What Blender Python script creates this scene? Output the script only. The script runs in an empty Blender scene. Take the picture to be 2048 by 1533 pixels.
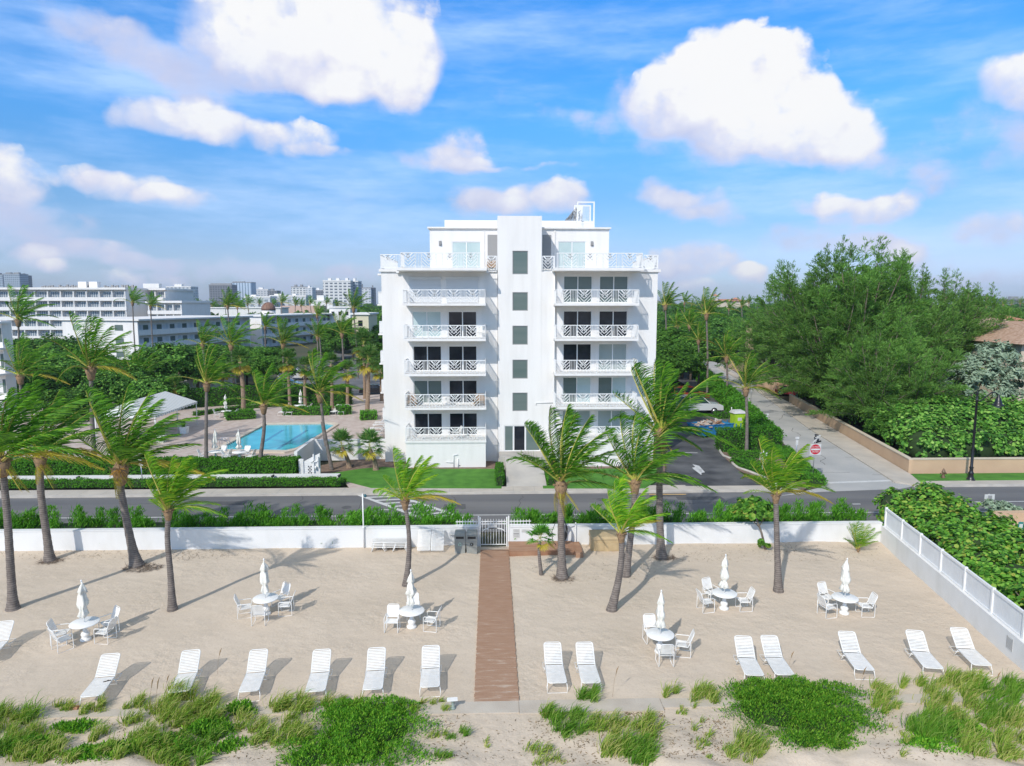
import bpy, math, random
import numpy as np
from mathutils import Vector, Matrix

C = bpy.context.scene.collection
SC = bpy.context.scene
R = math.radians

# ------------------------------------------------------------------ camera
CAM_F, CAM_CX, CAM_CY, CAM_H = 1365.0, 1024.0, 766.5, 13.3
CAM_P, CAM_Y = R(6.75), R(1.72)
cd = bpy.data.cameras.new('camera'); co = bpy.data.objects.new('camera', cd); C.objects.link(co)
cd.sensor_fit = 'HORIZONTAL'; cd.sensor_width = 36.0; cd.lens = 36.0 * CAM_F / 2048.0
cd.clip_start = 0.1; cd.clip_end = 20000
co.location = (0, 0, CAM_H); co.rotation_euler = (math.pi / 2 - CAM_P, 0, -CAM_Y)
SC.camera = co
SC.render.engine = 'CYCLES'
SC.cycles.transparent_max_bounces = 16
SC.cycles.max_bounces = 6
SC.view_settings.view_transform = 'Standard'; SC.view_settings.look = 'None'
SC.view_settings.exposure = 0.17; SC.view_settings.gamma = 1.0; SC.view_settings.use_curve_mapping = False

CAMF_ = Vector((math.sin(CAM_Y) * math.cos(CAM_P), math.cos(CAM_Y) * math.cos(CAM_P), -math.sin(CAM_P)))
CAMR_ = Vector((math.cos(CAM_Y), -math.sin(CAM_Y), 0)); CAMU_ = CAMR_.cross(CAMF_)
def ray(px, py):
    return CAMF_ + CAMR_ * ((px - CAM_CX) / CAM_F) + CAMU_ * (-(py - CAM_CY) / CAM_F)
def g(px, py, z=0.0):
    d = ray(px, py); t = (z - CAM_H) / d.z
    return Vector((d.x * t, d.y * t, z))
def at(px, py, Y):
    d = ray(px, py); t = Y / d.y
    return Vector((d.x * t, Y, CAM_H + d.z * t))

# ------------------------------------------------------------------ sun and sky
SUN_DIR = Vector((0.50, 0.86, -0.78)).normalized()          # the way the light travels
SUN_EL = math.asin(-SUN_DIR.z); SUN_ROT = math.atan2(-SUN_DIR.x, -SUN_DIR.y)
sd = bpy.data.lights.new('sun', 'SUN'); so = bpy.data.objects.new('sun', sd); C.objects.link(so)
sd.energy = 3.0; sd.angle = R(0.6); sd.color = (1.0, 0.955, 0.89)
so.rotation_euler = SUN_DIR.to_track_quat('-Z', 'Y').to_euler(); so.location = (0, 0, 60)

W = bpy.data.worlds.new('World'); SC.world = W; W.use_nodes = True
nt = W.node_tree; N = nt.nodes; L = nt.links
for n in list(N): N.remove(n)
wo = N.new('ShaderNodeOutputWorld'); bg = N.new('ShaderNodeBackground'); L.new(bg.outputs[0], wo.inputs[0])
bg.inputs[1].default_value = 0.185
sky = N.new('ShaderNodeTexSky'); sky.sky_type = 'NISHITA'; sky.sun_disc = False
sky.sun_elevation = SUN_EL; sky.sun_rotation = SUN_ROT; sky.air_density = 1.0; sky.dust_density = 0.6; sky.ozone_density = 2.0
def M(op, a, b=None, c=None, clamp=False):
    n = N.new('ShaderNodeMath'); n.operation = op; n.use_clamp = clamp
    for i, v in enumerate((a, b, c)):
        if v is None: continue
        if isinstance(v, (int, float)): n.inputs[i].default_value = v
        else: L.new(v, n.inputs[i])
    return n.outputs[0]
def mixc(f, a, b, bt='MIX'):
    n = N.new('ShaderNodeMix'); n.data_type = 'RGBA'; n.blend_type = bt
    for i, v in ((0, f), (6, a), (7, b)):
        if isinstance(v, (int, float)): n.inputs[i].default_value = v
        elif isinstance(v, tuple): n.inputs[i].default_value = v + (1,) if len(v) == 3 else v
        else: L.new(v, n.inputs[i])
    return n.outputs[2]
tc = N.new('ShaderNodeTexCoord')
def wnoise(scale, detail, rough, off, zs=1.0):
    mp = N.new('ShaderNodeMapping'); L.new(tc.outputs['Generated'], mp.inputs[0])
    mp.inputs['Location'].default_value = off; mp.inputs['Scale'].default_value = (1, 1, zs)
    n = N.new('ShaderNodeTexNoise'); L.new(mp.outputs[0], n.inputs['Vector'])
    n.inputs['Scale'].default_value = scale; n.inputs['Detail'].default_value = detail; n.inputs['Roughness'].default_value = rough
    return n
sep = N.new('ShaderNodeSeparateXYZ'); L.new(tc.outputs['Generated'], sep.inputs[0])
az = M('ARCTAN2', sep.outputs[0], sep.outputs[1]); el = M('ARCSINE', sep.outputs[2])
nw = wnoise(7.0, 3, 0.55, (3.1, 1.7, 0.2)); nf = wnoise(17.0, 10, 0.60, (0.4, 8.2, 5.0), 1.2); nf2 = wnoise(17.0, 4, 0.55, (0.412, 8.2, 4.97), 1.2)
def wvor(scale, off):
    mp = N.new('ShaderNodeMapping'); L.new(tc.outputs['Generated'], mp.inputs[0]); mp.inputs['Location'].default_value = off
    mxv = N.new('ShaderNodeMix'); mxv.data_type = 'RGBA'; mxv.blend_type = 'ADD'; mxv.inputs[0].default_value = 0.045; L.new(mp.outputs[0], mxv.inputs[6]); L.new(nf.outputs['Color'], mxv.inputs[7])
    v = N.new('ShaderNodeTexVoronoi'); v.feature = 'SMOOTH_F1'; v.inputs['Smoothness'].default_value = 0.35; v.inputs['Scale'].default_value = scale; L.new(mxv.outputs[2], v.inputs['Vector']); return v.outputs['Distance']
v1 = wvor(17.0, (0.3, 0.1, 0.7)); v2 = wvor(42.0, (0.9, 0.4, 0.2))
sw = N.new('ShaderNodeSeparateColor'); L.new(nw.outputs['Color'], sw.inputs[0])
az2 = M('MULTIPLY_ADD', M('SUBTRACT', sw.outputs[0], 0.5), 0.10, az)
el2 = M('MULTIPLY_ADD', M('SUBTRACT', sw.outputs[1], 0.5), 0.07, el)
# (px, py, rx, ry, strength, brightness): cumulus puffs, laid out as directions on the sky
CL = [(640,40,190,120,1.25,1.0),(540,20,130,80,1.1,1.0),(735,125,140,78,1.1,.98),(810,130,70,75,1.0,.95),(600,130,120,60,.75,.85),
 (250,85,110,38,.42,.55),(130,48,50,26,.4,.55),(400,115,140,55,.55,.62),(480,160,120,40,.45,.55),
 (295,222,62,38,.62,.8),(385,235,85,45,.75,.88),(460,268,90,32,.65,.85),(570,285,66,34,.72,.92),(640,310,50,12,.4,.7),
 (170,345,48,22,.6,.85),(250,370,75,26,.75,.9),(340,398,66,27,.75,.92),
 (8,345,60,42,.85,.92),(-10,395,90,40,.5,.6),(20,465,115,45,.45,.55),(215,512,75,22,.5,.68),(300,530,50,16,.35,.6),(70,535,50,22,.45,.85),(130,550,30,12,.4,.9),(260,565,30,18,.5,.9),(330,560,50,14,.4,.8),(430,530,90,24,.35,.5),(560,550,120,22,.35,.5),(720,545,60,20,.4,.7),
 (915,290,52,38,.7,.88),(880,318,95,26,.6,.8),(960,330,50,18,.5,.75),(1080,332,120,7,.35,.8),
 (985,398,80,28,.6,.72),(1070,395,90,34,.75,.85),(1135,395,50,34,.7,.82),
 (1470,120,95,68,1.25,1.0),(1555,118,62,52,1.1,1.0),(1390,165,85,60,1.1,1.0),(1460,215,175,75,1.2,1.0),(1600,235,110,62,1.1,1.0),(1690,275,88,52,.95,.93),(1320,215,80,60,.8,.9),(1570,295,150,36,.8,.85),(1225,215,55,50,.42,.6),(1300,270,60,30,.4,.55),(1380,300,110,35,.35,.4),
 (1115,212,55,20,.42,.65),(1150,230,22,22,.35,.6),
 (1320,392,60,24,.5,.72),(1380,405,75,30,.6,.75),(1440,430,75,26,.6,.78),
 (1650,405,48,18,.6,.85),(1720,418,85,24,.68,.88),(1775,415,60,26,.7,.9),
 (2030,165,50,42,.85,.95),(2020,225,80,60,.5,.62),(2050,300,80,40,.5,.62),
 (1820,325,70,28,.48,.7),(1870,365,50,26,.4,.65),(1650,470,120,30,.4,.58),(1760,490,90,22,.5,.8),(1850,520,80,30,.4,.7),(1390,522,70,30,.55,.78),(1495,540,38,18,.6,.92),(1390,575,60,14,.5,.9),(2020,460,60,30,.4,.7),(1330,550,60,20,.4,.5),(1950,560,90,20,.4,.6)]
fld = None; bri = None; ups = None
for (px, py, rx, ry, st, br) in CL:
    if py > 440: st *= 1.45; ry *= 1.15
    d = ray(px, py).normalized(); a0 = math.atan2(d.x, d.y); e0 = math.asin(d.z)
    k = 1.0 / CAM_F
    du = M('MULTIPLY', M('SUBTRACT', az2, a0), 1 / (rx * 1.2 * k)); dv = M('MULTIPLY', M('SUBTRACT', el2, e0), 1 / (ry * 1.15 * k))
    r2 = M('ADD', M('MULTIPLY', du, du), M('MULTIPLY', dv, dv))
    f = M('MULTIPLY', M('SUBTRACT', 1.0, r2, clamp=True), st)
    s = M('MULTIPLY', f, br); u_ = M('MULTIPLY', f, M('MAXIMUM', M('MINIMUM', dv, 1.0), -1.0))
    fld = f if fld is None else M('ADD', fld, f); bri = s if bri is None else M('ADD', bri, s); ups = u_ if ups is None else M('ADD', ups, u_)
inv = M('DIVIDE', 1.0, M('MAXIMUM', fld, 0.001)); shade = M('MULTIPLY', bri, inv); upn = M('MULTIPLY', ups, inv)      # upn: -1 at a cloud's base, +1 at its top
nz = M('SUBTRACT', nf.outputs['Fac'], 0.5); relief = M('SUBTRACT', nf.outputs['Fac'], nf2.outputs['Fac'])
bil = M('ADD', M('MULTIPLY', M('SUBTRACT', 0.42, v1), 0.75), M('MULTIPLY', M('SUBTRACT', 0.42, v2), 0.42))
dens = M('ADD', M('MULTIPLY_ADD', nz, 1.4, M('MULTIPLY_ADD', M('MINIMUM', fld, 1.0), 1.0, 0.10)), bil)
a1 = N.new('ShaderNodeMapRange'); a1.interpolation_type = 'SMOOTHSTEP'; L.new(dens, a1.inputs[0])
a1.inputs[1].default_value = 0.20
wdt = M('MULTIPLY_ADD', M('MULTIPLY_ADD', upn, -0.5, 0.5, clamp=True), 0.75, 0.30)                                      # crisp tops, dissolving bases
L.new(M('ADD', M('MULTIPLY_ADD', M('SUBTRACT', 1.0, shade), 0.9, wdt), 0.20), a1.inputs[2])
wisp = wnoise(3.0, 6, 0.6, (9.0, 2.0, 1.0), 5.0)
a2 = N.new('ShaderNodeMapRange'); a2.interpolation_type = 'SMOOTHSTEP'; L.new(wisp.outputs['Fac'], a2.inputs[0])
a2.inputs[1].default_value = 0.40; a2.inputs[2].default_value = 0.80; a2.inputs[4].default_value = 0.65
# sky colour: the atmosphere, deeper blue higher up; its unseen top brightened and warmed as fill
hz = N.new('ShaderNodeMapRange'); L.new(el, hz.inputs[0]); hz.inputs[1].default_value = 0.0; hz.inputs[2].default_value = 0.8
tint = N.new('ShaderNodeValToRGB'); L.new(hz.outputs[0], tint.inputs[0])
SKYRAMP = [(0.0, (0.40,0.48,0.76)), (0.09, (0.40,0.48,0.69)), (0.18, (0.29,0.49,0.70)), (0.3, (0.25,0.62,0.94)), (0.5, (0.19,0.68,1.12)), (0.72, (0.95,0.9,0.78)), (1.0, (1.65,1.25,0.82))]
tint.color_ramp.elements[0].color = SKYRAMP[0][1] + (1,); tint.color_ramp.elements[1].color = SKYRAMP[-1][1] + (1,)
for p_, c_ in SKYRAMP[1:-1]: e_ = tint.color_ramp.elements.new(p_); e_.color = c_ + (1,)
skyc = mixc(1.0, sky.outputs[0], tint.outputs[0], 'MULTIPLY')
skyw = mixc(a2.outputs[0], skyc, (3.4, 4.4, 6.2))
cr = N.new('ShaderNodeValToRGB'); L.new(M('ADD', M('MULTIPLY_ADD', relief, 0.55, M('MULTIPLY_ADD', bil, 0.28, shade)), M('MULTIPLY_ADD', upn, 0.20, M('MULTIPLY_ADD', M('MINIMUM', fld, 1.2), 0.22, -0.16))), cr.inputs[0])
cr.color_ramp.elements[0].position = 0.3; cr.color_ramp.elements[0].color = (0.44, 0.52, 0.80, 1)
cr.color_ramp.elements[1].position = 1.0; cr.color_ramp.elements[1].color = (1.0, 1.0, 1.0, 1)
e_ = cr.color_ramp.elements.new(0.62); e_.color = (0.62, 0.64, 0.84, 1)
e_ = cr.color_ramp.elements.new(0.85); e_.color = (0.84, 0.84, 0.95, 1)
cb = mixc(1.0, cr.outputs[0], (4.75, 4.75, 4.75), 'MULTIPLY')
opac = M('MULTIPLY', a1.outputs[0], M('MULTIPLY_ADD', shade, 0.75, 0.22, clamp=True))
a3 = N.new('ShaderNodeMapRange'); a3.interpolation_type = 'SMOOTHSTEP'; L.new(M('MULTIPLY_ADD', nz, 1.1, M('MULTIPLY_ADD', bil, 0.25, fld)), a3.inputs[0]); a3.inputs[1].default_value = 0.08; a3.inputs[2].default_value = 0.75; a3.inputs[4].default_value = 0.62
skyw = mixc(a3.outputs[0], skyw, (3.35, 3.65, 4.75))          # the thin veil round each cloud
fin = mixc(opac, skyw, cb)
L.new(fin, bg.inputs[0])
W.cycles.sampling_method = 'MANUAL'; W.cycles.sample_map_resolution = 512

# ------------------------------------------------------------------ helpers
class MB:
    """collects shapes; build() links them as ONE mesh object"""
    def __init__(s): s.v = []; s.f = []; s.m = []; s.sm = []
    def add(s, vs, fs, mi=0, smooth=False):
        o = len(s.v); s.v += [tuple(v) for v in vs]
        for f in fs: s.f.append([i + o for i in f]); s.m.append(mi); s.sm.append(smooth)
    def box(s, x0, x1, y0, y1, z0, z1, mi=0):
        s.add([(x0,y0,z0),(x1,y0,z0),(x1,y1,z0),(x0,y1,z0),(x0,y0,z1),(x1,y0,z1),(x1,y1,z1),(x0,y1,z1)],
              [(0,3,2,1),(4,5,6,7),(0,1,5,4),(1,2,6,5),(2,3,7,6),(3,0,4,7)], mi)
    def obox(s, c, size, rz=0, mi=0, M4=None):
        x, y, z = size[0] / 2, size[1] / 2, size[2] / 2
        m = M4 or (Matrix.Translation(Vector(c)) @ Matrix.Rotation(rz, 4, 'Z'))
        p = [m @ Vector(q) for q in ((-x,-y,-z),(x,-y,-z),(x,y,-z),(-x,y,-z),(-x,-y,z),(x,-y,z),(x,y,z),(-x,y,z))]
        s.add(p, [(0,3,2,1),(4,5,6,7),(0,1,5,4),(1,2,6,5),(2,3,7,6),(3,0,4,7)], mi)
    def bar(s, a, b, w, mi=0, h=None):
        a = Vector(a); b = Vector(b); d = b - a; ln = d.length
        if ln < 1e-6: return
        q = d.to_track_quat('X', 'Z'); m = Matrix.Translation((a + b) / 2) @ q.to_matrix().to_4x4()
        s.obox(None, (ln, w, h or w), 0, mi, m)
    def tube(s, pts, rad, n=6, mi=0, cap=True, closed=False):
        pts = [Vector(p) for p in pts]; k = len(pts)
        if not isinstance(rad, (list, tuple)): rad = [rad] * k
        up = Vector((0, 0, 1)); vs = []; ref = None
        for i, p in enumerate(pts):
            if closed: d = pts[(i + 1) % k] - pts[i - 1]
            else: d = pts[min(i + 1, k - 1)] - pts[max(i - 1, 0)]
            d.normalize()
            if ref is None: ref = d.cross(up) if abs(d.z) < 0.95 else d.cross(Vector((1, 0, 0)))
            ref = (ref - d * ref.dot(d)).normalized(); b = d.cross(ref)
            for j in range(n):
                a = 2 * math.pi * j / n; vs.append(p + (ref * math.cos(a) + b * math.sin(a)) * rad[i])
        fs = []
        for i in range(k if closed else k - 1):
            i2 = (i + 1) % k
            for j in range(n): fs.append((i*n+j, i*n+(j+1)%n, i2*n+(j+1)%n, i2*n+j))
        if cap and not closed: fs += [tuple(range(n))[::-1], tuple((k-1)*n + j for j in range(n))]
        s.add(vs, fs, mi, True)
    def lathe(s, prof, c=(0,0,0), n=16, mi=0, smooth=True):
        vs = []
        for r, z in prof:
            for j in range(n):
                a = 2*math.pi*j/n; vs.append((c[0]+r*math.cos(a), c[1]+r*math.sin(a), c[2]+z))
        fs = [(i*n+j, i*n+(j+1)%n, (i+1)*n+(j+1)%n, (i+1)*n+j) for i in range(len(prof)-1) for j in range(n)]
        fs += [tuple(range(n))[::-1], tuple((len(prof)-1)*n+j for j in range(n))]
        s.add(vs, fs, mi, smooth)
    def prism(s, poly, z0, z1, mi=0):
        k = len(poly); a = sum(poly[i][0]*poly[(i+1)%k][1]-poly[(i+1)%k][0]*poly[i][1] for i in range(k))
        if a < 0: poly = poly[::-1]
        s.add([(p[0],p[1],z0) for p in poly]+[(p[0],p[1],z1) for p in poly],
              [tuple(range(k))[::-1], tuple(range(k,2*k))]+[(i,(i+1)%k,k+(i+1)%k,k+i) for i in range(k)], mi)
    def build(s, name, mats, parent=None, loc=None):
        me = bpy.data.meshes.new(name); me.from_pydata(s.v, [], s.f)
        me.polygons.foreach_set('material_index', s.m); me.polygons.foreach_set('use_smooth', s.sm)
        for m in (mats if isinstance(mats, (list, tuple)) else [mats]): me.materials.append(m)
        o = bpy.data.objects.new(name, me); C.objects.link(o)
        if parent is not None: o.parent = parent
        if loc is not None: o.location = loc
        return o

def tag(o, label=None, cat=None, group=None, kind=None):
    if label: o['label'] = label
    if cat: o['category'] = cat
    if group: o['group'] = group
    if kind: o['kind'] = kind
    return o
def empty(name, loc=(0,0,0), rz=0, **k):
    o = bpy.data.objects.new(name, None); C.objects.link(o); o.location = loc; o.rotation_euler = (0, 0, rz)
    o.empty_display_size = 0.1
    return tag(o, **k)
def copy_tree(o, parent=None):
    c = o.copy(); C.objects.link(c)
    if parent is not None: c.parent = parent
    for ch in list(o.children): copy_tree(ch, c)
    return c
def fast(name, v, f, mats, mi=None, parent=None, smooth=False):
    """link a mesh made of numpy arrays: v (n,3), f (m,k)"""
    me = bpy.data.meshes.new(name); n = len(v); m, k = f.shape
    me.vertices.add(n); me.vertices.foreach_set('co', v.astype(np.float32).ravel())
    me.loops.add(m*k); me.loops.foreach_set('vertex_index', f.astype(np.int32).ravel())
    me.polygons.add(m); me.polygons.foreach_set('loop_start', np.arange(0, m*k, k, dtype=np.int32))
    if mi is not None: me.polygons.foreach_set('material_index', mi.astype(np.int32))
    me.update(calc_edges=True)
    if smooth: me.polygons.foreach_set('use_smooth', np.ones(m, bool))
    for x in (mats if isinstance(mats, (list, tuple)) else [mats]): me.materials.append(x)
    o = bpy.data.objects.new(name, me); C.objects.link(o)
    if parent is not None: o.parent = parent
    return o

# ------------------------------------------------------------------ materials
def mat(name, col, rough=0.7, col2=None, ns=2.0, bump=0.0, bs=30.0, metal=0.0, spec=0.4, contrast=(0.35, 0.65), detail=5, trans=0.0, stretch=(1,1,1), coat=0.0):
    m = bpy.data.materials.new(name); m.use_nodes = True; t = m.node_tree; n = t.nodes; l = t.links
    b = n['Principled BSDF']; b.inputs['Base Color'].default_value = col + (1,)
    b.inputs['Roughness'].default_value = rough; b.inputs['Metallic'].default_value = metal; b.inputs['Specular IOR Level'].default_value = spec
    if coat: b.inputs['Coat Weight'].default_value = coat
    co_ = n.new('ShaderNodeTexCoord'); mp = n.new('ShaderNodeMapping'); l.new(co_.outputs['Object'], mp.inputs[0]); mp.inputs['Scale'].default_value = stretch
    if col2:
        tx = n.new('ShaderNodeTexNoise'); tx.inputs['Scale'].default_value = ns; tx.inputs['Detail'].default_value = detail; l.new(mp.outputs[0], tx.inputs['Vector'])
        r_ = n.new('ShaderNodeValToRGB'); l.new(tx.outputs['Fac'], r_.inputs[0])
        r_.color_ramp.elements[0].position = contrast[0]; r_.color_ramp.elements[1].position = contrast[1]
        r_.color_ramp.elements[0].color = col + (1,); r_.color_ramp.elements[1].color = col2 + (1,)
        l.new(r_.outputs[0], b.inputs['Base Color'])
    if bump:
        tb = n.new('ShaderNodeTexNoise'); tb.inputs['Scale'].default_value = bs; tb.inputs['Detail'].default_value = 4; l.new(mp.outputs[0], tb.inputs['Vector'])
        bu = n.new('ShaderNodeBump'); bu.inputs['Strength'].default_value = bump; bu.inputs['Distance'].default_value = 0.05
        l.new(tb.outputs['Fac'], bu.inputs['Height']); l.new(bu.outputs[0], b.inputs['Normal'])
    return m
def leafmat(name, cols, trans=0.35, rough=0.5, spec=0.35, gain=1.35):
    cols = [(c[0]*gain, c[1]*gain*1.05, c[2]*gain*0.9) for c in cols]
    """each leaf (mesh island) picks its own colour from cols; some light passes through"""
    spec = spec*0.35; rough = rough+.15
    m = bpy.data.materials.new(name); m.use_nodes = True; t = m.node_tree; n = t.nodes; l = t.links
    b = n['Principled BSDF']; out = n['Material Output']
    ge = n.new('ShaderNodeNewGeometry'); r_ = n.new('ShaderNodeValToRGB'); l.new(ge.outputs['Random Per Island'], r_.inputs[0])
    for i, c in enumerate(cols):
        p = i / max(1, len(cols) - 1)
        e = r_.color_ramp.elements[i] if i < 2 and len(cols) == 2 else (r_.color_ramp.elements[0] if i == 0 else (r_.color_ramp.elements[-1] if i == len(cols)-1 else r_.color_ramp.elements.new(p)))
        e.position = p; e.color = c + (1,)
    oi = n.new('ShaderNodeObjectInfo'); hs = n.new('ShaderNodeHueSaturation'); l.new(r_.outputs[0], hs.inputs['Color'])
    mr = n.new('ShaderNodeMapRange'); l.new(oi.outputs['Random'], mr.inputs[0]); mr.inputs[3].default_value = 0.82; mr.inputs[4].default_value = 1.2
    l.new(mr.outputs[0], hs.inputs['Value'])
    l.new(hs.outputs[0], b.inputs['Base Color']); b.inputs['Roughness'].default_value = rough; b.inputs['Specular IOR Level'].default_value = spec
    tr = n.new('ShaderNodeBsdfTranslucent'); mx = n.new('ShaderNodeMix'); mx.data_type = 'RGBA'; mx.blend_type = 'MULTIPLY'; mx.inputs[0].default_value = 1
    l.new(hs.outputs[0], mx.inputs[6]); mx.inputs[7].default_value = (1.25, 1.3, 0.6, 1); l.new(mx.outputs[2], tr.inputs[0])
    ms = n.new('ShaderNodeMixShader'); ms.inputs[0].default_value = trans
    l.new(b.outputs[0], ms.inputs[1]); l.new(tr.outputs[0], ms.inputs[2]); l.new(ms.outputs[0], out.inputs['Surface'])
    return m
WHITE = mat('white_stucco', (0.80,0.78,0.755), 0.8, (0.72,0.70,0.675), 1.3, 0.2, 60, contrast=(0.42,0.8), stretch=(1.3,1.3,0.16))
WALLW = mat('white_wall_paint', (0.74,0.74,0.73), 0.75, (0.63,0.625,0.60), 1.1, 0.2, 40, contrast=(0.45,0.85), stretch=(1,1,0.5))
TRIM = mat('white_trim', (0.80,0.80,0.79), 0.45)
PLASTIC = mat('white_furniture', (0.86,0.85,0.82), 0.35, (0.78,0.77,0.74), 6, spec=0.5)
STRAP = mat('vinyl_strap', (0.86,0.85,0.82), 0.4, (0.76,0.75,0.72), 5, spec=0.5)
CANVAS = mat('white_canvas', (0.84,0.82,0.75), 0.85, (0.72,0.70,0.63), 5, 0.3, 12)
STONE = mat('white_stone', (0.86,0.85,0.82), 0.6, (0.78,0.77,0.74), 6)
GLASSD = mat('dark_window_glass', (0.012,0.015,0.022), 0.04, (0.045,0.05,0.06), 0.5, spec=0.45, contrast=(0.45,0.7))
GLASSC = mat('curtained_glass', (0.30,0.36,0.35), 0.12, (0.36,0.41,0.40), 0.8, spec=0.5, stretch=(1,1,0.2))
GLASSG = mat('grey_green_glass', (0.11,0.155,0.145), 0.10, (0.14,0.18,0.17), 0.8, spec=0.5, stretch=(0.1,1,2))
GLASSL = mat('pale_aqua_glass', (0.42,0.53,0.53), 0.12, (0.50,0.60,0.59), 0.8, spec=0.5)
SHUT = mat('white_shutter', (0.60,0.62,0.63), 0.5, (0.65,0.66,0.67), 3, stretch=(0.1,1,9))
DGREY = mat('dark_grey_metal', (0.03,0.032,0.035), 0.4, metal=0.3)
MGREY = mat('mid_grey', (0.28,0.28,0.28), 0.6)
BLACK = mat('black_paint', (0.012,0.013,0.016), 0.35, spec=0.5)
CONC = mat('concrete', (0.50,0.47,0.42), 0.85, (0.40,0.38,0.35), 0.6, 0.15, 30)
KERB = mat('kerb_concrete', (0.56,0.52,0.46), 0.85, (0.44,0.41,0.37), 1.2, 0.15, 30)
PEACH = mat('peach_stucco', (0.60,0.42,0.27), 0.85, (0.54,0.37,0.24), 0.5, 0.2, 50)
CREAM = mat('cream_stucco', (0.62,0.54,0.42), 0.85, (0.56,0.48,0.37), 0.5, 0.2, 50)
WOODR = mat('brown_deck_board', (0.30,0.15,0.085), 0.7, (0.40,0.24,0.15), 1.2, 0.2, 10, stretch=(0.5,6,1))
TAN = mat('tan_plastic', (0.52,0.39,0.22), 0.6, (0.46,0.34,0.19), 3)
BINM = mat('grey_bin_plastic', (0.27,0.27,0.245), 0.6, (0.31,0.31,0.28), 5)
TYRE = mat('tyre_rubber', (0.015,0.015,0.015), 0.8)
RIM = mat('alloy_rim', (0.5,0.5,0.52), 0.3, metal=0.8)
# ================================================================== THE SETTING
def poly_px(name, pts, z, m, thick=0.0):
    mb = MB(); P = [g(x, y, z) for x, y in pts]
    mb.prism([(p.x, p.y) for p in P], z - max(thick, 0.02), z)
    return tag(mb.build(name, m), kind='structure')
def slab(name, x0, x1, y0, y1, z, m, thick=0.03):
    mb = MB(); mb.box(x0, x1, y0, y1, z - thick, z); return tag(mb.build(name, m), kind='structure')

GROUND = mat('ground_soil_and_grass', (0.035,0.06,0.022), 0.95, (0.10,0.09,0.055), 0.05)
mb = MB(); mb.add([(-3200,-150,-0.09),(3200,-150,-0.09),(3200,3400,-0.09),(-3200,3400,-0.09)], [(0,1,2,3)])
tag(mb.build('ground', GROUND), kind='structure')

# ---- sand, one displaced sheet: level terrace, hummocky dune in front of the kerb
def sandmat():
    m = bpy.data.materials.new('sand'); m.use_nodes = True; t = m.node_tree; n = t.nodes; l = t.links; b = n['Principled BSDF']
    b.inputs['Roughness'].default_value = 0.95; b.inputs['Specular IOR Level'].default_value = 0.1
    tcx = n.new('ShaderNodeTexCoord')
    def no(s, d, r=0.5):
        x = n.new('ShaderNodeTexNoise'); x.inputs['Scale'].default_value = s; x.inputs['Detail'].default_value = d; x.inputs['Roughness'].default_value = r; l.new(tcx.outputs['Object'], x.inputs['Vector']); return x
    a = no(0.25, 4); c = no(14, 6, 0.7)
    r1 = n.new('ShaderNodeValToRGB'); l.new(a.outputs['Fac'], r1.inputs[0])
    r1.color_ramp.elements[0].position = 0.3; r1.color_ramp.elements[0].color = (0.56,0.47,0.37,1); r1.color_ramp.elements[1].position = 0.7; r1.color_ramp.elements[1].color = (0.63,0.53,0.42,1)
    r2 = n.new('ShaderNodeValToRGB'); l.new(c.outputs['Fac'], r2.inputs[0])
    r2.color_ramp.elements[0].position = 0.25; r2.color_ramp.elements[0].color = (0.80,0.78,0.76,1); r2.color_ramp.elements[1].position = 0.5; r2.color_ramp.elements[1].color = (1,1,1,1)
    mx = n.new('ShaderNodeMix'); mx.data_type = 'RGBA'; mx.blend_type = 'MULTIPLY'; mx.inputs[0].default_value = 1; l.new(r1.outputs[0], mx.inputs[6]); l.new(r2.outputs[0], mx.inputs[7]); l.new(mx.outputs[2], b.inputs['Base Color'])
    v = n.new('ShaderNodeTexVoronoi'); v.inputs['Scale'].default_value = 3.4; v.feature = 'SMOOTH_F1'
    wv = no(2.0, 3); ad = n.new('ShaderNodeMix'); ad.data_type = 'RGBA'; ad.inputs[0].default_value = 0.12; l.new(tcx.outputs['Object'], ad.inputs[6]); l.new(wv.outputs['Color'], ad.inputs[7]); l.new(ad.outputs[2], v.inputs['Vector'])
    f = no(6, 5, 0.65)
    s1 = n.new('ShaderNodeMath'); s1.operation = 'MULTIPLY_ADD'; l.new(v.outputs['Distance'], s1.inputs[0]); s1.inputs[1].default_value = 0.8; l.new(f.outputs['Fac'], s1.inputs[2]); mk = no(0.35, 3); mr_ = n.new('ShaderNodeMapRange'); l.new(mk.outputs['Fac'], mr_.inputs[0]); mr_.inputs[1].default_value = .38; mr_.inputs[2].default_value = .62; mr_.inputs[3].default_value = .25; mr_.inputs[4].default_value = 1.3; s0 = s1; s1 = n.new('ShaderNodeMath'); s1.operation = 'MULTIPLY'; l.new(s0.outputs[0], s1.inputs[0]); l.new(mr_.outputs[0], s1.inputs[1])
    bu = n.new('ShaderNodeBump'); bu.inputs['Strength'].default_value = 0.5; bu.inputs['Distance'].default_value = 0.07; l.new(s1.outputs[0], bu.inputs['Height']); l.new(bu.outputs[0], b.inputs['Normal'])
    return m
SAND = sandmat()
from mathutils import noise as mnoise
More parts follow.
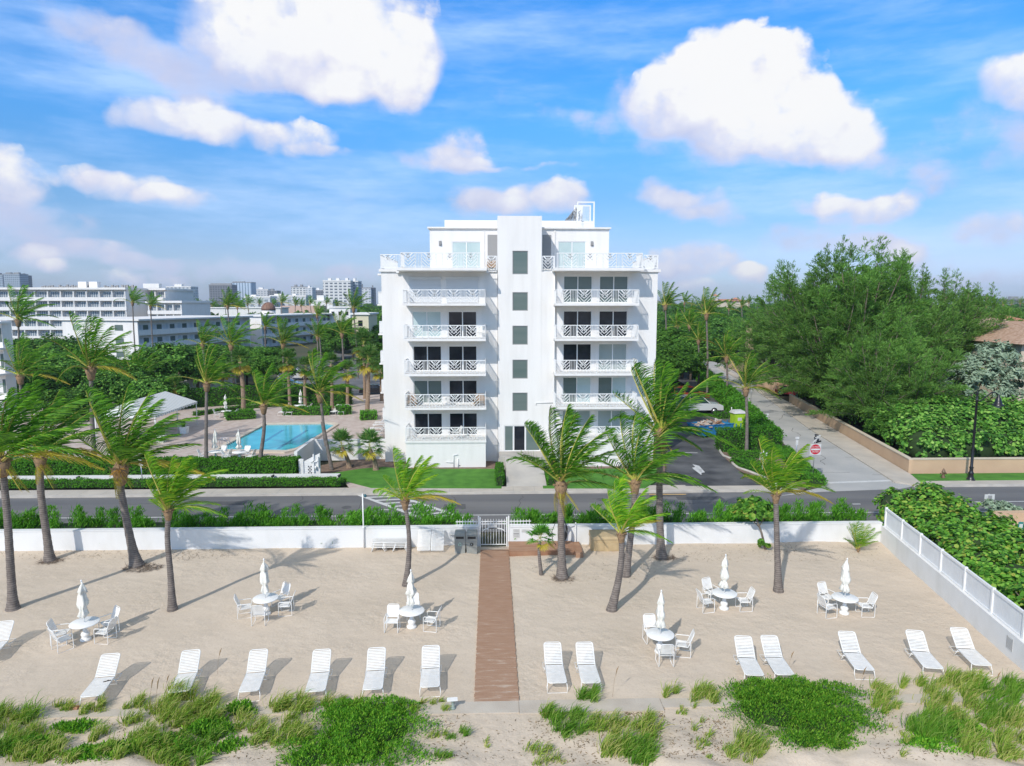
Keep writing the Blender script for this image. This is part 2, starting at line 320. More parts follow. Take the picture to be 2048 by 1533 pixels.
def dune_z(x, y):
    t = max(0.0, min(1.0, (20.7 - y) / 2.5)); n = mnoise.noise(Vector((x*0.45, y*0.6, 1.3))) + 0.5*mnoise.noise(Vector((x*1.3, y*1.5, 4.0)))
    w = math.exp(-((x-0.6)/1.6)**2)               # trodden path through the dune
    z = 0.02 + t * (0.10 + 0.24 * n) * (1 - 0.8*w)
    z = max(z, -0.02)
    u = max(0.0, min(1.0, (y - 33.6) / 2.0)) * max(0.0, min(1.0, (abs(x-.1)-.75)/.5))                      # wind-blown sand banked against the back wall
    z += u * (0.05 + 0.12 * max(0, mnoise.noise(Vector((x*0.25, 7.7, 0)))))
    z += 0.018 * mnoise.noise(Vector((x*1.1, y*1.1, 0))) + 0.012*mnoise.noise(Vector((x*3.1, y*3.1, 3)))
    if abs(x-.13) < .85 and y > 21: z = min(z, 0.03)
    return z
nx, ny = 560, 330
xs = np.linspace(-46, 24, nx); ys = np.linspace(9, 36.05, ny)
V = np.zeros((nx*ny, 3)); XX, YY = np.meshgrid(xs, ys); V[:,0] = XX.ravel(); V[:,1] = YY.ravel()
V[:,2] = [dune_z(x, y) for x, y in zip(V[:,0], V[:,1])]
i0 = (np.arange(ny-1)[:,None]*nx + np.arange(nx-1)[None,:]).ravel()
Fq = np.stack([i0, i0+1, i0+nx+1, i0+nx], 1)
tag(fast('sand', V, Fq, SAND, smooth=True), kind='structure')

ASPH = mat('asphalt', (0.125,0.125,0.13), 0.85, (0.18,0.177,0.175), 0.35, 0.25, 60, stretch=(0.12,1.6,1))
ASPH2 = mat('parking_asphalt', (0.045,0.046,0.05), 0.85, (0.13,0.13,0.13), 0.4, 0.25, 60)
CROAD = mat('concrete_road', (0.37,0.37,0.36), 0.85, (0.46,0.45,0.43), 0.3, 0.15, 40)
WALK = mat('sidewalk', (0.52,0.47,0.40), 0.85, (0.44,0.40,0.345), 0.7, 0.1, 30)
PAINTW = mat('road_paint', (0.62,0.62,0.60), 0.7, (0.50,0.50,0.49), 3)
YEL = mat('yellow_kerb_paint', (0.60,0.33,0.06), 0.7, (0.5,0.35,0.15), 3)
LAWN = mat('lawn', (0.05,0.17,0.015), 0.95, (0.085,0.25,0.025), 1.2, 0.6, 25)
SOIL = mat('mulch_soil', (0.16,0.11,0.08), 0.95, (0.24,0.17,0.13), 3, 0.4, 20)
PAVER = mat('pool_deck_pavers', (0.44,0.35,0.30), 0.8, (0.54,0.46,0.41), 1.8, 0.1, 20, stretch=(1,1,1))

road = slab('road', -120, 110, 38.6, 46.38, 0.0, ASPH, 0.05)
mb = MB(); mb.box(-120, 21.8, 46.38, 46.58, -0.05, 0.14); mb.box(30.5, 110, 47.25, 47.45, -0.05, 0.14)
tag(mb.build('kerb', KERB), kind='structure')
mb = MB(); mb.box(-120, 14.0, 46.58, 47.95, -0.05, 0.12); mb.box(14.0, 21.8, 46.58, 47.75, -0.05, 0.10)
mb.prism([(29.8,48.6),(31,47.45),(110,47.45),(110,48.9),(30.2,48.9)], -0.05, 0.12)
for i in range(60):                                            # expansion joints, thin grooves with their own depth
    x = -60 + i*1.5
    if x < 13.5: mb.box(x, x+0.02, 46.6, 47.94, 0.118, 0.1215, 1)
tag(mb.build('sidewalk', [WALK, MGREY]), kind='structure')
tag(MB().build('x', WALK) if False else slab('road_bend', 24, 110, 46.38, 47.25, 0.0, ASPH, 0.05), kind='structure')

def strip(mb, a, b, w, z, mi=0):
    A = g(*a, z); B = g(*b, z); d = (B - A).normalized(); n = Vector((-d.y, d.x, 0)) * w / 2
    mb.prism([((A+n).x,(A+n).y),((B+n).x,(B+n).y),((B-n).x,(B-n).y),((A-n).x,(A-n).y)], z-0.003, z, mi)
mb = MB()
strip(mb, (716,989.5), (885,1052), 0.28, 0.005); strip(mb, (790,990), (945,1042), 0.28, 0.005)
for k in range(9):                                             # crosswalk bars
    t = 0.09 + k*0.1; ax, ay = 716+169*t, 989.5+62.5*t; t2 = t - 0.035; bx, by = 790+155*t2, 990+52*t2
    strip(mb, (ax,ay), (bx,by), 0.26, 0.010)
tag(mb.build('crosswalk_marking', PAINTW), kind='structure')
mb = MB(); strip(mb, (-400,1040), (2300,1021), 0.12, 0.004)
for x in (762, 1768, 1705, 1450, 560): strip(mb, (x,1017-(x-1000)*0.012), (x+16,1017-(x-984)*0.012), 0.14, 0.004)
strip(mb, (1930,1004.5), (2300,1000), 0.12, 0.004)
tag(mb.build('road_line_marking', PAINTW), kind='structure')
mb = MB(); strip(mb, (1298,989), (1372,989), 0.18, 0.146); tag(mb.build('yellow_kerb_marking', YEL), kind='structure')

# side road going back between hedge and peach wall
poly_px('side_road', [(1560,992),(1640,984),(1800,978),(1826,973),(1790,960),(1700,905),(1615,850),(1500,762),(1440,726),(1385,718),(1400,742),(1440,778),(1500,838),(1548,893),(1600,935),(1640,960),(1642,975),(1600,985)], 0.008, CROAD)
poly_px('side_road_sidewalk', [(1790,964),(1845,964),(1820,948),(1580,806),(1475,752),(1440,731),(1436,735),(1500,772),(1615,855)], 0.11, WALK, 0.1)
mb = MB(); strip(mb, (1657,966), (1796,961), 0.42, 0.014); tag(mb.build('stop_line_marking', PAINTW), kind='structure')
poly_px('parking_lot', [(1285,981),(1530,981),(1478,942),(1452,918),(1441,896),(1466,868),(1490,850),(1440,792),(1405,765),(1365,742),(1315,741),(1290,760)], 0.012, ASPH2)
poly_px('car_park', [(540,842),(560,812),(640,806),(770,838),(790,800),(770,720),(660,705),(600,745),(520,790)], 0.012, ASPH)
mb = MB()
pts = [(1441,893),(1440,903),(1447,912),(1462,918),(1466,928),(1476,936),(1500,944),(1530,956),(1556,972)]
mb.tube([g(x, y, 0.07) for x, y in pts], 0.11, 6)
tag(mb.build('parking_kerb', KERB), kind='structure')
mb = MB()
strip(mb, (1348,905), (1395,906), 0.16, 0.017)
A = g(1425,948,0.017)
for q in ([(1385,929),(1398,932),(1410,945),(1403,946)], [(1384,936),(1404,950),(1398,937),(1394,934)], [(1386,938),(1404,938),(1402,950)]):
    P = [g(x,y,0.017) for x,y in q]
    mb.prism([(p.x,p.y) for p in P[:4]], 0.014, 0.017 + 0.001*q[0][0]/1000)
tag(mb.build('parking_arrow_marking', PAINTW), kind='structure')
LWN = poly_px('lawn', [(688,962),(742,976),(1003,977),(1003,941),(1000,938),(800,938),(770,934),(720,938),(668,946),(640,950)], 0.14, LAWN, 0.15)
poly_px('lawn', [(1086,977),(1290,977),(1330,950),(1310,938),(1084,938)], 0.14, LAWN, 0.15)
poly_px('lawn', [(1838,962),(2300,958),(2300,944),(1822,948)], 0.14, LAWN, 0.15)
poly_px('planting_bed', [(600,958),(640,952),(770,938),(1003,941),(1003,925),(930,915),(700,920),(620,935)], 0.10, SOIL, 0.1)
poly_px('planting_bed', [(1084,942),(1330,942),(1330,915),(1084,920)], 0.10, SOIL, 0.1)
poly_px('planting_bed', [(1480,942),(1452,918),(1441,896),(1466,868),(1560,880),(1640,960),(1600,984),(1556,972)], 0.06, SOIL, 0.06)
poly_px('brick_path', [(690,965),(720,963),(745,976),(700,977)], 0.122, PAVER, 0.05)

# cracks and patches in the paving, thin pieces of their own
CRK = mat('crack_sealer', (0.07,0.068,0.065), 0.9); PATCH = mat('asphalt_patch', (0.08,0.08,0.085), 0.9, (0.11,0.11,0.11), 2)
rk = random.Random(12); mb = MB()
def crack(x, y, n, st, w, z, a0):
    a = a0
    for _ in range(n):
        a += rk.uniform(-.5,.5); x2, y2 = x+math.cos(a)*st, y+math.sin(a)*st; nx_, ny_ = -math.sin(a)*w, math.cos(a)*w
        mb.prism([(x+nx_,y+ny_),(x2+nx_,y2+ny_),(x2-nx_,y2-ny_),(x-nx_,y-ny_)], z-.002, z); x, y, a = x2, y2, a0 + (a-a0)*.6
for px_, py_, a0 in ((1650,930,1.3),(1690,915,.2),(1600,872,1.4),(1560,840,1.2),(1700,945,2.9),(1640,895,.1),(1530,815,1.3),(1745,950,.1),(1580,900,0)): p_ = g(px_, py_); crack(p_.x, p_.y, 12, .38, .022, .012, a0)
for k in range(12): crack(-30+k*5.3+rk.uniform(-1,1), 43+rk.uniform(-1,2.6), 9, .45, .018, .004, rk.choice((0,1.5,.1)))
for px_, py_ in ((1400,930),(1380,960),(1440,960),(1360,900)): p_ = g(px_, py_); crack(p_.x, p_.y, 10, .4, .02, .016, rk.uniform(0,3))
tag(mb.build('road_crack', CRK), kind='structure')
mb = MB()
for x0, y0, w_, h_ in ((-19,44.3,2.6,.9),(-3.2,43.0,1.5,1.1),(12.6,44.6,3.2,.8),(27.5,44.2,1.6,1.2)): mb.prism([(x0,y0),(x0+w_,y0+.05),(x0+w_-.06,y0+h_),(x0+.04,y0+h_-.03)], 0, .003)
for x0, y0 in ((7.4,44.9),(-9.5,43.6)): mb.prism([(x0+.33*math.cos(t*.5236),y0+.33*math.sin(t*.5236)) for t in range(12)], 0, .0045)
tag(mb.build('road_patch', PATCH), kind='structure')

# entrance walk rising to the door
mb = MB()
for (x0, x1, y0, y1, za, zb) in ((1.05, 3.95, 47.95, 53.6, 0.13, 1.0), (0.6, 4.5, 53.6, 55.6, 1.0, 1.0)):
    mb.add([(x0,y0,-.05),(x1,y0,-.05),(x1,y1,-.05),(x0,y1,-.05),(x0,y0,za),(x1,y0,za),(x1,y1,zb),(x0,y1,zb)],
           [(0,3,2,1),(4,5,6,7),(0,1,5,4),(1,2,6,5),(2,3,7,6),(3,0,4,7)])
tag(mb.build('entrance_path', CONC), kind='structure')

# kerb beam between the sand terrace and the dune
BEAM = mat('weathered_concrete', (0.55,0.49,0.41), 0.9, (0.46,0.40,0.33), 0.8, 0.3, 20)
mb = MB()
mb.box(0.87, 5.6, 20.72, 21.42, -0.1, 0.07); mb.box(-2.4, 0.86, 20.78, 21.42, -0.1, 0.055); mb.box(5.62, 19.0, 20.9, 21.4, -0.1, 0.06)
mb.box(-30, -2.42, 20.95, 21.35, -0.1, 0.05)
tag(mb.build('terrace_kerb', BEAM), kind='structure')

# boardwalk
mb = MB()
for i in range(99):
    y = 21.45 + i*0.142
    if y > 35.4: break
    mb.box(-0.62 + 0.012*math.sin(i*2.3), 0.88 + 0.012*math.sin(i*1.7), y, y+0.128, 0.0, 0.065 + 0.004*math.sin(i*5.1))
BOARD = bpy.data.materials.new('sandy_boardwalk'); BOARD.use_nodes = True
_t = BOARD.node_tree; _n = _t.nodes; _l = _t.links; _b = _n['Principled BSDF']; _b.inputs['Roughness'].default_value = 0.85
_c = _n.new('ShaderNodeTexCoord'); _m = _n.new('ShaderNodeMapping'); _m.inputs['Scale'].default_value = (1.1, 4.5, 1); _l.new(_c.outputs['Object'], _m.inputs[0])
_x = _n.new('ShaderNodeTexNoise'); _x.inputs['Scale'].default_value = 1.3; _x.inputs['Detail'].default_value = 7; _x.inputs['Roughness'].default_value = 0.65; _l.new(_m.outputs[0], _x.inputs['Vector'])
_s = _n.new('ShaderNodeSeparateXYZ'); _l.new(_c.outputs['Object'], _s.inputs[0])
_mr = _n.new('ShaderNodeMapRange'); _l.new(_s.outputs[1], _mr.inputs[0]); _mr.inputs[1].default_value = 21.4; _mr.inputs[2].default_value = 28; _mr.inputs[3].default_value = 0.10; _mr.inputs[4].default_value = 0.0
_a = _n.new('ShaderNodeMath'); _a.operation = 'ADD'; _l.new(_x.outputs['Fac'], _a.inputs[0]); _l.new(_mr.outputs[0], _a.inputs[1])
_r = _n.new('ShaderNodeValToRGB'); _l.new(_a.outputs[0], _r.inputs[0])
_r.color_ramp.elements[0].position = 0.35; _r.color_ramp.elements[0].color = (0.33,0.19,0.115,1); _r.color_ramp.elements[1].position = 0.76; _r.color_ramp.elements[1].color = (0.50,0.39,0.30,1)
_e = _r.color_ramp.elements.new(0.62); _e.color = (0.38,0.235,0.155,1); _l.new(_r.outputs[0], _b.inputs['Base Color'])
tag(mb.build('boardwalk', BOARD), kind='structure')

# ================================================================== BEACH WALLS
top_f = 1.13
mb = MB(); mb.box(-60, -0.78, 36.0, 36.28, -0.1, top_f)
w = mb.build('wall', WALLW); ww = empty('beach_wall', (0,0,0), label='long low white wall between the left sand and the road hedge', cat='wall', group='low white walls behind the sand')
w.parent = ww; mb = MB(); mb.box(-60, -0.775, 35.97, 36.31, top_f, top_f+0.06); mb.build('coping', WALLW, ww)
mb = MB(); mb.box(0.95, 21.6, 36.0, 36.28, -0.1, top_f)
w = mb.build('wall', WALLW); ww = empty('beach_wall', (0,0,0), label='low white wall right of the beach gate behind the right sand', cat='wall', group='low white walls behind the sand')
w.parent = ww; mb = MB(); mb.box(0.945, 21.6, 35.97, 36.31, top_f, top_f+0.06); mb.build('coping', WALLW, ww)

# right boundary: wall with a board fence on top
A = Vector((21.55, 35.95, 0)); B = Vector((18.55, 19.0, 0)); dAB = (B - A).normalized(); nAB = Vector((-dAB.y, dAB.x, 0))   # nAB points away from the sand
if nAB.x < 0: nAB = -nAB
wr = empty('boundary_wall', (0,0,0), label='white wall with panelled board fence along the right side of the sand', cat='wall')
def quadprism(mb, a, b, off0, off1, z0, z1, mi=0):
    p = [a + nAB*off0, b + nAB*off0, b + nAB*off1, a + nAB*off1]; mb.prism([(q.x, q.y) for q in p], z0, z1, mi)
WSH = mat('white_board_fence', (0.74,0.75,0.76), 0.6, (0.68,0.69,0.70), 2)
mb = MB(); quadprism(mb, A, B, 0.0, 0.30, -0.1, 1.02); mb.build('wall', WALLW, wr)
nP = 8; Ls = (B - A).length / nP
for i in range(nP):
    a = A + dAB*(Ls*i + 0.06); b = A + dAB*(Ls*(i+1) - 0.06)
    mb = MB(); quadprism(mb, a, b, 0.19, 0.215, 1.08, 1.93)
    k = int((b-a).length/0.14)
    for j in range(k): q = a + (b-a)*(j+0.5)/k; quadprism(mb, q - dAB*0.003, q + dAB*0.003, 0.187, 0.19, 1.08, 1.93, 1)
    mb.build('panel', [WSH, SHUT], wr)
    mb = MB(); quadprism(mb, a, b, 0.15, 0.24, 1.93, 2.03); quadprism(mb, a, b, 0.16, 0.235, 1.03, 1.08); mb.build('rail', TRIM, wr)
for i in range(nP+1):
    a = A + dAB*(Ls*i); mb = MB(); quadprism(mb, a - dAB*0.06, a + dAB*0.06, 0.13, 0.25, 1.02, 2.07); mb.build('post', TRIM, wr)

# ================================================================== MAIN BUILDING
bld = empty('apartment_building', (2.3, 56, 0), label='white six storey apartment building with chevron balcony railings and a rooftop penthouse', cat='building')
bld.location = (0,0,0)
YF = 56.0; YB = 53.85; YS = 55.7; ZT = 15.98
def Z(py, Y): return at(1000, py, Y).z
def X(px, Y, py=700): return at(px, py, Y).x
def wall_holes(mb, x0, x1, z0, z1, Y, holes, depth):
    """front wall face at Y with real openings and reveals going back by depth"""
    xs_ = sorted({x0, x1} | {h[0] for h in holes} | {h[1] for h in holes}); zs_ = sorted({z0, z1} | {h[2] for h in holes} | {h[3] for h in holes})
    for i in range(len(xs_)-1):
        for j in range(len(zs_)-1):
            cx, cz = (xs_[i]+xs_[i+1])/2, (zs_[j]+zs_[j+1])/2
            if any(h[0] < cx < h[1] and h[2] < cz < h[3] for h in holes): continue
            mb.add([(xs_[i],Y,zs_[j]),(xs_[i+1],Y,zs_[j]),(xs_[i+1],Y,zs_[j+1]),(xs_[i],Y,zs_[j+1])], [(0,1,2,3)])
    for a, b, c, d in holes:
        for q in (((a,Y,c),(a,Y,d),(a,Y+depth,d),(a,Y+depth,c)), ((b,Y,c),(b,Y+depth,c),(b,Y+depth,d),(b,Y,d)), ((a,Y,d),(b,Y,d),(b,Y+depth,d),(a,Y+depth,d)), ((a,Y,c),(a,Y+depth,c),(b,Y+depth,c),(b,Y,c))):
            mb.add(q, [(0,1,2,3)])
        mb.add([(a,Y+depth,c),(b,Y+depth,c),(b,Y+depth,d),(a,Y+depth,d)], [(0,1,2,3)])
def window(x0, x1, z0, z1, Y, depth, gm, lights=2, parent=None, name='window', fm=None, gms=None):
    """frame in the opening, set back, with one pane per light"""
    mb = MB(); fy0, fy1 = Y + depth - 0.09, Y + depth - 0.03; w = 0.06
    mb.box(x0, x0+w, fy0, fy1, z0, z1); mb.box(x1-w, x1, fy0, fy1, z0, z1)
    mb.box(x0+w, x1-w, fy0, fy1, z1-w, z1); mb.box(x0+w, x1-w, fy0, fy1, z0, z0+w)
    st = (x1-x0)/lights
    for i in range(1, lights): mb.box(x0+st*i-0.04, x0+st*i+0.04, fy0-0.005, fy1, z0+w, z1-w)
    o = mb.build(name, fm or TRIM, parent)
    for i in range(lights):
        mb = MB(); mb.box(x0+st*i+0.045, x0+st*(i+1)-0.045, fy0+0.025, fy0+0.045, z0+w-0.01, z1-w+0.01)
        mb.build('pane', (gms[i] if gms else gm), o)
    return o
def chevron(mb, P, w, h, sp=0.20, t=0.045):
    """nested V bars in a panel; P(u, v) gives the point"""
    def seg(u0, v0, u1, v1):
        if v0 == v1: return
        if v0 < v1: u0, v0, u1, v1 = u1, v1, u0, v0
        if v0 <= 0 or v1 >= h: return
        if v0 > h: k = (v0-h)/(v0-v1); u0 += (u1-u0)*k; v0 = h
        if v1 < 0: k = (0-v1)/(v0-v1); u1 += (u0-u1)*k; v1 = 0
        mb.bar(P(u0, v0), P(u1, v1), t)
    y = h + w/2 - 0.1
    while y > 0:
        seg(0, y, w/2, y-w/2); seg(w, y, w/2, y-w/2); y -= sp*1.3
    for d in (0.12, 0.3):                                # the small lozenge where the legs cross under the top rail
        seg(w/2-d, h, w/2+ (h*0.25), h-d-h*0.25+0.0); seg(w/2+d, h, w/2-(h*0.25), h-d-h*0.25)
def railing(a, b, z0, parent, first='B', h=1.04, chev=1.05, bars=0.46, plain=False):
    a = Vector((a[0], a[1], 0)); b = Vector((b[0], b[1], 0)); Ln = (b-a).length; d = (b-a)/Ln
    mb = MB(); P0 = lambda u, v: a + d*u + Vector((0,0,z0+v))
    mb.bar(P0(0,h), P0(Ln,h), 0.05, h=0.06); mb.bar(P0(0,0.09), P0(Ln,0.09), 0.035)
    if plain:
        n = max(2, int(Ln/0.14))
        for i in range(n+1): mb.bar(P0(Ln*i/n,0), P0(Ln*i/n,h), 0.03)
    else:
        u = 0.0; kind = first; unit = chev + bars; n = max(1, round(Ln/unit)); k = Ln/(n*unit)
        if first == 'B': seq = ['B'] + ['C','B']*n; k = Ln/(n*unit + bars)
        else: seq = ['C','B']*n
        for s_ in seq:
            w = (bars if s_ == 'B' else chev)*k
            mb.bar(P0(u,0), P0(u,h), 0.045)
            if s_ == 'C': chevron(mb, lambda p, v, u=u: P0(u+p, 0.1+v), w, h-0.13)
            else:
                for j in range(1, 4): mb.bar(P0(u+w*j/4,0.1), P0(u+w*j/4,h), 0.024)
            u += w
        mb.bar(P0(Ln,0), P0(Ln,h), 0.045)
    return mb.build('railing', TRIM, parent)

xl0, xl1 = X(763.5,YF,600), X(993,YS,600); xr1 = X(1314.5,YF,600); xs0, xs1 = X(995.5,YS,600), X(1083,YS,600); xp = X(1109,YF,600)
levels = [13.22, 10.45, 7.68, 4.98, 2.32]           # balcony floors
tops_w = [15.25, Z(623,YF), Z(692,YF), Z(760.5,YF), Z(826,YF)]
holesL = []; holesR = []
for zt, zf in zip(tops_w, levels):
    for a_, b_ in ((826,883),(897,954)): holesL.append((X(a_,YF), X(b_,YF), zf+0.02, zt))
tops_r = [Z(552,YF), Z(622,YF), Z(688,YF), Z(755,YF), Z(822,YF)]
for zt, zf in zip(tops_r, levels):
    for a_, b_ in ((1126,1183),(1197,1254)): holesR.append((X(a_,YF), X(b_,YF), zf+0.02, zt))
holesL = [h for i, h in enumerate(holesL) if i > 1]
body = MB()
D_ = 0.16
wall_holes(body, xl0, xs0-0.02, 0, ZT-0.24, YF, holesL, D_); wall_holes(body, xp, xr1, 0, ZT-0.24, YF, holesR, D_)
sh = [(X(1025,YS), X(1055.5,YS), Z(b_,YS), Z(a_,YS)) for a_, b_ in ((502,549),(585,622),(652,690),(720,758),(786,823))]
dx0, dx1, dz0, dz1 = X(1008.5,YS), X(1083,YS), 1.0, Z(852,YS)
zsh = Z(432,YS)
wall_holes(body, xs0, xs1, 0, zsh, YS, [s for s in sh] + [(dx0, xs1-0.02, dz0, dz1)], 0.14)
wall_holes(body, xs1, xp, 0, ZT-0.24, YS+0.02, [], 0.14)
body.box(xs0, xs1, YS+0.35, 62, 0.0, zsh)            # core of the stair shaft
body.add([(xs0,YS,0),(xs0,YS+.36,0),(xs0,YS+.36,zsh),(xs0,YS,zsh)], [(0,1,2,3)]); body.add([(xs1,YS,0),(xs1,YS+.36,0),(xs1,YS+.36,zsh),(xs1,YS,zsh)], [(3,2,1,0)])
body.add([(xs0,YS,zsh),(xs1,YS,zsh),(xs1,YS+.36,zsh),(xs0,YS+.36,zsh)], [(0,1,2,3)])
body.add([(xp,YS+.02,0),(xp,YF,0),(xp,YF,ZT-.24),(xp,YS+.02,ZT-.24)], [(0,1,2,3)])
body.box(xl0, xs0-0.02, YF+0.25, 92, 0, ZT-0.24); body.box(xs1, xr1, YF+0.25, 92, 0, ZT-0.24)
body.add([(xl0,YF,0),(xl0,YF+.26,0),(xl0,YF+.26,ZT-.24),(xl0,YF,ZT-.24)], [(3,2,1,0)]); body.add([(xr1,YF,0),(xr1,YF+.26,0),(xr1,YF+.26,ZT-.24),(xr1,YF,ZT-.24)], [(0,1,2,3)])
bxL = (X(808,YB), X(970.5,YB)); bxR = (X(1111.5,YB), X(1275.5,YB))
for bx in (bxL, bxR): body.box(bx[0], bx[1], YB+0.04, YF-0.001, 0, levels[4]-0.26)
body.box(X(791,YF)-0.005, X(791,YF)+0.012, YF-0.006, YF-0.001, 0.8, ZT-0.5)
body.build('wall', WHITE, bld)
# roof slab of the wings with its thin overhanging cornice
mb = MB()
mb.box(xl0-0.16, xs0-0.03, YF-0.16, 92.2, ZT-0.24, ZT-0.02); mb.box(xs1+0.01, xr1+0.2, YF-0.16, 92.2, ZT-0.24, ZT-0.02)
mb.box(X(795,YB), X(974,YB), YB-0.12, YF-0.165, ZT-0.23, ZT+0.0); mb.box(X(1107,YB), X(1284,YB), YB-0.12, YF-0.165, ZT-0.23, ZT+0.0)
mb.box(xl0-0.62, xl0-0.165, 58, 60.5, ZT-0.45, ZT-0.30)
mb.build('roof', WHITE, bld)
# windows: (glass for left light, right light) per opening
gl = {0: None, 1: [(GLASSL, GLASSL), (GLASSD, GLASSD)], 2: [(GLASSD, GLASSD)]*2, 3: [(GLASSG, GLASSG), (GLASSD, GLASSD)], 4: [(GLASSD, GLASSD)]*2}
gr = {0: [(GLASSG, GLASSG)]*2, 1: [(GLASSD, GLASSD)]*2, 2: [(GLASSD, GLASSD), (GLASSC, GLASSC)], 3: [(GLASSG, GLASSL)]*2, 4: [(GLASSC, GLASSC)]*2}
for i in range(1, 5):
    for j in range(2):
        h = holesL[(i-1)*2+j]; window(*h, YF, D_, None, 2, bld, 'balcony_door', gms=gl[i][j])
for i in range(5):
    for j in range(2):
        h = holesR[i*2+j]; window(*h, YF, D_, None, 2, bld, 'balcony_door', gms=gr[i][j])
mb = MB()                                             # roller blind behind the upper half of the left door on the fourth balcony
h = holesL[0]; mb.box(h[0]+0.1, h[1]-0.1, YF+0.06, YF+0.065, Z(645,YF), h[3]-0.08)
for a_, b_ in ((821,883),(894,957)):                  # closed storm shutters on the top balcony
    mb2 = MB(); x0_, x1_ = X(a_,YF), X(b_,YF); mb2.box(x0_, x1_, YF-0.06, YF-0.002, levels[0]+0.05, 15.1); mb2.box(x0_-.05, x1_+.05, YF-0.16, YF-0.002, 15.1, 15.34)
    for k in range(20): mb2.box(x0_+.03, x1_-.03, YF-0.066, YF-0.06, levels[0]+0.1+k*0.092, levels[0]+0.105+k*0.092)
    mb2.build('storm_shutter', SHUT, bld)
for s_ in sh: window(s_[0], s_[1], s_[2], s_[3], YS, 0.14, GLASSG, 1, bld, 'stair_window', fm=MGREY)
# entrance: side light, glazed door, side light
x = [dx0, X(1027,YS), X(1051,YS), X(1081.5,YS)]
window(x[0], x[1], dz0, dz1, YS, 0.14, GLASSG, 1, bld, 'side_light'); window(x[1]+.01, x[2], dz0, dz1, YS, 0.14, GLASSD, 1, bld, 'entrance_door'); window(x[2]+.01, x[3], dz0, dz1, YS, 0.14, GLASSG, 1, bld, 'side_light')
# balconies
for bx, first in ((bxL,'B'), (bxR,'C')):
    for i, zf in enumerate(levels):
        mb = MB(); mb.box(bx[0]-0.05, bx[1]+0.05, YB-0.05, YF-0.002, zf-0.19, zf)
        if i == 4: mb.box(bx[0]-0.02, bx[1]+0.02, YB, YF-0.003, zf-0.27, zf-0.19)
        b_ = mb.build('balcony', WHITE, bld)
        railing((bx[0], YB), (bx[1], YB), zf, b_, first); railing((bx[0], YB+.03), (bx[0], YF-0.05), zf, b_, plain=True); railing((bx[1], YB+.03), (bx[1], YF-0.05), zf, b_, plain=True)
# terrace railings
tx = [xl0-0.05, X(805,YB), X(969,YB), X(974,YS), xs0-0.04]
railing((xl0-0.02, YF), (X(806,YF), YF), ZT, bld, 'C', 1.12); railing((tx[1], YB), (tx[2], YB), ZT, bld, 'C', 1.12); railing((tx[1], YB+.03), (tx[1], YF-0.03), ZT, bld, plain=True, h=1.12)
railing((xl0-0.02, YF+.05), (xl0-0.02, 66), ZT, bld, plain=True, h=1.12); railing((tx[3], YS), (xs0-0.06, YS), ZT-0.1, bld, 'C', 1.1, bars=0.1)
railing((xs1+0.06, YS), (xp-0.05, YS), ZT-0.1, bld, 'C', 1.1, bars=0.1); railing((X(1113,YB), YB), (X(1281,YB), YB), ZT, bld, 'B', 1.12)
railing((X(1281,YB), YB+.03), (X(1281,YB), YF-.03), ZT, bld, plain=True, h=1.12); railing((X(1284,YF), YF), (xr1-.02, YF), ZT, bld, 'C', 1.12, bars=0.1); railing((xr1-.02, YF+.05), (xr1-.02, 66), ZT, bld, plain=True, h=1.12)
# penthouse
YP = 58.6; zp = Z(455,YP)
pw = MB(); d1 = (X(906,YP), X(963,YP), ZT, Z(484,YP)); d2 = (X(1114.5,YP), X(1169.5,YP), ZT, Z(483,YP))
wall_holes(pw, X(862.5,YP), xs0, ZT-.03, zp-0.12, YP, [d1], 0.12); wall_holes(pw, xs1, X(1214.5,YP), ZT-.03, zp-0.12, YP, [d2], 0.12)
pw.box(X(862.5,YP), xs0, YP+.2, 80, ZT-.03, zp-.12); pw.box(xs1, X(1214.5,YP), YP+.2, 80, ZT-.03, zp-.12)
for xx, fl in ((X(862.5,YP),1), (X(1214.5,YP),0)): pw.add([(xx,YP,ZT-.03),(xx,YP+.21,ZT-.03),(xx,YP+.21,zp-.12),(xx,YP,zp-.12)], [(0,1,2,3)])
pw.box(X(858.5,YP), xs0-.002, YP-.22, 80.2, zp-.12, zp); pw.box(xs1+.002, X(1217.5,YP), YP-.22, 80.2, zp-.12, zp)
YQ = 61.0; pw.box(X(892,YQ), xs0+.3, YQ, 76, zp-.05, Z(441,YQ)); pw.box(xs1-.3, X(1184,YQ), YQ, 76, zp-.05, Z(441.5,YQ))
pw.box(X(969,YP)-.02, X(969,YP)+.05, YP-.08, YP-.001, ZT-.03, zp-.12); pw.box(X(1108,YP)-.05, X(1108,YP)+.05, YP-.08, YP-.001, ZT-.03, zp-.12)
pw.build('penthouse_wall', WHITE, bld)
window(*d1, YP, 0.12, GLASSL, 2, bld, 'terrace_door'); window(*d2, YP, 0.12, GLASSL, 2, bld, 'terrace_door')
for a_, b_ in ((976,997),(1084,1101)):
    mb = MB(); mb.box(X(a_,YP), X(b_,YP)-.01, YP-0.05, YP-0.001, ZT, Z(470,YP)); mb.build('service_door', SHUT if False else MGREY, bld)
for px_ in (883,1181):
    mb = MB(); xx = X(px_,YP); zz = Z(487,YP); mb.box(xx-.11, xx+.11, YP-.06, YP-.001, zz-.22, zz+.18); mb.box(xx-.07, xx+.07, YP-.18, YP-.06, zz-.15, zz+.05); mb.build('wall_lamp', MGREY, bld)
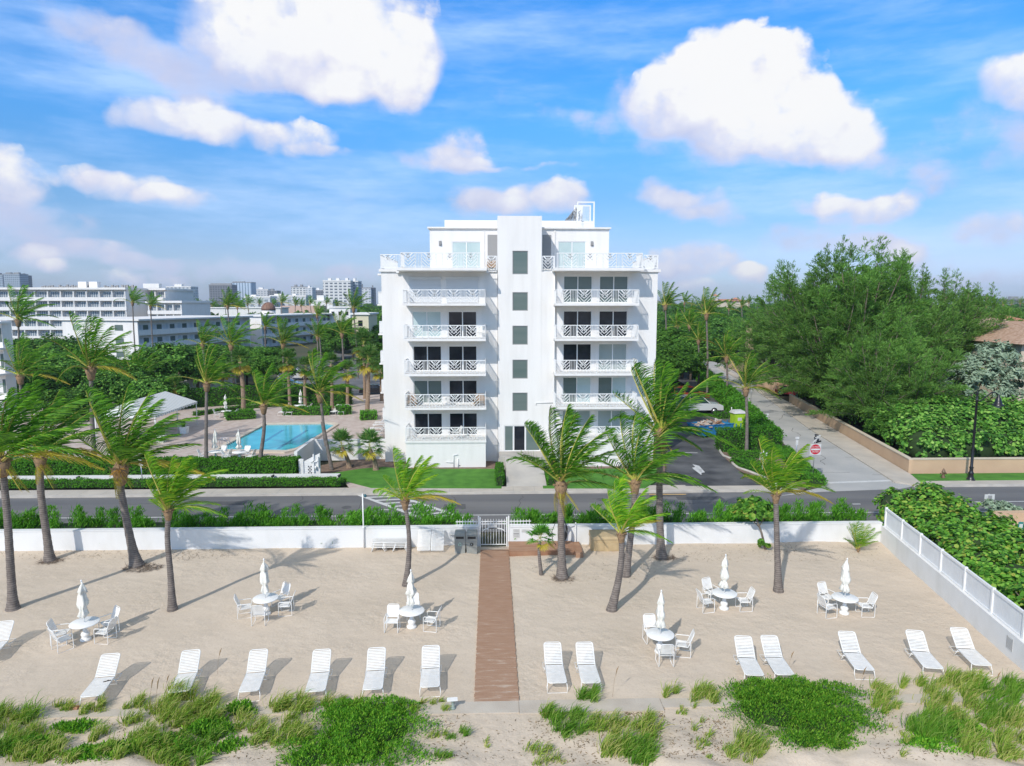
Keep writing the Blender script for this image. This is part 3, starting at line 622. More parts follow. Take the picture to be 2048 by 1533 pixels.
# rooftop: open plant cage and tilted racks
mb = MB(); xa, xb, za, zb, ya = X(1152,60), X(1184,60), zp, Z(403,60), 60.0
for xx in (xa, xb):
    for yy in (ya, ya+2.2): mb.box(xx-.06, xx+.06, yy-.06, yy+.06, za, zb)
for yy in (ya, ya+2.2): mb.box(xa-.06, xb+.06, yy-.065, yy+.065, zb-.1, zb); mb.box(xa-.06, xb+.06, yy-.062, yy+.062, za+.5, za+.6)
for i in range(5): mb.box(xa+.1, xb-.1, ya-.02, ya+.02, za+.05+i*.09, za+.1+i*.09)
for i in range(9): xx = xa + .5 + i*(xb-xa-.6)/8; mb.box(xx-.02, xx+.02, ya+2.1, ya+2.14, za+.6, zb-.1)
mb.box(xa+.06, xa+.72, ya+2.0, ya+2.06, za+.9, zb-.1)
mb.build('plant_cage', TRIM, bld)
mb = MB(); random.seed(5)
for i in range(16):
    xx = X(1128,61) + i*0.062; zz = Z(441,61); hgt = 0.3 + 1.1*(i/15)
    mb.bar((xx, 61.2, zz), (xx+.25, 61.2+random.uniform(0,.8), zz+hgt), 0.035)
    mb.bar((xx+.2, 61.2, zz+hgt*random.uniform(.3,.9)), (xx+.5, 61.6, zz+hgt*random.uniform(.3,.9)), 0.03)
mb.build('antenna_rack', MGREY, bld)
# side balconies seen past the left corner
for i, (ya_, yb_) in enumerate(((609,582),(668,641),(727,700),(785,757),(842,809))):
    YY = 62.5; zf = at(760, ya_, YY).z; x0 = at(757+i*2.2, ya_, YY).x
    mb = MB(); mb.box(x0-.12, xl0-.002, YY, YY+3.2, zf-.12, zf); b_ = mb.build('balcony', WHITE, bld)
    railing((x0, YY+.03), (xl0-.05, YY+.03), zf, b_, plain=True, h=1.1); railing((x0, YY+.1), (x0, YY+3.1), zf, b_, plain=True, h=1.1)
# pipes on the front
mb = MB(); mb.tube([(xp-.03, YS-.04, 0.3), (xp-.03, YS-.04, ZT-.3)], 0.05, 8); mb.build('drain_pipe', TRIM, bld)
mb = MB(); zz = Z(806,YS); mb.tube([(X(1072,YS), YS-.05, zz-.2), (X(1073,YS), YS-.05, zz), (xp-.06, YS-.05, zz)], 0.03, 6); mb.build('conduit', TRIM, bld)
for a_, b_ in ((975,543),(1103,543),(799,543)):
    mb = MB(); xx = X(a_,YF); zz = Z(b_,YF); mb.box(xx-.12, xx+.12, YF-.3, YF-.17, zz-.15, zz); mb.build('gutter_box', TRIM, bld)
mb = MB()
for px_, py_ in ((1117,561),(1117,635),(816,835),(888,553),(962,833)):
    pass
# meter pipes on the base block
mb = MB(); xx = X(905,YB); mb.tube([(xx,YB-.02,.05),(xx,YB-.02,1.1),(xx+.35,YB-.02,1.15)], 0.03, 6); mb.tube([(xx+.35,YB-.02,0.05),(xx+.35,YB-.02,.8)], 0.04, 6); mb.tube([(xx-.6,YB-.02,.55),(xx,YB-.02,.5)], .03, 6); mb.build('meter_pipes', TRIM, bld)
# ================================================================== VEGETATION
rng = np.random.default_rng(7)
PALML = leafmat('palm_leaflet', [(0.016,0.050,0.009),(0.040,0.125,0.014),(0.085,0.215,0.018),(0.17,0.31,0.028)], 0.4, 0.42, 0.5)
PALMY = leafmat('young_palm_leaflet', [(0.05,0.15,0.012),(0.09,0.24,0.016),(0.17,0.33,0.025),(0.32,0.38,0.03)], 0.45, 0.42, 0.5)
RACH = mat('palm_midrib', (0.46,0.50,0.09), 0.55, (0.55,0.45,0.12), 2)
OLDL = leafmat('dry_palm_leaf', [(0.30,0.25,0.03),(0.42,0.33,0.05),(0.25,0.17,0.08)], 0.3)
BOOT = mat('palm_fibre', (0.20,0.13,0.075), 0.95, (0.34,0.22,0.12), 9, 0.4, 20)
def barkmat(name, c1, c2, ring):
    m = mat(name, c1, 0.9, c2, 5, 0.4, 25); t = m.node_tree; n = t.nodes; l = t.links; b = n['Principled BSDF']
    wv = n.new('ShaderNodeTexWave'); wv.bands_direction = 'Z'; wv.inputs['Scale'].default_value = ring; wv.inputs['Distortion'].default_value = 1.6; wv.inputs['Detail'].default_value = 2
    tcx = n.new('ShaderNodeTexCoord'); l.new(tcx.outputs['Object'], wv.inputs['Vector'])
    r_ = n.new('ShaderNodeValToRGB'); l.new(wv.outputs['Fac'], r_.inputs[0]); r_.color_ramp.elements[0].color = (0.55,0.52,0.5,1); r_.color_ramp.elements[1].color = (1,1,1,1); r_.color_ramp.elements[1].position = 0.3
    mx = n.new('ShaderNodeMix'); mx.data_type = 'RGBA'; mx.blend_type = 'MULTIPLY'; mx.inputs[0].default_value = 1
    old = b.inputs['Base Color'].links[0].from_socket; l.new(old, mx.inputs[6]); l.new(r_.outputs[0], mx.inputs[7]); l.new(mx.outputs[2], b.inputs['Base Color'])
    return m
PBARK = barkmat('palm_bark', (0.16,0.135,0.12), (0.25,0.215,0.19), 3.2)
SBARK = mat('sabal_bark', (0.22,0.15,0.10), 0.95, (0.33,0.24,0.17), 5, 0.6, 12, stretch=(1,1,2))
TBARK = mat('tree_bark', (0.13,0.10,0.075), 0.95, (0.22,0.18,0.145), 4, 0.5, 15, stretch=(1,1,0.4))
WIND = np.array([0.95, 0.22, 0.0])
class Leaves:
    def __init__(s): s.v = []; s.f = []; s.m = []; s.n = 0
    def quads(s, Q, mi):                      # Q (n,4,3)
        n = len(Q); s.v.append(Q.reshape(-1,3)); s.f.append(np.arange(n*4).reshape(n,4) + s.n); s.m.append(np.full(n, mi)); s.n += n*4
    def strips(s, S, mi):                     # S (n, k, 2, 3): k cross sections of a blade, joined into one island
        n, k = S.shape[:2]; s.v.append(S.reshape(-1,3)); b = (np.arange(n)*k*2)[:,None] + s.n
        for j in range(k-1):
            s.f.append(np.concatenate([b+2*j, b+2*j+1, b+2*j+3, b+2*j+2], 1)); s.m.append(np.full(n, mi))
        s.n += n*k*2
    def build(s, name, mats, parent=None):
        return fast(name, np.concatenate(s.v), np.concatenate(s.f), mats, np.concatenate(s.m), parent)
def norm(a): return a / np.maximum(np.linalg.norm(a, axis=-1, keepdims=True), 1e-9)
def frond(LV, P0, P2, bulge, rg, nl=46, wind=1.0, mi=0, droop=0.42, lw=0.044, ll=0.285):
    P0 = np.array(P0, float); P2 = np.array(P2, float); Ln = np.linalg.norm(P2-P0)
    P1 = (P0+P2)/2 + np.array([-0.10*wind, 0, bulge])*Ln
    t = np.linspace(0, 1, 15)[:,None]; C_ = (1-t)**2*P0 + 2*t*(1-t)*P1 + t*t*P2
    T = norm(np.gradient(C_, axis=0)); S0 = norm(np.cross(T, [0,0,1.0]) + rg.normal(0, .12, 3))
    # midrib: flat-ish 3 sided tube as strips
    w = (0.055*(1-t)+0.014)*(Ln/3.4); n_ = norm(np.cross(S0, T))
    LV.strips(np.stack([C_+S0*w, C_-S0*w], 1)[None], 1); LV.strips(np.stack([C_-n_*w*0.8+0*S0, C_+n_*w*0.8], 1)[None], 1)
    tt = np.linspace(0.13, 0.995, nl); tt = np.concatenate([tt, tt]) + rg.normal(0, .004, nl*2); tt = np.clip(tt, .1, 1); sd_ = np.repeat([1.0, -1.0], nl)[:,None]; t = tt[:,None]
    B = (1-t)**2*P0 + 2*t*(1-t)*P1 + t*t*P2; T = norm(2*(1-t)*(P1-P0) + 2*t*(P2-P1))
    S = norm(np.cross(T, [0,0,1.0])); Nn = norm(np.cross(S, T))
    al = np.radians(38 + 30*t)
    D = norm(S*sd_*np.cos(al) + T*np.sin(al) + Nn*0.22 + rg.normal(0, .07, (nl*2,3)) + WIND*0.42*wind - np.array([0,0,droop*0.5]))
    Lf = (Ln*ll*np.sin(np.pi*np.clip(0.16+0.80*t, 0, 1))**0.65 + 0.04) * rg.uniform(.85, 1.12, (nl*2,1))
    D2 = norm(D + WIND*0.45*wind - np.array([0,0,droop*1.3]) + rg.normal(0, .08, (nl*2,3)))
    W_ = norm(T*0.9 + Nn*0.35) * (lw*Ln/3.4)
    A0 = B; A1 = B + D*Lf*0.5; A2 = A1 + D2*Lf*0.5
    LV.strips(np.stack([np.stack([A0-W_*.4, A0+W_*.4], 1), np.stack([A1-W_*.55, A1+W_*.55], 1), np.stack([A2-W_*.06, A2+W_*.06], 1)], 1), mi)
def crown_tips(rg, n, Lc, wind=1.0, lo=-25, hi=82):
    out = []
    for k in range(n):
        a = k*2.399 + rg.uniform(-.3,.3); e = math.radians(lo + (hi-lo)*((k+.5)/n)**0.9 + rg.uniform(-6,6))
        v = np.array([math.cos(e)*math.cos(a), math.cos(e)*math.sin(a), math.sin(e)]) + WIND*0.38*wind*(0.5+0.5*math.cos(e))
        v = v/np.linalg.norm(v)*Lc*rg.uniform(.85,1.05); out.append((v, 0.10+0.16*max(0,math.cos(e)), 2 if (k < 1 and rg.random() < .6) else 0))
    return out
def coconut_crown(name, tips, rg, leafm=None, nl=46, wind=1.0, parent=None, boot=0.32):
    LV = Leaves()
    for v, b, mi in tips: frond(LV, rg.normal(0,.05,3), v, b, rg, nl, wind, mi, droop=0.3 if v[2] > 0 else 0.55)
    o = LV.build(name, [leafm or PALML, RACH, OLDL], parent)
    mb = MB(); prof = [(boot*.42,-boot*2.2),(boot*.62,-boot*1.9),(boot*.75,-boot*1.1),(boot*.95,-boot*.5),(boot*.8,0),(boot*.4,boot*.6),(0.02,boot*1.2)]
    mb.lathe(prof, (0,0,0), 10)
    for k in range(14):
        a = k*2.4; r0 = boot*.7; mb.bar((r0*math.cos(a)*.7, r0*math.sin(a)*.7, -boot*.3), (r0*math.cos(a)*1.7, r0*math.sin(a)*1.7, boot*(.5-0.17*(k%5))), 0.045, h=0.03)
    mb.build('boots', BOOT, o)
    return o
def trunk_mesh(parent, pts, r0, r1, m=PBARK, flare=1.9, n=12):
    """smooth curve through pts (relative), ringed and flared at the base"""
    pts = [Vector(p) for p in pts]; out = []
    def cr_(a,b,c,d,t): return 0.5*((2*b)+(-a+c)*t+(2*a-5*b+4*c-d)*t*t+(-a+3*b-3*c+d)*t**3)
    P = [pts[0]*2-pts[1]] + pts + [pts[-1]*2-pts[-2]]
    tot = sum((pts[i+1]-pts[i]).length for i in range(len(pts)-1)); per = max(6, int(tot/0.16/(len(pts)-1)))
    for i in range(1, len(P)-2):
        for k in range(per): out.append(cr_(P[i-1],P[i],P[i+1],P[i+2],k/per))
    out.append(pts[-1]); K = len(out); rad = []
    for i in range(K):
        t = i/(K-1); h = t*tot
        r = r0 + (r1-r0)*t + r0*(flare-1)*math.exp(-h/0.55); rad.append(r*(1 + (0.035 if i % 2 else -0.02)) )
    mb = MB(); mb.tube(out, rad, n); return mb.build('trunk', m, parent)
def palm(label, base, crown, mids=(), r0=0.17, r1=0.12, crown_obj=None, scale=1.0, rz=0.0, name='coconut_palm', cat='palm tree', group=None, bark=None, flare=1.9):
    root = empty(name, base, label=label, cat=cat, group=group)
    rel = [Vector((0,0,-0.08))] + [Vector(m_) - Vector(base) for m_ in mids] + [Vector(crown) - Vector(base) - Vector((0,0,0.15*scale))]
    if len(rel) == 2: rel.insert(1, (rel[0]+rel[1])/2 + Vector((random.uniform(-.15,.15),0,0)))
    trunk_mesh(root, rel, r0, r1, bark or PBARK, flare)
    if crown_obj is not None:
        c = crown_obj; c.parent = root; c.location = Vector(crown) - Vector(base); c.scale = (scale,)*3; c.rotation_euler = (0,0,rz)
    return root

def near_palm(label, bpx, cpx, mids, tips, nrand, Lc, r0, r1, seed, leafm=None, yshift=0.0, zb=0.0, flare=1.9, wind=1.0, group='coconut palms on the sand', boot=0.32, nl=50, old=(), fruit=False):
    rg = np.random.default_rng(seed); base = g(bpx[0], bpx[1], zb); Yc = base.y + yshift; cr = at(cpx[0], cpx[1], Yc)
    m3 = [at(x, y, base.y + yshift*(bpx[1]-y)/(bpx[1]-cpx[1])) for x, y in mids]
    tl = []
    for i, (tx_, ty_) in enumerate(tips):
        dy = rg.uniform(-.45,.45)*Lc*0.8; p = at(tx_, ty_, Yc + dy); v = np.array(p - cr); ln = np.linalg.norm(v)
        if ln > Lc*1.15: v *= Lc*1.15/ln
        tl.append((v, 0.06 + 0.16*max(0, 1-abs(v[2])/max(ln,.1)), 2 if i in old else 0))
    tl += crown_tips(rg, nrand, Lc*0.92, wind)
    if boot > .3:
        for k in range(4):
            a = 1.2 + k*1.5 + rg.uniform(-.3,.3); tl.append((np.array([math.cos(a)*.35+.15, math.sin(a)*.35, -.75])*Lc*rg.uniform(.3,.5), .12, 2))
    c = coconut_crown('crown', tl, rg, leafm, nl, wind, boot=boot)
    if fruit:
        mb = MB()
        for k in range(26): a = k*2.4; e = rg.uniform(-.9,.5); p0 = Vector((.1,-.25,-.05)); dd_ = Vector((math.cos(a)*math.cos(e), -abs(math.sin(a)*math.cos(e)), math.sin(e))); mb.tube([p0, p0+dd_*.28, p0+dd_*.5+Vector((0,0,-.12))], [.012,.010,.004], 4)
        mb.build('fruit_stalks', mat('orange_stalk',(0.62,0.32,0.04),.6), c)
    return palm(label, base, cr, m3, r0, r1, c, 1.0, group=group, flare=flare)

near_palm('tall coconut palm cut by the left photo edge, nearest the loungers', (26,1219), (4,922), [(22,1150),(15,1040)], [(60,790),(120,800),(170,850),(150,905),(110,870),(-60,800),(-90,900),(20,780)], 6, 4.3, .17, .13, 11)
near_palm('tall coconut palm near the beach wall, second from the left edge', (100,1123), (80,914), [(94,1075),(82,990)], [(150,795),(215,810),(230,860),(205,925),(30,870),(10,930),(120,780)], 5, 4.4, .19, .15, 12)
near_palm('tall leaning coconut palm with orange fruit stalks and a root mat', (274,1133), (240,935), [(262,1085),(250,1025),(241,975)], [(200,795),(255,775),(300,785),(345,830),(350,870),(395,890),(135,865),(190,820),(330,905)], 6, 4.5, .19, .15, 13, flare=2.2, boot=.42, fruit=True)
near_palm('small windblown coconut palm between the left table set and the left umbrella table', (345,1221), (336,1022), [(341,1150),(335,1080)], [(345,915),(385,930),(425,955),(436,1010),(292,965),(310,935),(405,985),(300,1000),(365,920)], 6, 2.9, .125, .10, 14, PALMY, boot=.2)
near_palm('slender coconut palm rising behind the umbrella left of the boardwalk', (812,1172), (810,1003), [(818,1110),(817,1060)], [(800,925),(840,915),(870,950),(888,985),(766,955),(775,985),(855,1000),(850,930),(815,920)], 6, 2.7, .115, .09, 15, PALMY, boot=.2)
near_palm('thick coconut palm in front of the brown hose deck', (1124,1157), (1122,968), [(1123,1100),(1122,1030)], [(1135,815),(1180,835),(1215,880),(1240,900),(1058,850),(1042,912),(1075,880),(1100,820),(1205,945),(1150,830)], 7, 3.9, .19, .145, 16, flare=1.9, boot=.34)
near_palm('leaning coconut palm with yellow lower fronds right of the boardwalk', (1222,1222), (1243,1068), [(1236,1165),(1243,1115)], [(1182,1012),(1215,985),(1245,955),(1290,980),(1335,1028),(1318,1042),(1230,965),(1285,1000)], 5, 2.75, .15, .115, 17, PALMY, flare=1.7, boot=.2, old=(5,))
near_palm('coconut palm half hidden behind the yellow fronded palm', (1250,1153), (1270,965), [(1262,1070),(1268,1010)], [(1210,860),(1240,830),(1290,835),(1350,900),(1362,905),(1115,950),(1395,960),(1225,880),(1310,850),(1350,975)], 5, 4.1, .15, .12, 18, yshift=.6, boot=.3)
near_palm('tallest coconut palm, its trunk standing by the beach wall right of the tan chest', (1323,1117), (1322,868), [(1320,1050),(1319,960)], [(1330,730),(1290,760),(1370,770),(1390,820),(1420,862),(1228,790),(1262,740),(1275,830),(1350,745),(1400,900),(1310,725)], 7, 4.6, .20, .15, 19, boot=.36)
near_palm('straight coconut palm between the two right hand tables', (1557,1184), (1552,990), [(1555,1120),(1553,1050)], [(1485,950),(1500,925),(1545,900),(1585,905),(1620,960),(1632,970),(1520,910),(1605,930),(1490,985)], 6, 3.1, .14, .11, 20, PALMY, boot=.2)
# low young palm without a trunk
rg = np.random.default_rng(31); b_ = g(1716,1106)
root = empty('young_coconut_palm', b_, label='short trunkless young palm with yellow-green fronds in the corner by the wall', cat='palm tree')
tl = []
for tx_, ty_ in ((1692,1058),(1700,1052),(1722,1050),(1745,1060),(1757,1066),(1690,1082),(1752,1085),(1712,1048),(1735,1052),(1700,1090)):
    v = np.array(at(tx_, ty_, b_.y + rg.uniform(-.5,.5)) - at(1715,1100,b_.y)); tl.append((v, .12, 0))
c = coconut_crown('crown', tl, rg, PALMY, 44, 0.7, root, 0.09); c.location = (0,0,.22)

def root_mat(px, py, n, r, label):
    rg = np.random.default_rng(n); LV = Leaves(); P = np.zeros((n,3)); a = rg.uniform(0,6.28,n); rr = r*rg.uniform(.1,1,n)**.7; c0 = np.array(g(px,py))
    P[:,0] = c0[0] + rr*np.cos(a)*1.3; P[:,1] = c0[1] + rr*np.sin(a)*.8; P[:,2] = .05
    d = norm(np.stack([rg.normal(0,1,n), rg.normal(0,1,n), rg.uniform(.0,.35,n)],1))*rg.uniform(.1,.32,(n,1)); w = norm(np.cross(d,[0,0,1.]))*.012
    LV.strips(np.stack([np.stack([P-w,P+w],1), np.stack([P+d-w*.3,P+d+w*.3],1)],1), 0)
    o = LV.build('root_mat', [BOOTD]); tag(o, label, 'roots', kind='stuff')
BOOTD = mat('dry_root', (0.13,0.09,0.065), 0.95, (0.22,0.17,0.13), 5)
root_mat(285,1138,420,.75,'mat of dark dry roots at the foot of the leaning palm'); root_mat(100,1125,220,.5,'dry roots around the foot of the second palm'); root_mat(1124,1160,160,.42,'dry roots around the palm at the deck'); root_mat(1330,1118,200,.5,'dry roots at the foot of the tallest palm'); root_mat(1600,1100,120,1.3,'scatter of dead twigs below the beach wall'); root_mat(395,1108,140,1.5,'dark leaf litter below the left beach wall')

# fan palms
SABL = leafmat('sabal_leaf', [(0.03,0.075,0.02),(0.05,0.13,0.03),(0.09,0.19,0.05),(0.16,0.20,0.08)], 0.3, 0.45)
FANL = leafmat('fan_palm_leaf', [(0.04,0.13,0.02),(0.07,0.20,0.03),(0.11,0.26,0.035)], 0.35, 0.45)
def fan_crown(name, rg, n=26, r=1.0, leafm=None, lo=-50, hi=85, old=3, parent=None):
    """unit crown of fan leaves: petioles with radiating blades"""
    LV = Leaves()
    for k in range(n):
        a = k*2.399; e = math.radians(lo + (hi-lo)*(k+.5)/n); d = np.array([math.cos(e)*math.cos(a)+.12, math.cos(e)*math.sin(a), math.sin(e)]); d /= np.linalg.norm(d)
        s = np.cross(d, [0,0,1.]); s /= max(np.linalg.norm(s),1e-3); u = np.cross(s, d); P = d*r*rg.uniform(.42,.6)
        LV.strips(np.stack([np.stack([-s*.012,s*.012],0), np.stack([P-s*.010,P+s*.010],0)],0)[None], 1)
        m = 22; th = np.linspace(-1.75, 1.75, m)[:,None]; dd = norm(d*np.cos(th)+s*np.sin(th)+u*(.18-.1*np.cos(th*2))+rg.normal(0,.05,(m,3)))
        L_ = r*.5*(0.62+.38*np.cos(th*.6))*rg.uniform(.9,1.1,(m,1)); wv = norm(np.cross(dd, u))*r*.028
        A1 = P+dd*L_*.6; A2 = A1+norm(dd-np.array([0,0,.45]))*L_*.4
        LV.strips(np.stack([np.stack([P-wv*.2+0*dd,P+wv*.2+0*dd],1), np.stack([A1-wv,A1+wv],1), np.stack([A2-wv*.15,A2+wv*.15],1)],1), 2 if k < old else 0)
    return LV.build(name, [leafm or SABL, RACH, OLDL], parent)
b_ = g(1083,1151); rg = np.random.default_rng(41)
c = fan_crown('crown', rg, 20, .85, FANL, -40, 85, 3); c2 = palm('small bright green fan palm with a thin trunk beside the boardwalk', b_, at(1080,1078,b_.y), [at(1078,1105,b_.y)], .07, .06, c, 1.0, name='fan_palm', flare=1.6, group=None)
for (bx_, by_, cx_, cy_, r_, sd_, lb) in ((699,936,683,890,1.35,42,'bushy fan palm with a bent trunk, nearest the white shower wall'), (752,941,739,893,1.45,43,'bushy fan palm against the white building corner')):
    b_ = g(bx_,by_,.1); rg = np.random.default_rng(sd_)
    c = fan_crown('crown', rg, 26, r_, SABL, -50, 85, 4); palm(lb, b_, at(cx_,cy_,b_.y), [at((bx_+cx_)/2+4,(by_+cy_)/2+6,b_.y)], .17, .13, c, 1.0, name='fan_palm', bark=SBARK, flare=1.7)

# ---- midground coconut palms sharing a few crowns
protos = []
for i in range(4):
    rg = np.random.default_rng(60+i); o = coconut_crown('crown', crown_tips(rg, 16, 3.4, 1.15), rg, PALML, 34, 1.15); protos.append(o)
pused = [False]*4
def get_crown(i):
    if not pused[i]: pused[i] = True; return protos[i]
    return copy_tree(protos[i])
FAR = mat('far_trunk', (0.20,0.17,0.15), 0.9, (0.28,0.25,0.22), 3)
def mid_palm(label, cpx, Lp, base=None, Y=None, zb=0.0, mids=(), r=.13, group='coconut palms behind the road', k=[0]):
    if base is not None: b = g(base[0], base[1], zb)
    else:
        b = at(cpx[0]+random.uniform(-8,8), cpx[1], Y); b.z = zb
    cr = at(cpx[0], cpx[1], b.y); k[0] += 1
    return palm(label, b, cr, [at(x,y,b.y) for x,y in mids], r*1.15, r*.85, get_crown(k[0] % 4), Lp/3.4, random.uniform(-.35,.35), group=group, flare=1.35)
random.seed(3)
mid_palm('palm in front of the far white condominium at the left edge', (36,640), 4.6, Y=92)
mid_palm('palm beside the white building at the left edge', (40,752), 4.4, Y=72, zb=1.2)
mid_palm('tall palm rising behind the left hedge, left of the striped awning', (181,738), 4.4, base=(190,933), mids=[(184,830)], zb=.6, r=.15)
mid_palm('palm just behind the striped awning', (272,760), 4.4, Y=84, zb=1.2)
mid_palm('thin palm at the left corner of the pool', (413,768), 3.0, base=(412,925), zb=1.2, r=.12)
mid_palm('palm standing in front of the pool, middle of its near edge', (527,812), 3.2, base=(519,924), mids=[(528,860)], zb=1.2, r=.13)
mid_palm('curving palm at the right end of the pool', (640,788), 3.6, base=(664,940), mids=[(645,845),(652,892)], zb=.1, r=.12)
mid_palm('palm behind the deck hedge above the thin pool palm', (462,690), 3.7, Y=84)
mid_palm('palm behind the awning hedge, left of the taller one', (405,690), 3.2, Y=88)
mid_palm('palm before the walk-up building roof', (455,612), 3.4, Y=128)
mid_palm('bright green palm behind the middle of the pool', (566,688), 3.6, Y=88)
mid_palm('palm standing before the cream house far behind the pool', (707,618), 3.6, Y=120)
mid_palm('palm at the far end of the walk-up building', (634,632), 2.8, Y=135)
mid_palm('small palm against the jog of the walk-up building', (530,655), 2.7, Y=122)
mid_palm('palm between the sabals and the cream house', (684,668), 3.4, Y=100)
mid_palm('palm behind the parked cars', (635,675), 3.0, Y=104)
mid_palm('palm left of the pair before the far condominium', (265,606), 3.6, Y=150)
mid_palm('palm right of the pair before the far condominium', (301,613), 3.2, Y=150)
mid_palm('palm between the lime toilet and the side road', (1492,778), 3.4, base=(1493,910), r=.13, mids=[(1494,840)])
mid_palm('palm on the hedge of the side road, second from the road junction', (1453,716), 3.7, base=(1453,798), r=.14)
mid_palm('tall palm on the side road hedge, behind the white car', (1413,630), 3.9, base=(1414,792), r=.14)
mid_palm('palm behind the white car', (1397,682), 3.3, base=(1396,780), r=.14)
mid_palm('palm farther along the side road hedge', (1379,652), 3.6, base=(1378,757), r=.14)
mid_palm('palm farthest along the side road hedge', (1354,655), 3.8, base=(1357,728), r=.14)
mid_palm('palm right behind the right corner of the apartment building', (1331,612), 4.2, Y=120)
random.seed(9)
fg = 'distant palms on the skyline'
DP = [(376,'left of the dark grey office tower'),(398,'right of the condominium wing'),(424,'under the dark grey office tower'),(447,'between the dark tower and the striped tower'),(476,'under the striped tower'),(497,'right foot of the striped tower'),(521,'above the walk-up building jog'),(548,'just right of the brown dome'),(566,'under the brownish low block'),(588,'under the dark-sided tower'),(604,'left of the ribbed tower'),(622,'under the slim ribbed tower'),(650,'at the left foot of the big grid tower'),(672,'under the big grid tower'),
      (1326,'touching the apartment building right edge'),(1342,'just right of the apartment building'),(1368,'between the apartment building and the hotel'),(1384,'left of the hotel'),(1402,'left of the hotel left tower'),(1416,'by the hotel left end'),(1455,'between the two hotel towers'),(1484,'right of the hotel right tower'),(1500,'at the left end of the pines'),
      (1885,'right of the narrow topped pine'),(1905,'left of the thin apart pine'),(1952,'right of the thin apart pine'),(1975,'below the grey far right blocks'),(2003,'behind the villa roofs'),(2022,'over the right villa roofs'),(2040,'at the right photo edge')]
for px_, lb in DP:
    Y_ = random.uniform(190,380); mid_palm('small far skyline palm ' + lb, (px_ + random.uniform(-3,3), 605 + random.uniform(0.0,.9)*1365/Y_*2.6), 3.6, Y=Y_, group=fg, r=.16)

# ---- sabal palms by the pool deck
sprot = [fan_crown('crown', np.random.default_rng(80+i), 30, 1.9, SABL, -65, 85, 5) for i in range(2)]; sused = [0,0]
def sabal(label, cpx, base=None, Y=None, zb=1.2, s=1.0, r=.19, k=[0]):
    b = g(base[0], base[1], zb) if base else at(cpx[0], cpx[1], Y)
    b.z = zb; k[0] += 1; i = k[0] % 2
    c = sprot[i] if not sused[i] else sprot[i].copy()
    if sused[i]: C.objects.link(c)
    sused[i] = 1
    return palm(label, b, at(cpx[0], cpx[1], b.y), [], r, r*.85, c, s, k[0]*1.1, name='sabal_palm', bark=SBARK, flare=1.25, group='sabal palms round the pool deck')
sabal('sabal palm on the square planter near the building, right trunk', (736,722), base=(734,829), s=1.0, r=.24)
sabal('sabal palm behind the planter near the building, higher crown', (727,688), Y=86, s=1.05)
sabal('sabal palm left of the planter, near the building', (762,742), Y=84, s=.8)
sabal('sabal palm behind the pool, left of the middle umbrella', (574,722), base=(580,815), s=.8)
sabal('sabal palm behind the pool, right of the middle umbrella', (612,735), base=(611,816), s=.75)
sabal('sabal palm behind the pool loungers on the right', (662,728), base=(664,817), s=.75)
sabal('sabal palm behind the pool, third from the building', (696,742), base=(695,816), s=.75)
sabal('thick sabal palm growing from the oval planter', (480,722), base=(487,826), s=.9, r=.24)
sabal('sabal palm at the deck hedge left of the oval planter', (446,742), base=(446,808), s=.75)
sabal('sabal palm before the dark hedge left of the thin pool palm', (350,770), Y=78, s=.7)

# ---- broadleaf foliage
def leaf_cloud(blobs, n, size, rg, shape='quad', clump=0.2, nclump=60, up=0.5, shell=(0.78,1.04), aspect=1.6, zmin=None):
    """leaves in clumps through the outer shell of ellipsoid blobs"""
    LV = Leaves(); vol = np.array([b[3]*b[4]*b[5] for b in blobs])**0.667; vol = vol/vol.sum()
    for b, fr in zip(blobs, vol):
        k = int(n*fr); c = np.array(b[:3]); r = np.array(b[3:6]); nc = max(6, int(nclump*fr*len(blobs)))
        d = norm(rg.normal(0,1,(nc,3))); d[:,2] = np.where(d[:,2] < -.35, -d[:,2], d[:,2]); cc = d*rg.uniform(shell[0],shell[1],(nc,1))
        idx = rg.integers(0, nc, k); q = cc[idx] + norm(rg.normal(0,1,(k,3)))*clump*rg.uniform(0,1,(k,1))**.5
        P = c + q*r
        if zmin is not None: P[:,2] = np.maximum(P[:,2], zmin + rg.uniform(0,.1,k))
        Nn = norm(norm(q - cc[idx]*.55) + rg.normal(0,.45,(k,3)) + np.array([0,0,up])); T = norm(np.cross(Nn, rg.normal(0,1,(k,3)))); B = np.cross(Nn, T)
        s = size*rg.uniform(.6,1.25,(k,1))
        if shape == 'disc':
            a = np.arange(6)*np.pi/3; V_ = P[:,None] + (T*s)[:,None]*np.cos(a)[None,:,None]*.5 + (B*s)[:,None]*np.sin(a)[None,:,None]*.5 + Nn[:,None]*0
            b0 = (np.arange(k)*6)[:,None] + LV.n; LV.v.append(V_.reshape(-1,3)); LV.n += k*6
            LV.f.append(np.concatenate([b0, b0+1, b0+2, b0+3],1)); LV.f.append(np.concatenate([b0, b0+3, b0+4, b0+5],1)); LV.m += [np.zeros(k)]*2
        else:
            LV.quads(np.stack([P-T*s*.5*aspect, P-B*s*.32, P+T*s*.5*aspect, P+B*s*.32],1), 0)
    return LV
CANL = leafmat('canopy_leaf', [(0.022,0.06,0.012),(0.04,0.11,0.018),(0.07,0.165,0.025),(0.115,0.22,0.04)], 0.3)
GRAPE = leafmat('sea_grape_leaf', [(0.035,0.10,0.02),(0.06,0.17,0.03),(0.10,0.25,0.04),(0.17,0.34,0.065),(0.28,0.42,0.11)], 0.3, 0.35, 0.5)
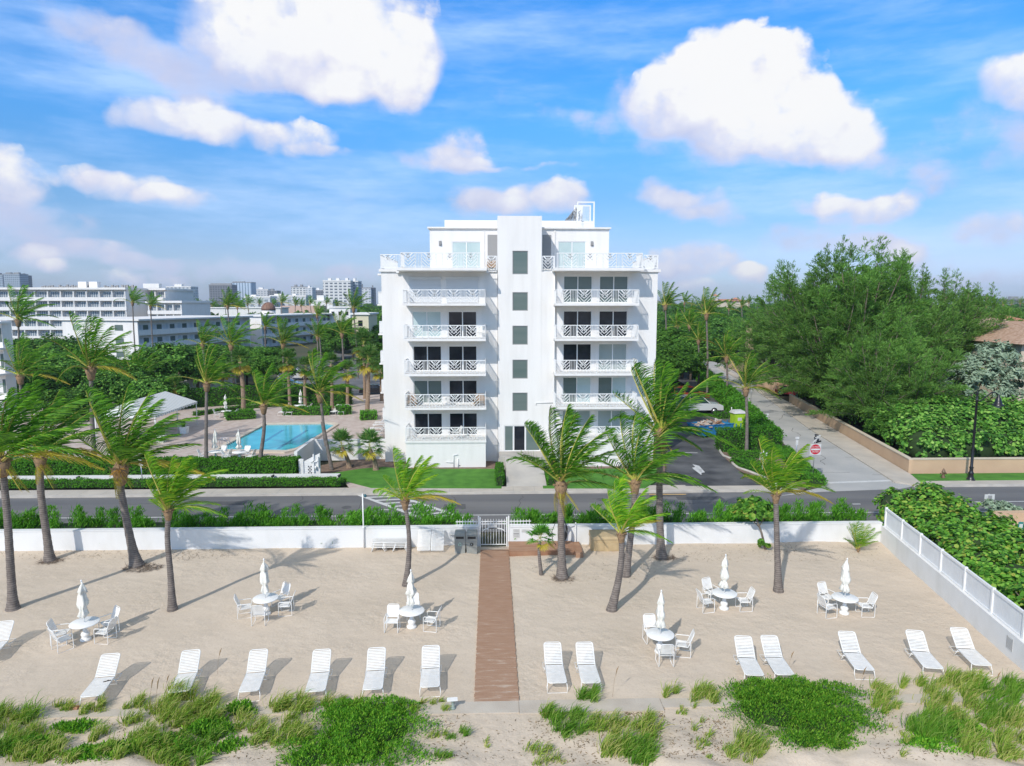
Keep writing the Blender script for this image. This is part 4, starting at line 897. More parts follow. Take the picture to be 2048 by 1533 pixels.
GRAPE2 = leafmat('sea_grape_leaf_bright', [(0.03,0.09,0.016),(0.05,0.15,0.022),(0.07,0.19,0.026),(0.09,0.23,0.03),(0.12,0.28,0.04),(0.15,0.32,0.05),(0.18,0.35,0.06),(0.24,0.36,0.07),(0.30,0.28,0.06)], 0.3, 0.38, 0.5)
SILV = leafmat('silver_leaf', [(0.14,0.19,0.15),(0.21,0.27,0.22),(0.30,0.36,0.30)], 0.15, 0.6)
HEDL = leafmat('hedge_leaf', [(0.022,0.075,0.010),(0.04,0.13,0.014),(0.07,0.19,0.02)], 0.25, 0.5)
HEDB = leafmat('bright_hedge_leaf', [(0.035,0.12,0.012),(0.06,0.19,0.018),(0.10,0.25,0.025)], 0.3, 0.5)
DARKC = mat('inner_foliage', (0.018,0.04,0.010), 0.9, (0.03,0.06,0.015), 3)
tprot = []
for i in range(3):
    rg = np.random.default_rng(100+i)
    bl = [(0,0,0,1,1,.75)] + [(math.cos(a)*.55, math.sin(a)*.55, rg.uniform(-.25,.3), rg.uniform(.45,.6), rg.uniform(.45,.6), rg.uniform(.38,.5)) for a in rg.uniform(0,6.28,5)]
    tprot.append(leaf_cloud(bl, 13000, .072, rg, clump=.2, nclump=34).build('crown', [CANL]))
gprot = []; GRAPE_SHADED = leafmat('sea_grape_leaf_shaded', [(0.018,0.05,0.012),(0.03,0.085,0.016),(0.05,0.13,0.024),(0.09,0.20,0.04),(0.16,0.28,0.06)], 0.22)  # sea grape green darkened: palm shade put into the leaf colour
for i in range(2):
    rg = np.random.default_rng(110+i)
    bl = [(0,0,0,1,1,.8)] + [(math.cos(a)*.6, math.sin(a)*.6, rg.uniform(-.3,.2), .5, .5, .45) for a in rg.uniform(0,6.28,5)]
    gprot.append(leaf_cloud(bl, 11000, .062, rg, 'disc', clump=.2, nclump=34).build('crown', [GRAPE_SHADED]))
used_t = {}
def tree(label, x, y, h, r, kind='t', i=0, group=None, name='broadleaf_tree', cat='tree', z0=0.0, flat=0.85):
    P = (tprot if kind == 't' else gprot)[i % (3 if kind == 't' else 2)]
    c = P if P.name not in used_t else P.copy()
    if P.name in used_t: C.objects.link(c)
    used_t[P.name] = 1
    root = empty(name, (x, y, z0), label=label, cat=cat, group=group)
    c.parent = root; cz = h - r*flat*.85; c.location = (0, 0, cz); c.scale = (r, r, r*flat); c.rotation_euler = (0, 0, x*1.7 + y)
    mb = MB(); mb.tube([(0,0,-.1),(.1,0,cz*.5),(0,.05,cz)], [r*.055,r*.045,r*.03], 6)
    for a in (0.3,2.2,4.4): mb.tube([(.05,0,cz*.45),(math.cos(a)*r*.35,math.sin(a)*r*.35,cz+r*.05),(math.cos(a)*r*.6,math.sin(a)*r*.6,cz+r*.3)], [r*.03,r*.02,r*.008], 5)
    mb.build('trunk', TBARK, root)
    return root
random.seed(21)
def gt(px, Y, h, r, label, **k): p = at(px, 605, Y); return tree(label, p.x, Y, h, r, **k)
lg = 'sea grape trees left of the pool deck'
for i, (px_, Y_, h_, r_, lb) in enumerate(((112,92,7.6,5.0,'dark sea grape tree at the left, below the condominium palms'), (40,118,7.5,5.5,'leafy tree at the foot of the white condominium, far left'), (95,124,7.8,5.5,'leafy tree at the foot of the white condominium, left of the walk-up end wall'), (160,112,6.2,4.8,'leafy tree before the walk-up end wall'), (190,86,6.6,4.4,'sea grape tree behind the tall left palm'), (130,72,4.6,3.4,'sea grape shrub behind the double palms on the left'), (238,80,6.0,4.0,'sea grape tree between the tall palm and the awning palm'), (330,90,8.2,4.8,'broad sea grape tree above the striped awning'), (300,78,5.0,3.4,'sea grape shrub behind the striped awning'), (385,96,7.4,4.4,'sea grape tree right of the awning'), (68,84,5.6,4.2,'sea grape tree beside the white building edge'), (420,104,7,4.4,'dark tree between the awning and the walk-up building'))):
    gt(px_, Y_, h_, r_, lb, kind='g', i=i, group=lg, name='sea_grape_tree')
def ok_spot(x, Y):
    v = Vector((x, Y, -CAM_H)); px_ = CAM_CX + CAM_F*v.dot(CAMR_)/v.dot(CAMF_); py_ = CAM_CY - CAM_F*v.dot(CAMU_)/v.dot(CAMF_)
    if -100 < x < -48 and 146 < Y < 262: return False           # walk-up building
    if 540 < px_ < 772 and py_ > 722: return False               # car park
    if px_ < 540 and Y < 100: return False
    if 1385 < px_ < 1600 and py_ > 722: return False
    return True
cnt = 0
ordn = ('front','second','third','fourth','fifth','sixth','seventh','eighth')
LM = [(372,'the condominium wing'),(406,'the awning hedge'),(438,'the walk-up building stair'),(470,'the striped tower'),(505,'the walk-up building jog'),(540,'the brown dome'),(574,'the bright pool palm'),(608,'the walk-up building far end'),(640,'the big grid tower'),(674,'the cream house left side'),(706,'the cream house'),(738,'the tall sabal palms'),(772,'the apartment building left edge'),
      (1330,'the apartment building right edge'),(1365,'the side road far end'),(1397,'the tall hedge palm'),(1430,'the hotel left tower'),(1462,'the peach pillar'),(1500,'the left end of the pines'),(1800,'the back of the pines'),(1860,'the thin apart pine, left side'),(1930,'the thin apart pine'),(1985,'the villa roofs'),(2060,'the right photo edge')]
woods = []; seen_ = {}
def put_tree(px_, p, row, h, r, kind):
    global cnt
    if px_ < 665 and p.y < 240:
        h = min(h, 13.3 - (690-605)*p.y/1365)
        if h < 2.6 or p.y > 190: return
        r = min(r, h*.62)
    if row > 7: woods.append((p.x, p.y, h, r)); return
    lm = min(LM, key=lambda q: abs(q[0]-px_))[1]; key = (lm, row); seen_[key] = seen_.get(key, 0) + 1
    lb = '%s canopy tree by %s, %s row back' % ('dense green' if kind == 't' else 'round-leaved', lm, ordn[row])
    if seen_[key] > 1: lb += ', right one'
    tree(lb, p.x, p.y, h, r, kind, cnt, group='trees of the far canopy'); cnt += 1
for row in range(15):
    Y_ = 92*1.145**row
    for px_ in np.arange(372, 772, 36 - row*0.4):
        p = at(px_+random.uniform(-14,14), 605, Y_*random.uniform(.95,1.06))
        if p.x < -60 and Y_ < 130: continue
        if not ok_spot(p.x, p.y): continue
        put_tree(px_, p, row, random.uniform(5.6,8.2)*(1 + min(row,8)*.035), random.uniform(3.2,4.6)*(1+row*.09), 't' if random.random() < .75 else 'g')
    for px_ in list(np.arange(1322, 1520, 34)) + list(np.arange(1780, 2090, 46)):
        if px_ > 1700 and Y_ < 105: continue
        if px_ < 1400 and Y_ < 100: continue
        p = at(px_+random.uniform(-12,12), 605, Y_*random.uniform(.95,1.06))
        if not ok_spot(p.x, p.y): continue
        put_tree(px_, p, row, random.uniform(6.5,9.6)*(1+min(row,8)*.02), random.uniform(3.4,4.8)*(1+row*.09), 't' if random.random() < .7 else 'g')
# the far-off wood that reads as one mass, out to the horizon
rg = np.random.default_rng(55); LV = Leaves()
for Y_ in (640, 760, 900, 1100, 1400, 1900):
    for px_ in np.arange(-40, 2100, 26): p = at(px_+rg.uniform(-9,9), 605, Y_*rg.uniform(.94,1.06)); woods.append((p.x, p.y, rg.uniform(8,12.2), Y_*rg.uniform(.009,.013)))
for x_, y_, h_, r_ in woods:
    k = 420; d = norm(rg.normal(0,1,(k,3))); d[:,2] = np.abs(d[:,2]); P = np.array([x_,y_,h_-r_*.7]) + d*np.array([r_,r_,r_*.7])*rg.uniform(.8,1.05,(k,1))*(1+.12*np.sin(d[:,:1]*9+x_)); Nn = norm(d+rg.normal(0,.5,(k,3))); T = norm(np.cross(Nn, rg.normal(0,1,(k,3)))); B = np.cross(Nn,T); s = r_*.13*rg.uniform(.6,1.3,(k,1))
    LV.quads(np.stack([P-T*s, P-B*s*.6, P+T*s, P+B*s*.6],1), 0)
tag(LV.build('distant_woods', [CANL]), 'far-off green woods running to the horizon', 'woods', kind='stuff')
gt(1345, 96, 7.6, 4.4, 'leafy tree beside the right corner of the apartment building', i=1); gt(1368, 118, 9, 5, 'bushy tree behind the first one at the right corner of the apartment building', kind='g')

n1_, f1_ = g(1820,948), g(1580,806)
for i, (px_, Y_, h_, r_, lb) in enumerate(((1607,84,4.6,3.6,'dark shrub tree beside the red car under the pines'),(1640,78,4.4,3.4,'dark understory tree at the far end of the peach wall'),(1672,72,4.2,3.2,'dark understory tree over the middle of the peach wall'),(1706,66,4.0,3.0,'understory tree over the near middle of the peach wall'),(1745,61,3.4,2.5,'green shrub tree spilling over the peach wall by the sea grapes'),(1700,82,6,4,'understory tree deep between the pine trunks'),(1780,72,4.6,3.6,'understory tree left of the sea grape thicket'),(1650,92,6,4.4,'understory tree deep behind the red car'),(1830,74,4.6,3.2,'understory tree at the foot of the thick trunked pine'))):
    wp_ = n1_ + (f1_-n1_)*((Y_-n1_.y)/(f1_.y-n1_.y)); p = at(px_, 605, Y_); tree(lb, max(p.x, wp_.x+r_*1.0+.5), Y_, h_, r_, 'g' if i % 2 else 't', i, group='understory of the pines')
# ---- hedges
def hedge(label, pts, width, h, z0=0.0, dens=220, leaf=.09, m=None, seed=0, name='hedge', bumpy=.08, kindb='quad', cat='hedge', group=None, taper=1.0):
    rg = np.random.default_rng(seed+500); root = None; core = MB(); LV = Leaves(); pts = [Vector(p) for p in pts]
    for a, b in zip(pts[:-1], pts[1:]):
        d = b - a; Ln = d.length; d = d/Ln; n = Vector((-d.y, d.x, 0)); w = width/2
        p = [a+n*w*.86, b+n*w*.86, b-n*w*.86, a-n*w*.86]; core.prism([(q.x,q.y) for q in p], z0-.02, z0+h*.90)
        k1 = int(dens*Ln*width*1.2); k2 = int(dens*Ln*h)
        da, na = np.array(d), np.array(n); A0 = np.array(a)
        def put(k, side):
            u = rg.uniform(-.1, Ln+.1, k)[:,None]
            if side == 0: v = rg.uniform(-w,w,k)[:,None]; z = np.full((k,1),h); nn = np.array([0,0,1.])
            elif abs(side) == 1: v = np.full((k,1),w*side); z = rg.uniform(0.02,h,k)[:,None]; nn = na*side
            else: u = np.full((k,1), Ln if side == 2 else 0.0); v = rg.uniform(-w,w,k)[:,None]; z = rg.uniform(.02,h,k)[:,None]; nn = da*(1 if side == 2 else -1)
            P = A0 + da*u + na*v; P[:,2:3] = z0 + z
            nz_ = np.array([mnoise.noise(Vector((q[0]*1.3, q[1]*1.3, q[2]*1.5))) for q in P])[:,None]
            P = P + nn*(nz_*bumpy*2 + rg.normal(0,bumpy*.45,(k,1)))
            Nn = norm(nn*.8 + rg.normal(0,.6,(k,3)) + np.array([0,0,.35])); T = norm(np.cross(Nn, rg.normal(0,1,(k,3)))); B = np.cross(Nn,T); s = leaf*rg.uniform(.6,1.3,(k,1))
            LV.quads(np.stack([P-T*s*.8, P-B*s*.4, P+T*s*.8, P+B*s*.4],1), 0)
        put(k1, 0); put(k2, 1); put(k2, -1); put(int(dens*width*h), 2); put(int(dens*width*h), 3)
    root = empty(name, pts[0], label=label, cat=cat, group=group)
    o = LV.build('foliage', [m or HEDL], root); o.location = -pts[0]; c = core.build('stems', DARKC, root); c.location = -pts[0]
    return root
hedge('long tall clipped hedge along the near side of the pool deck', [(-60,51.7,0),(-14.8,51.3,0)], 1.5, 1.42, .1, 230, .10, HEDB, 1)
hedge('low clipped hedge strip between sidewalk and low white wall', [(-60,49.1,0),(-11.5,49.0,0),(-10.9,48.6,0)], 1.0, .42, .1, 300, .07, HEDB, 2)
hedge('dark hedge curving behind the pool deck', [g(300,822,1.2),g(420,812,1.2),g(520,806,1.2),g(640,806,1.2),g(697,810,1.2)], 1.6, 2.3, 1.0, 60, .14, HEDL, 3)
hedge('low hedge strip in front of the dark hedge behind the deck', [g(380,836,1.2)+Vector((0,1.3,0)),g(475,822,1.2)+Vector((0,1.3,0)),g(560,815,1.2)+Vector((0,1.3,0)),g(690,816,1.2)+Vector((0,1.3,0))], .9, .5, 1.1, 90, .11, HEDB, 4)
hedge('oval planter hedge with a sabal palm left of the pool', [g(452,838,1.2),g(508,834,1.2)], 3.0, .7, 1.2, 120, .10, HEDB, 5)
hedge('square planter hedge round the sabal trunks near the building', [g(722,838,1.2),g(752,837,1.2)], 2.4, .7, 1.2, 120, .10, HEDB, 6)
hedge('box hedge behind the pool loungers, left part', [g(570,829,1.2),g(660,829,1.2)], 1.6, .8, 1.2, 110, .10, HEDB, 7)
hedge('box hedge behind the pool loungers, right end', [g(676,829,1.2),g(698,827,1.2)], 1.8, .9, 1.2, 110, .10, HEDB, 8)
hedge('small clipped hedge left of the entrance walk', [(0.55,48.1,0),(0.6,52.4,0)], .55, .75, .1, 300, .07, HEDL, 9)
hedge('small clipped hedge right of the entrance walk', [(4.25,48.1,0),(4.3,50,0)], .45, .6, .1, 300, .07, HEDB, 10)
hg = [g(1541,862,1.8), g(1508,832,1.8), g(1466,788,1.8), g(1424,755,1.8), g(1396,731,1.8), g(1376,715,1.8)]
hg = [Vector((p.x, p.y, 0)) for p in hg]
hedge('long bushy hedge between parking lot and side road', hg, 2.0, 1.75, 0, 70, .17, HEDB, 11, bumpy=.25)
hedge('tall hedge facing the road behind the single palm', [g(1446,906)+Vector((0,.8,0)), g(1556,902)+Vector((0,.8,0))], 1.8, 1.95, 0, 130, .12, HEDL, 12, bumpy=.14)
hedge('low clipped hedge edging the side road', [g(1563,905), g(1600,942), g(1634,972)], 1.3, .55, .05, 260, .08, HEDB, 13)
hedge('low clipped hedge in front of the tall one', [g(1452,914)+Vector((.4,.2,0)), g(1545,918)], 1.0, .5, .05, 260, .08, HEDB, 14)
hedge('low planting around the exit sign', [g(1470,926)+Vector((.5,0,0)), g(1520,944), g(1600,962)], 1.7, .38, .05, 220, .10, HEDL, 15, bumpy=.12)
hedge('small round bush by the white car', [g(1432,836), g(1452,836)], 1.6, .6, 0, 90, .12, HEDL, 16)
gb = hedge('clipped hedge strip behind the silver tree on the right', [at(1830,800,66)-Vector((0,0,at(1830,800,66).z)), at(1950,800,66)-Vector((0,0,at(1950,800,66).z))], 1.4, 3.3, 0, 60, .15, HEDB, 17)

# feathery road hedge just behind the beach wall, in separate runs
FEATH = leafmat('feathery_green', [(0.04,0.14,0.012),(0.07,0.22,0.018),(0.11,0.29,0.03),(0.17,0.36,0.05)], 0.4, 0.5)
def feathery(label, x0, x1, seed, h=1.78):
    rg = np.random.default_rng(seed); LV = Leaves(); n = int((x1-x0)*1500); nb = int((x1-x0)*5)
    bx = rg.uniform(x0, x1, nb); by = rg.uniform(36.75, 38.0, nb); bh = h*rg.uniform(.66,1.22,nb); idx = rg.integers(0, nb, n)
    t = rg.uniform(.12,1,n); rad = .50*(1-t*.68)
    P = np.stack([bx[idx]+rg.normal(0,1,n)*rad*.7+t*.12, by[idx]+rg.normal(0,1,n)*rad*.6, bh[idx]*t*.93], 1)
    d = norm(np.stack([rg.normal(.25,.45,n), rg.normal(0,.4,n), rg.uniform(.5,1.3,n)],1)); L_ = rg.uniform(.12,.30,(n,1)); w = norm(np.cross(d, rg.normal(0,1,(n,3))))*.020
    LV.strips(np.stack([np.stack([P-w*.6,P+w*.6],1), np.stack([P+d*L_*.5-w,P+d*L_*.5+w],1), np.stack([P+d*L_-w*.2,P+d*L_+w*.2],1)],1), 0)
    root = empty('hedge', ((x0+x1)/2,37.4,0), label=label, cat='hedge', group='feathery hedge runs behind the beach wall')
    o = LV.build('foliage', [FEATH], root); o.location = (-(x0+x1)/2,-37.4,0)
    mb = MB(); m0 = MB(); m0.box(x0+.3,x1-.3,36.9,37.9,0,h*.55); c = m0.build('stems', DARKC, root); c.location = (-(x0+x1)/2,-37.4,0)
feathery('feathery hedge run from the left photo edge to the white lamp post', -32, -8.6, 1)
feathery('feathery hedge run between the white lamp post and the beach gate', -8.5, -1.3, 2)
feathery('feathery hedge run from the beach gate to the tallest palm', 1.3, 10.9, 3, 1.7)
feathery('feathery hedge run from the tallest palm to the sea grape sapling', 11, 15.7, 4, 1.6)
feathery('feathery hedge run from the sea grape sapling to the corner fence post', 16.2, 21.0, 5)

# ---- sea grape masses (round leaves)
def grape_mass(label, blobs, n, leaf, m, seed, name='sea_grape_hedge', up=.6, **k):
    rg = np.random.default_rng(seed); b0 = blobs[0]; root = empty(name, (b0[0],b0[1],0), label=label, cat='hedge' if 'hedge' in name else 'shrub')
    o = leaf_cloud(blobs, n, leaf, rg, 'disc', clump=.22, nclump=50, up=up, shell=(.8,1.04), zmin=.02).build('foliage', [m], root); o.location = (-b0[0],-b0[1],0)
    mb = MB()
    for b in blobs:
        r_ = [x*.80 for x in b[3:6]]; vs = []; nn = 10
        prof = [(math.cos(a), math.sin(a)) for a in np.linspace(-1.2,1.45,7)]
        base = len(mb.v); mb.lathe([(max(.05,p[0]), p[1]) for p in prof], (0,0,0), nn)
        for i in range(base, len(mb.v)): x,y,z = mb.v[i]; mb.v[i] = (b[0]+x*r_[0], b[1]+y*r_[1], max(-.05,b[2]+z*r_[2]))
        for kk in range(3): a = rg.uniform(0,6.28); mb.tube([(b[0],b[1],0),(b[0]+math.cos(a)*b[3]*.4,b[1]+math.sin(a)*b[4]*.4,b[2]),(b[0]+math.cos(a)*b[3]*.8,b[1]+math.sin(a)*b[4]*.8,b[2]+b[5]*.5)], [.05,.035,.015], 5, 1)
    c = mb.build('branches', [DARKC, TBARK], root); c.location = (-b0[0],-b0[1],0)
    return root
def wallx(y): return 21.55 - 3.0*(35.95-y)/16.95
bl = []
rg = np.random.default_rng(9)
for y_ in np.arange(18.5, 39.4, 1.15):
    for k_ in range(2):
        off = 2.35 + k_*2.5 + rg.uniform(-.4,.4); hh = (2.15 if k_ == 0 else 2.5) + rg.uniform(-.25,.3) - max(0,(y_-36))*.05
        if y_ < 27: off -= .15
        if k_ == 1 and y_ > 34: off -= .9
        bl.append((wallx(y_)+off, y_, hh*.45, 1.5, 1.2, hh*.55))
grape_mass('long sea grape hedge with big round leaves beyond the white board fence', bl, 42000, .19, GRAPE2, 1)
bl = []
for px_ in np.arange(1790, 2110, 26):
    for Y_ in (54.3, 58.3, 63.0):
        p = at(px_ + rg.uniform(-8,8), 605, Y_); wp_ = n1_ + (f1_-n1_)*((Y_-n1_.y)/(f1_.y-n1_.y))
        if p.x < wp_.x + 2.0: continue
        hh = (3.0 if Y_ < 55 else 3.9 if Y_ < 60 else 4.3) + rg.uniform(-.4,.3) - max(0, (1850-px_)*.012)
        if px_ < 1815 and Y_ < 55: continue
        bl.append((p.x, Y_, hh*.45, 2.0, 1.9, hh*.56))
grape_mass('wide sea grape thicket behind the peach wall', bl, 42000, .25, GRAPE, 2, name='sea_grape_thicket')
b_ = g(1532,1102); c_ = at(1508,1022,b_.y+.8)
rg = np.random.default_rng(77); root = empty('sea_grape_sapling', b_, label='leaning sea grape sapling with a leafy crown over the beach wall', cat='small tree')
o = leaf_cloud([(c_.x,c_.y,c_.z,1.05,.9,.75),(c_.x+.9,c_.y,c_.z-.25,.6,.6,.5),(c_.x-.7,c_.y,c_.z-.1,.55,.5,.45),(b_.x-.05,b_.y+.1,.32,.32,.3,.3)], 1900, .24, rg, 'disc', clump=.25, nclump=26, up=.5, shell=(.45,1.0)).build('crown', [GRAPE2], root); o.location = -b_
mb = MB(); rel = c_ - b_; mb.tube([(0,0,-.05),rel*.45+Vector((.05,0,0)),rel*.8,rel+Vector((0,0,.3))], [.07,.055,.04,.02], 7); mb.tube([rel*.6,rel*.8+Vector((.5,0,.1)),rel+Vector((.8,0,0))],[.035,.025,.012],5); mb.tube([rel*.6,rel*.85+Vector((-.4,.1,0)),rel+Vector((-.7,0,.1))],[.035,.025,.012],5); mb.build('trunk', TBARK, root)
# silver buttonwood
def silver(label, blobs, n, leaf, seed, name='silver_buttonwood'):
    rg = np.random.default_rng(seed); b0 = blobs[0]; root = empty(name, (b0[0],b0[1],0), label=label, cat='tree' if 'wood' in name else 'shrub')
    o = leaf_cloud(blobs, n, leaf, rg, 'quad', clump=.24, nclump=40, up=.7, aspect=2.0, shell=(.7,1.05)).build('crown', [SILV], root); o.location = (-b0[0],-b0[1],0)
    mb = MB()
    for b in blobs: mb.tube([(0,0,0),((b[0]-b0[0])*.5,(b[1]-b0[1])*.5,b[2]*.5),(b[0]-b0[0],b[1]-b0[1],b[2])], [.12,.08,.03], 6)
    mb.build('trunk', TBARK, root)
bs = []
for px_, py_, r_ in ((1915,775,1.9),(1955,740,2.1),(1990,715,1.9),(2020,760,2.2),(1975,780,2.2),(1930,750,1.7),(2050,790,2.0)):
    p = at(px_,py_,67); bs.append((p.x,p.y,p.z,r_,r_,r_*.8))
silver('pale silver-green buttonwood tree before the tiled villa', bs, 9000, .26, 1)
bs = []
for px_, py_, r_ in ((1985,1010,.55),(2010,1015,.6),(2035,1025,.6),(2060,1030,.6),(1998,1025,.55)):
    p = at(px_,py_,40.0); bs.append((p.x,p.y,p.z-.1,r_,r_,r_*.7))
silver('low silver-green shrub by the small white sign', bs, 3000, .13, 2, name='silver_shrub')

# ---- feathery pines (casuarina)
CASU = leafmat('casuarina_needle', [(0.06,0.125,0.032),(0.09,0.18,0.045),(0.13,0.24,0.06),(0.18,0.31,0.08)], 0.45, 0.6)
def casuarina(name, seed, H, Rr, n_limb=34, spray=46, low=0.07):
    """several stems fanning from a short trunk to a broad dome, each carrying layered sprays of fine needles"""
    rg = np.random.default_rng(seed); LV = Leaves(); mb = MB()
    mb.tube([(0,0,-.2),(.2,.1,H*.18),(.1,.1,H*.45)], [H*.022,H*.016,H*.008], 8)
    for k in range(n_limb):
        a = k*2.399 + rg.uniform(-.35,.35); q = (k+.5)/n_limb; e = math.radians(-8 + 96*q**.8)
        z0 = H*(.08+.22*rg.uniform()); ez = max(0, math.sin(e))
        P2 = np.array([math.cos(a)*math.cos(e)*Rr*.95, math.sin(a)*math.cos(e)*Rr*.95, z0 + (H*.86-z0)*ez*rg.uniform(.74,1.0) + (0 if e > 0 else H*.04)]); P0 = np.array([.1,.1,z0]); P1 = (P0+P2)/2 + np.array([0,0,.06*H*math.cos(e)]); P2[0] += .5
        L_ = np.linalg.norm(P2-P0); tt = np.linspace(0,1,6)[:,None]; cv = (1-tt)**2*P0+2*tt*(1-tt)*P1+tt*tt*P2
        mb.tube([tuple(c_) for c_ in cv], [.012*L_*(1-.9*u_)+.012 for u_ in tt[:,0]], 5)
        nb = int(7+L_*1.6); bt = np.sort(rg.uniform(.22,1.0,nb)); T = norm(2*(1-bt[:,None])*(P1-P0)+2*bt[:,None]*(P2-P1)); Bc = (1-bt[:,None])**2*P0 + 2*bt[:,None]*(1-bt[:,None])*P1 + bt[:,None]**2*P2
        for j in range(nb):
            r_ = (1.15-bt[j])*2.3*rg.uniform(.6,1.2)+.25; s_ = rg.normal(0,1,3)*np.array([1,1,.25]); s_ = s_/max(.01,np.linalg.norm(s_))*r_ + T[j]*r_*.55
            mb.tube([tuple(Bc[j]), tuple(Bc[j]+s_)], [.02,.006], 3)
            kk = int(spray*(.5+.5*r_)); u = rg.uniform(0.05,1.1,(kk,1)); wd = .10+.16*r_*(1.1-u*.8); P = Bc[j] + s_*u + rg.normal(0,1,(kk,3))*wd*np.array([1,1,.45]); sn = s_/max(.01,np.linalg.norm(s_))
            dd = norm(sn*.8 + T[j]*.5 + np.array([.3,0,.3]) + rg.normal(0,.45,(kk,3))); Ls = rg.uniform(.22,.50,(kk,1)); w = norm(np.cross(dd, rg.normal(0,1,(kk,3))))*rg.uniform(.022,.045,(kk,1))
            tip = P + dd*Ls*.6 + norm(dd - np.array([0,0,.7]))*Ls*.4
            LV.strips(np.stack([np.stack([P-w*.5,P+w*.5],1), np.stack([P+dd*Ls*.6-w,P+dd*Ls*.6+w],1), np.stack([tip-w*.2,tip+w*.2],1)],1), 0)
        if e > .5 and k % 3 == 0:                                     # an upright leader with short whorls
            hs = rg.uniform(1.0,3.0)*H/17*(1.25 if e > 1.1 else .9); Q = P2 + np.array([.25,0,hs]); mb.tube([tuple(P2), tuple(Q)], [.03,.008], 4)
            for j in range(13):
                t_ = (j+.5)/13; r_ = (1-t_)*.85+.10; aa = j*2.4; P3 = P2 + (Q-P2)*t_; s_ = np.array([math.cos(aa)+.2, math.sin(aa), .45])*r_*rg.uniform(.5,1.6); kk = int(40*(1.2-t_)); u = rg.uniform(0,1.1,(kk,1)); P = P3 + s_*u + rg.normal(0,.09,(kk,3)); dd = norm(s_/r_*.6+np.array([.2,0,.5])+rg.normal(0,.4,(kk,3))); Ls = rg.uniform(.18,.40,(kk,1)); w = norm(np.cross(dd, rg.normal(0,1,(kk,3))))*.03
                LV.strips(np.stack([np.stack([P-w*.5,P+w*.5],1), np.stack([P+dd*Ls*.6-w,P+dd*Ls*.6+w],1), np.stack([P+dd*Ls-w*.2,P+dd*Ls+w*.2],1)],1), 0)
    c = LV.build('crown', [CASU]); t_ = mb.build('trunk', TBARK); return c, t_
cprot = [casuarina('c', 201, 17, 6.3), casuarina('c', 202, 18, 5.8), casuarina('c', 203, 14, 6.8, 30)]; cu = [0]*3
def pine(label, px, Y, top_py, i, s=None, rz=0.0, lean=0.0):
    top = at(px, top_py, Y); Hs = (17,18,14)[i]; s = top.z/Hs/.99 if s is None else s
    wp_ = n1_ + (f1_-n1_)*((Y-n1_.y)/(f1_.y-n1_.y)); top.x = max(top.x, wp_.x + 1.6) if Y < 88 else top.x
    root = empty('feathery_pine', (top.x, Y, 0), label=label, cat='tree', group='feathery pines behind the peach wall')
    for part in cprot[i]:
        c = part if not cu[i] else part.copy()
        if cu[i]: C.objects.link(c)
        c.parent = root; c.scale = (s,s,s*1.0); c.rotation_euler = (0, lean, rz)
    cu[i] = 1
for a in (('feathery pine at the left end of the big clump', 1550, 108, 556, 2, None, .4), ('feathery pine second from the left in the big clump', 1592, 97, 508, 0, None, 1.4), ('tall feathery pine in the left middle of the clump', 1645, 82, 480, 1, None, 2.9),
          ('feathery pine leaning over the driveway opening', 1672, 76, 560, 2, None, 4.2), ('tallest feathery pine, twin top in the middle of the clump', 1695, 80, 462, 1, None, .2), ('feathery pine with the highest thin leader', 1733, 77, 456, 0, None, 5.0),
          ('feathery pine right of the highest leader', 1785, 80, 492, 1, None, 3.6), ('feathery pine with a narrow top at the right of the clump', 1812, 76, 500, 0, None, 2.2), ('feathery pine at the right end of the clump', 1852, 82, 520, 1, None, 1.0),
          ('thick trunked low pine above the sea grapes', 1838, 66, 640, 2, None, .9), ('low spreading pine over the peach wall', 1755, 66, 655, 2, None, 2.7), ('thin see-through pine standing apart on the right', 1925, 84, 524, 0, None, .7), ('far low pine near the villa roofs', 1995, 110, 572, 2, None, 2.0),
          ('low dark pine filling the middle of the clump', 1760, 68, 620, 2, None, 5.5), ('low pine beside the red car', 1655, 84, 620, 2, None, 3.3)):
    pine(*a)
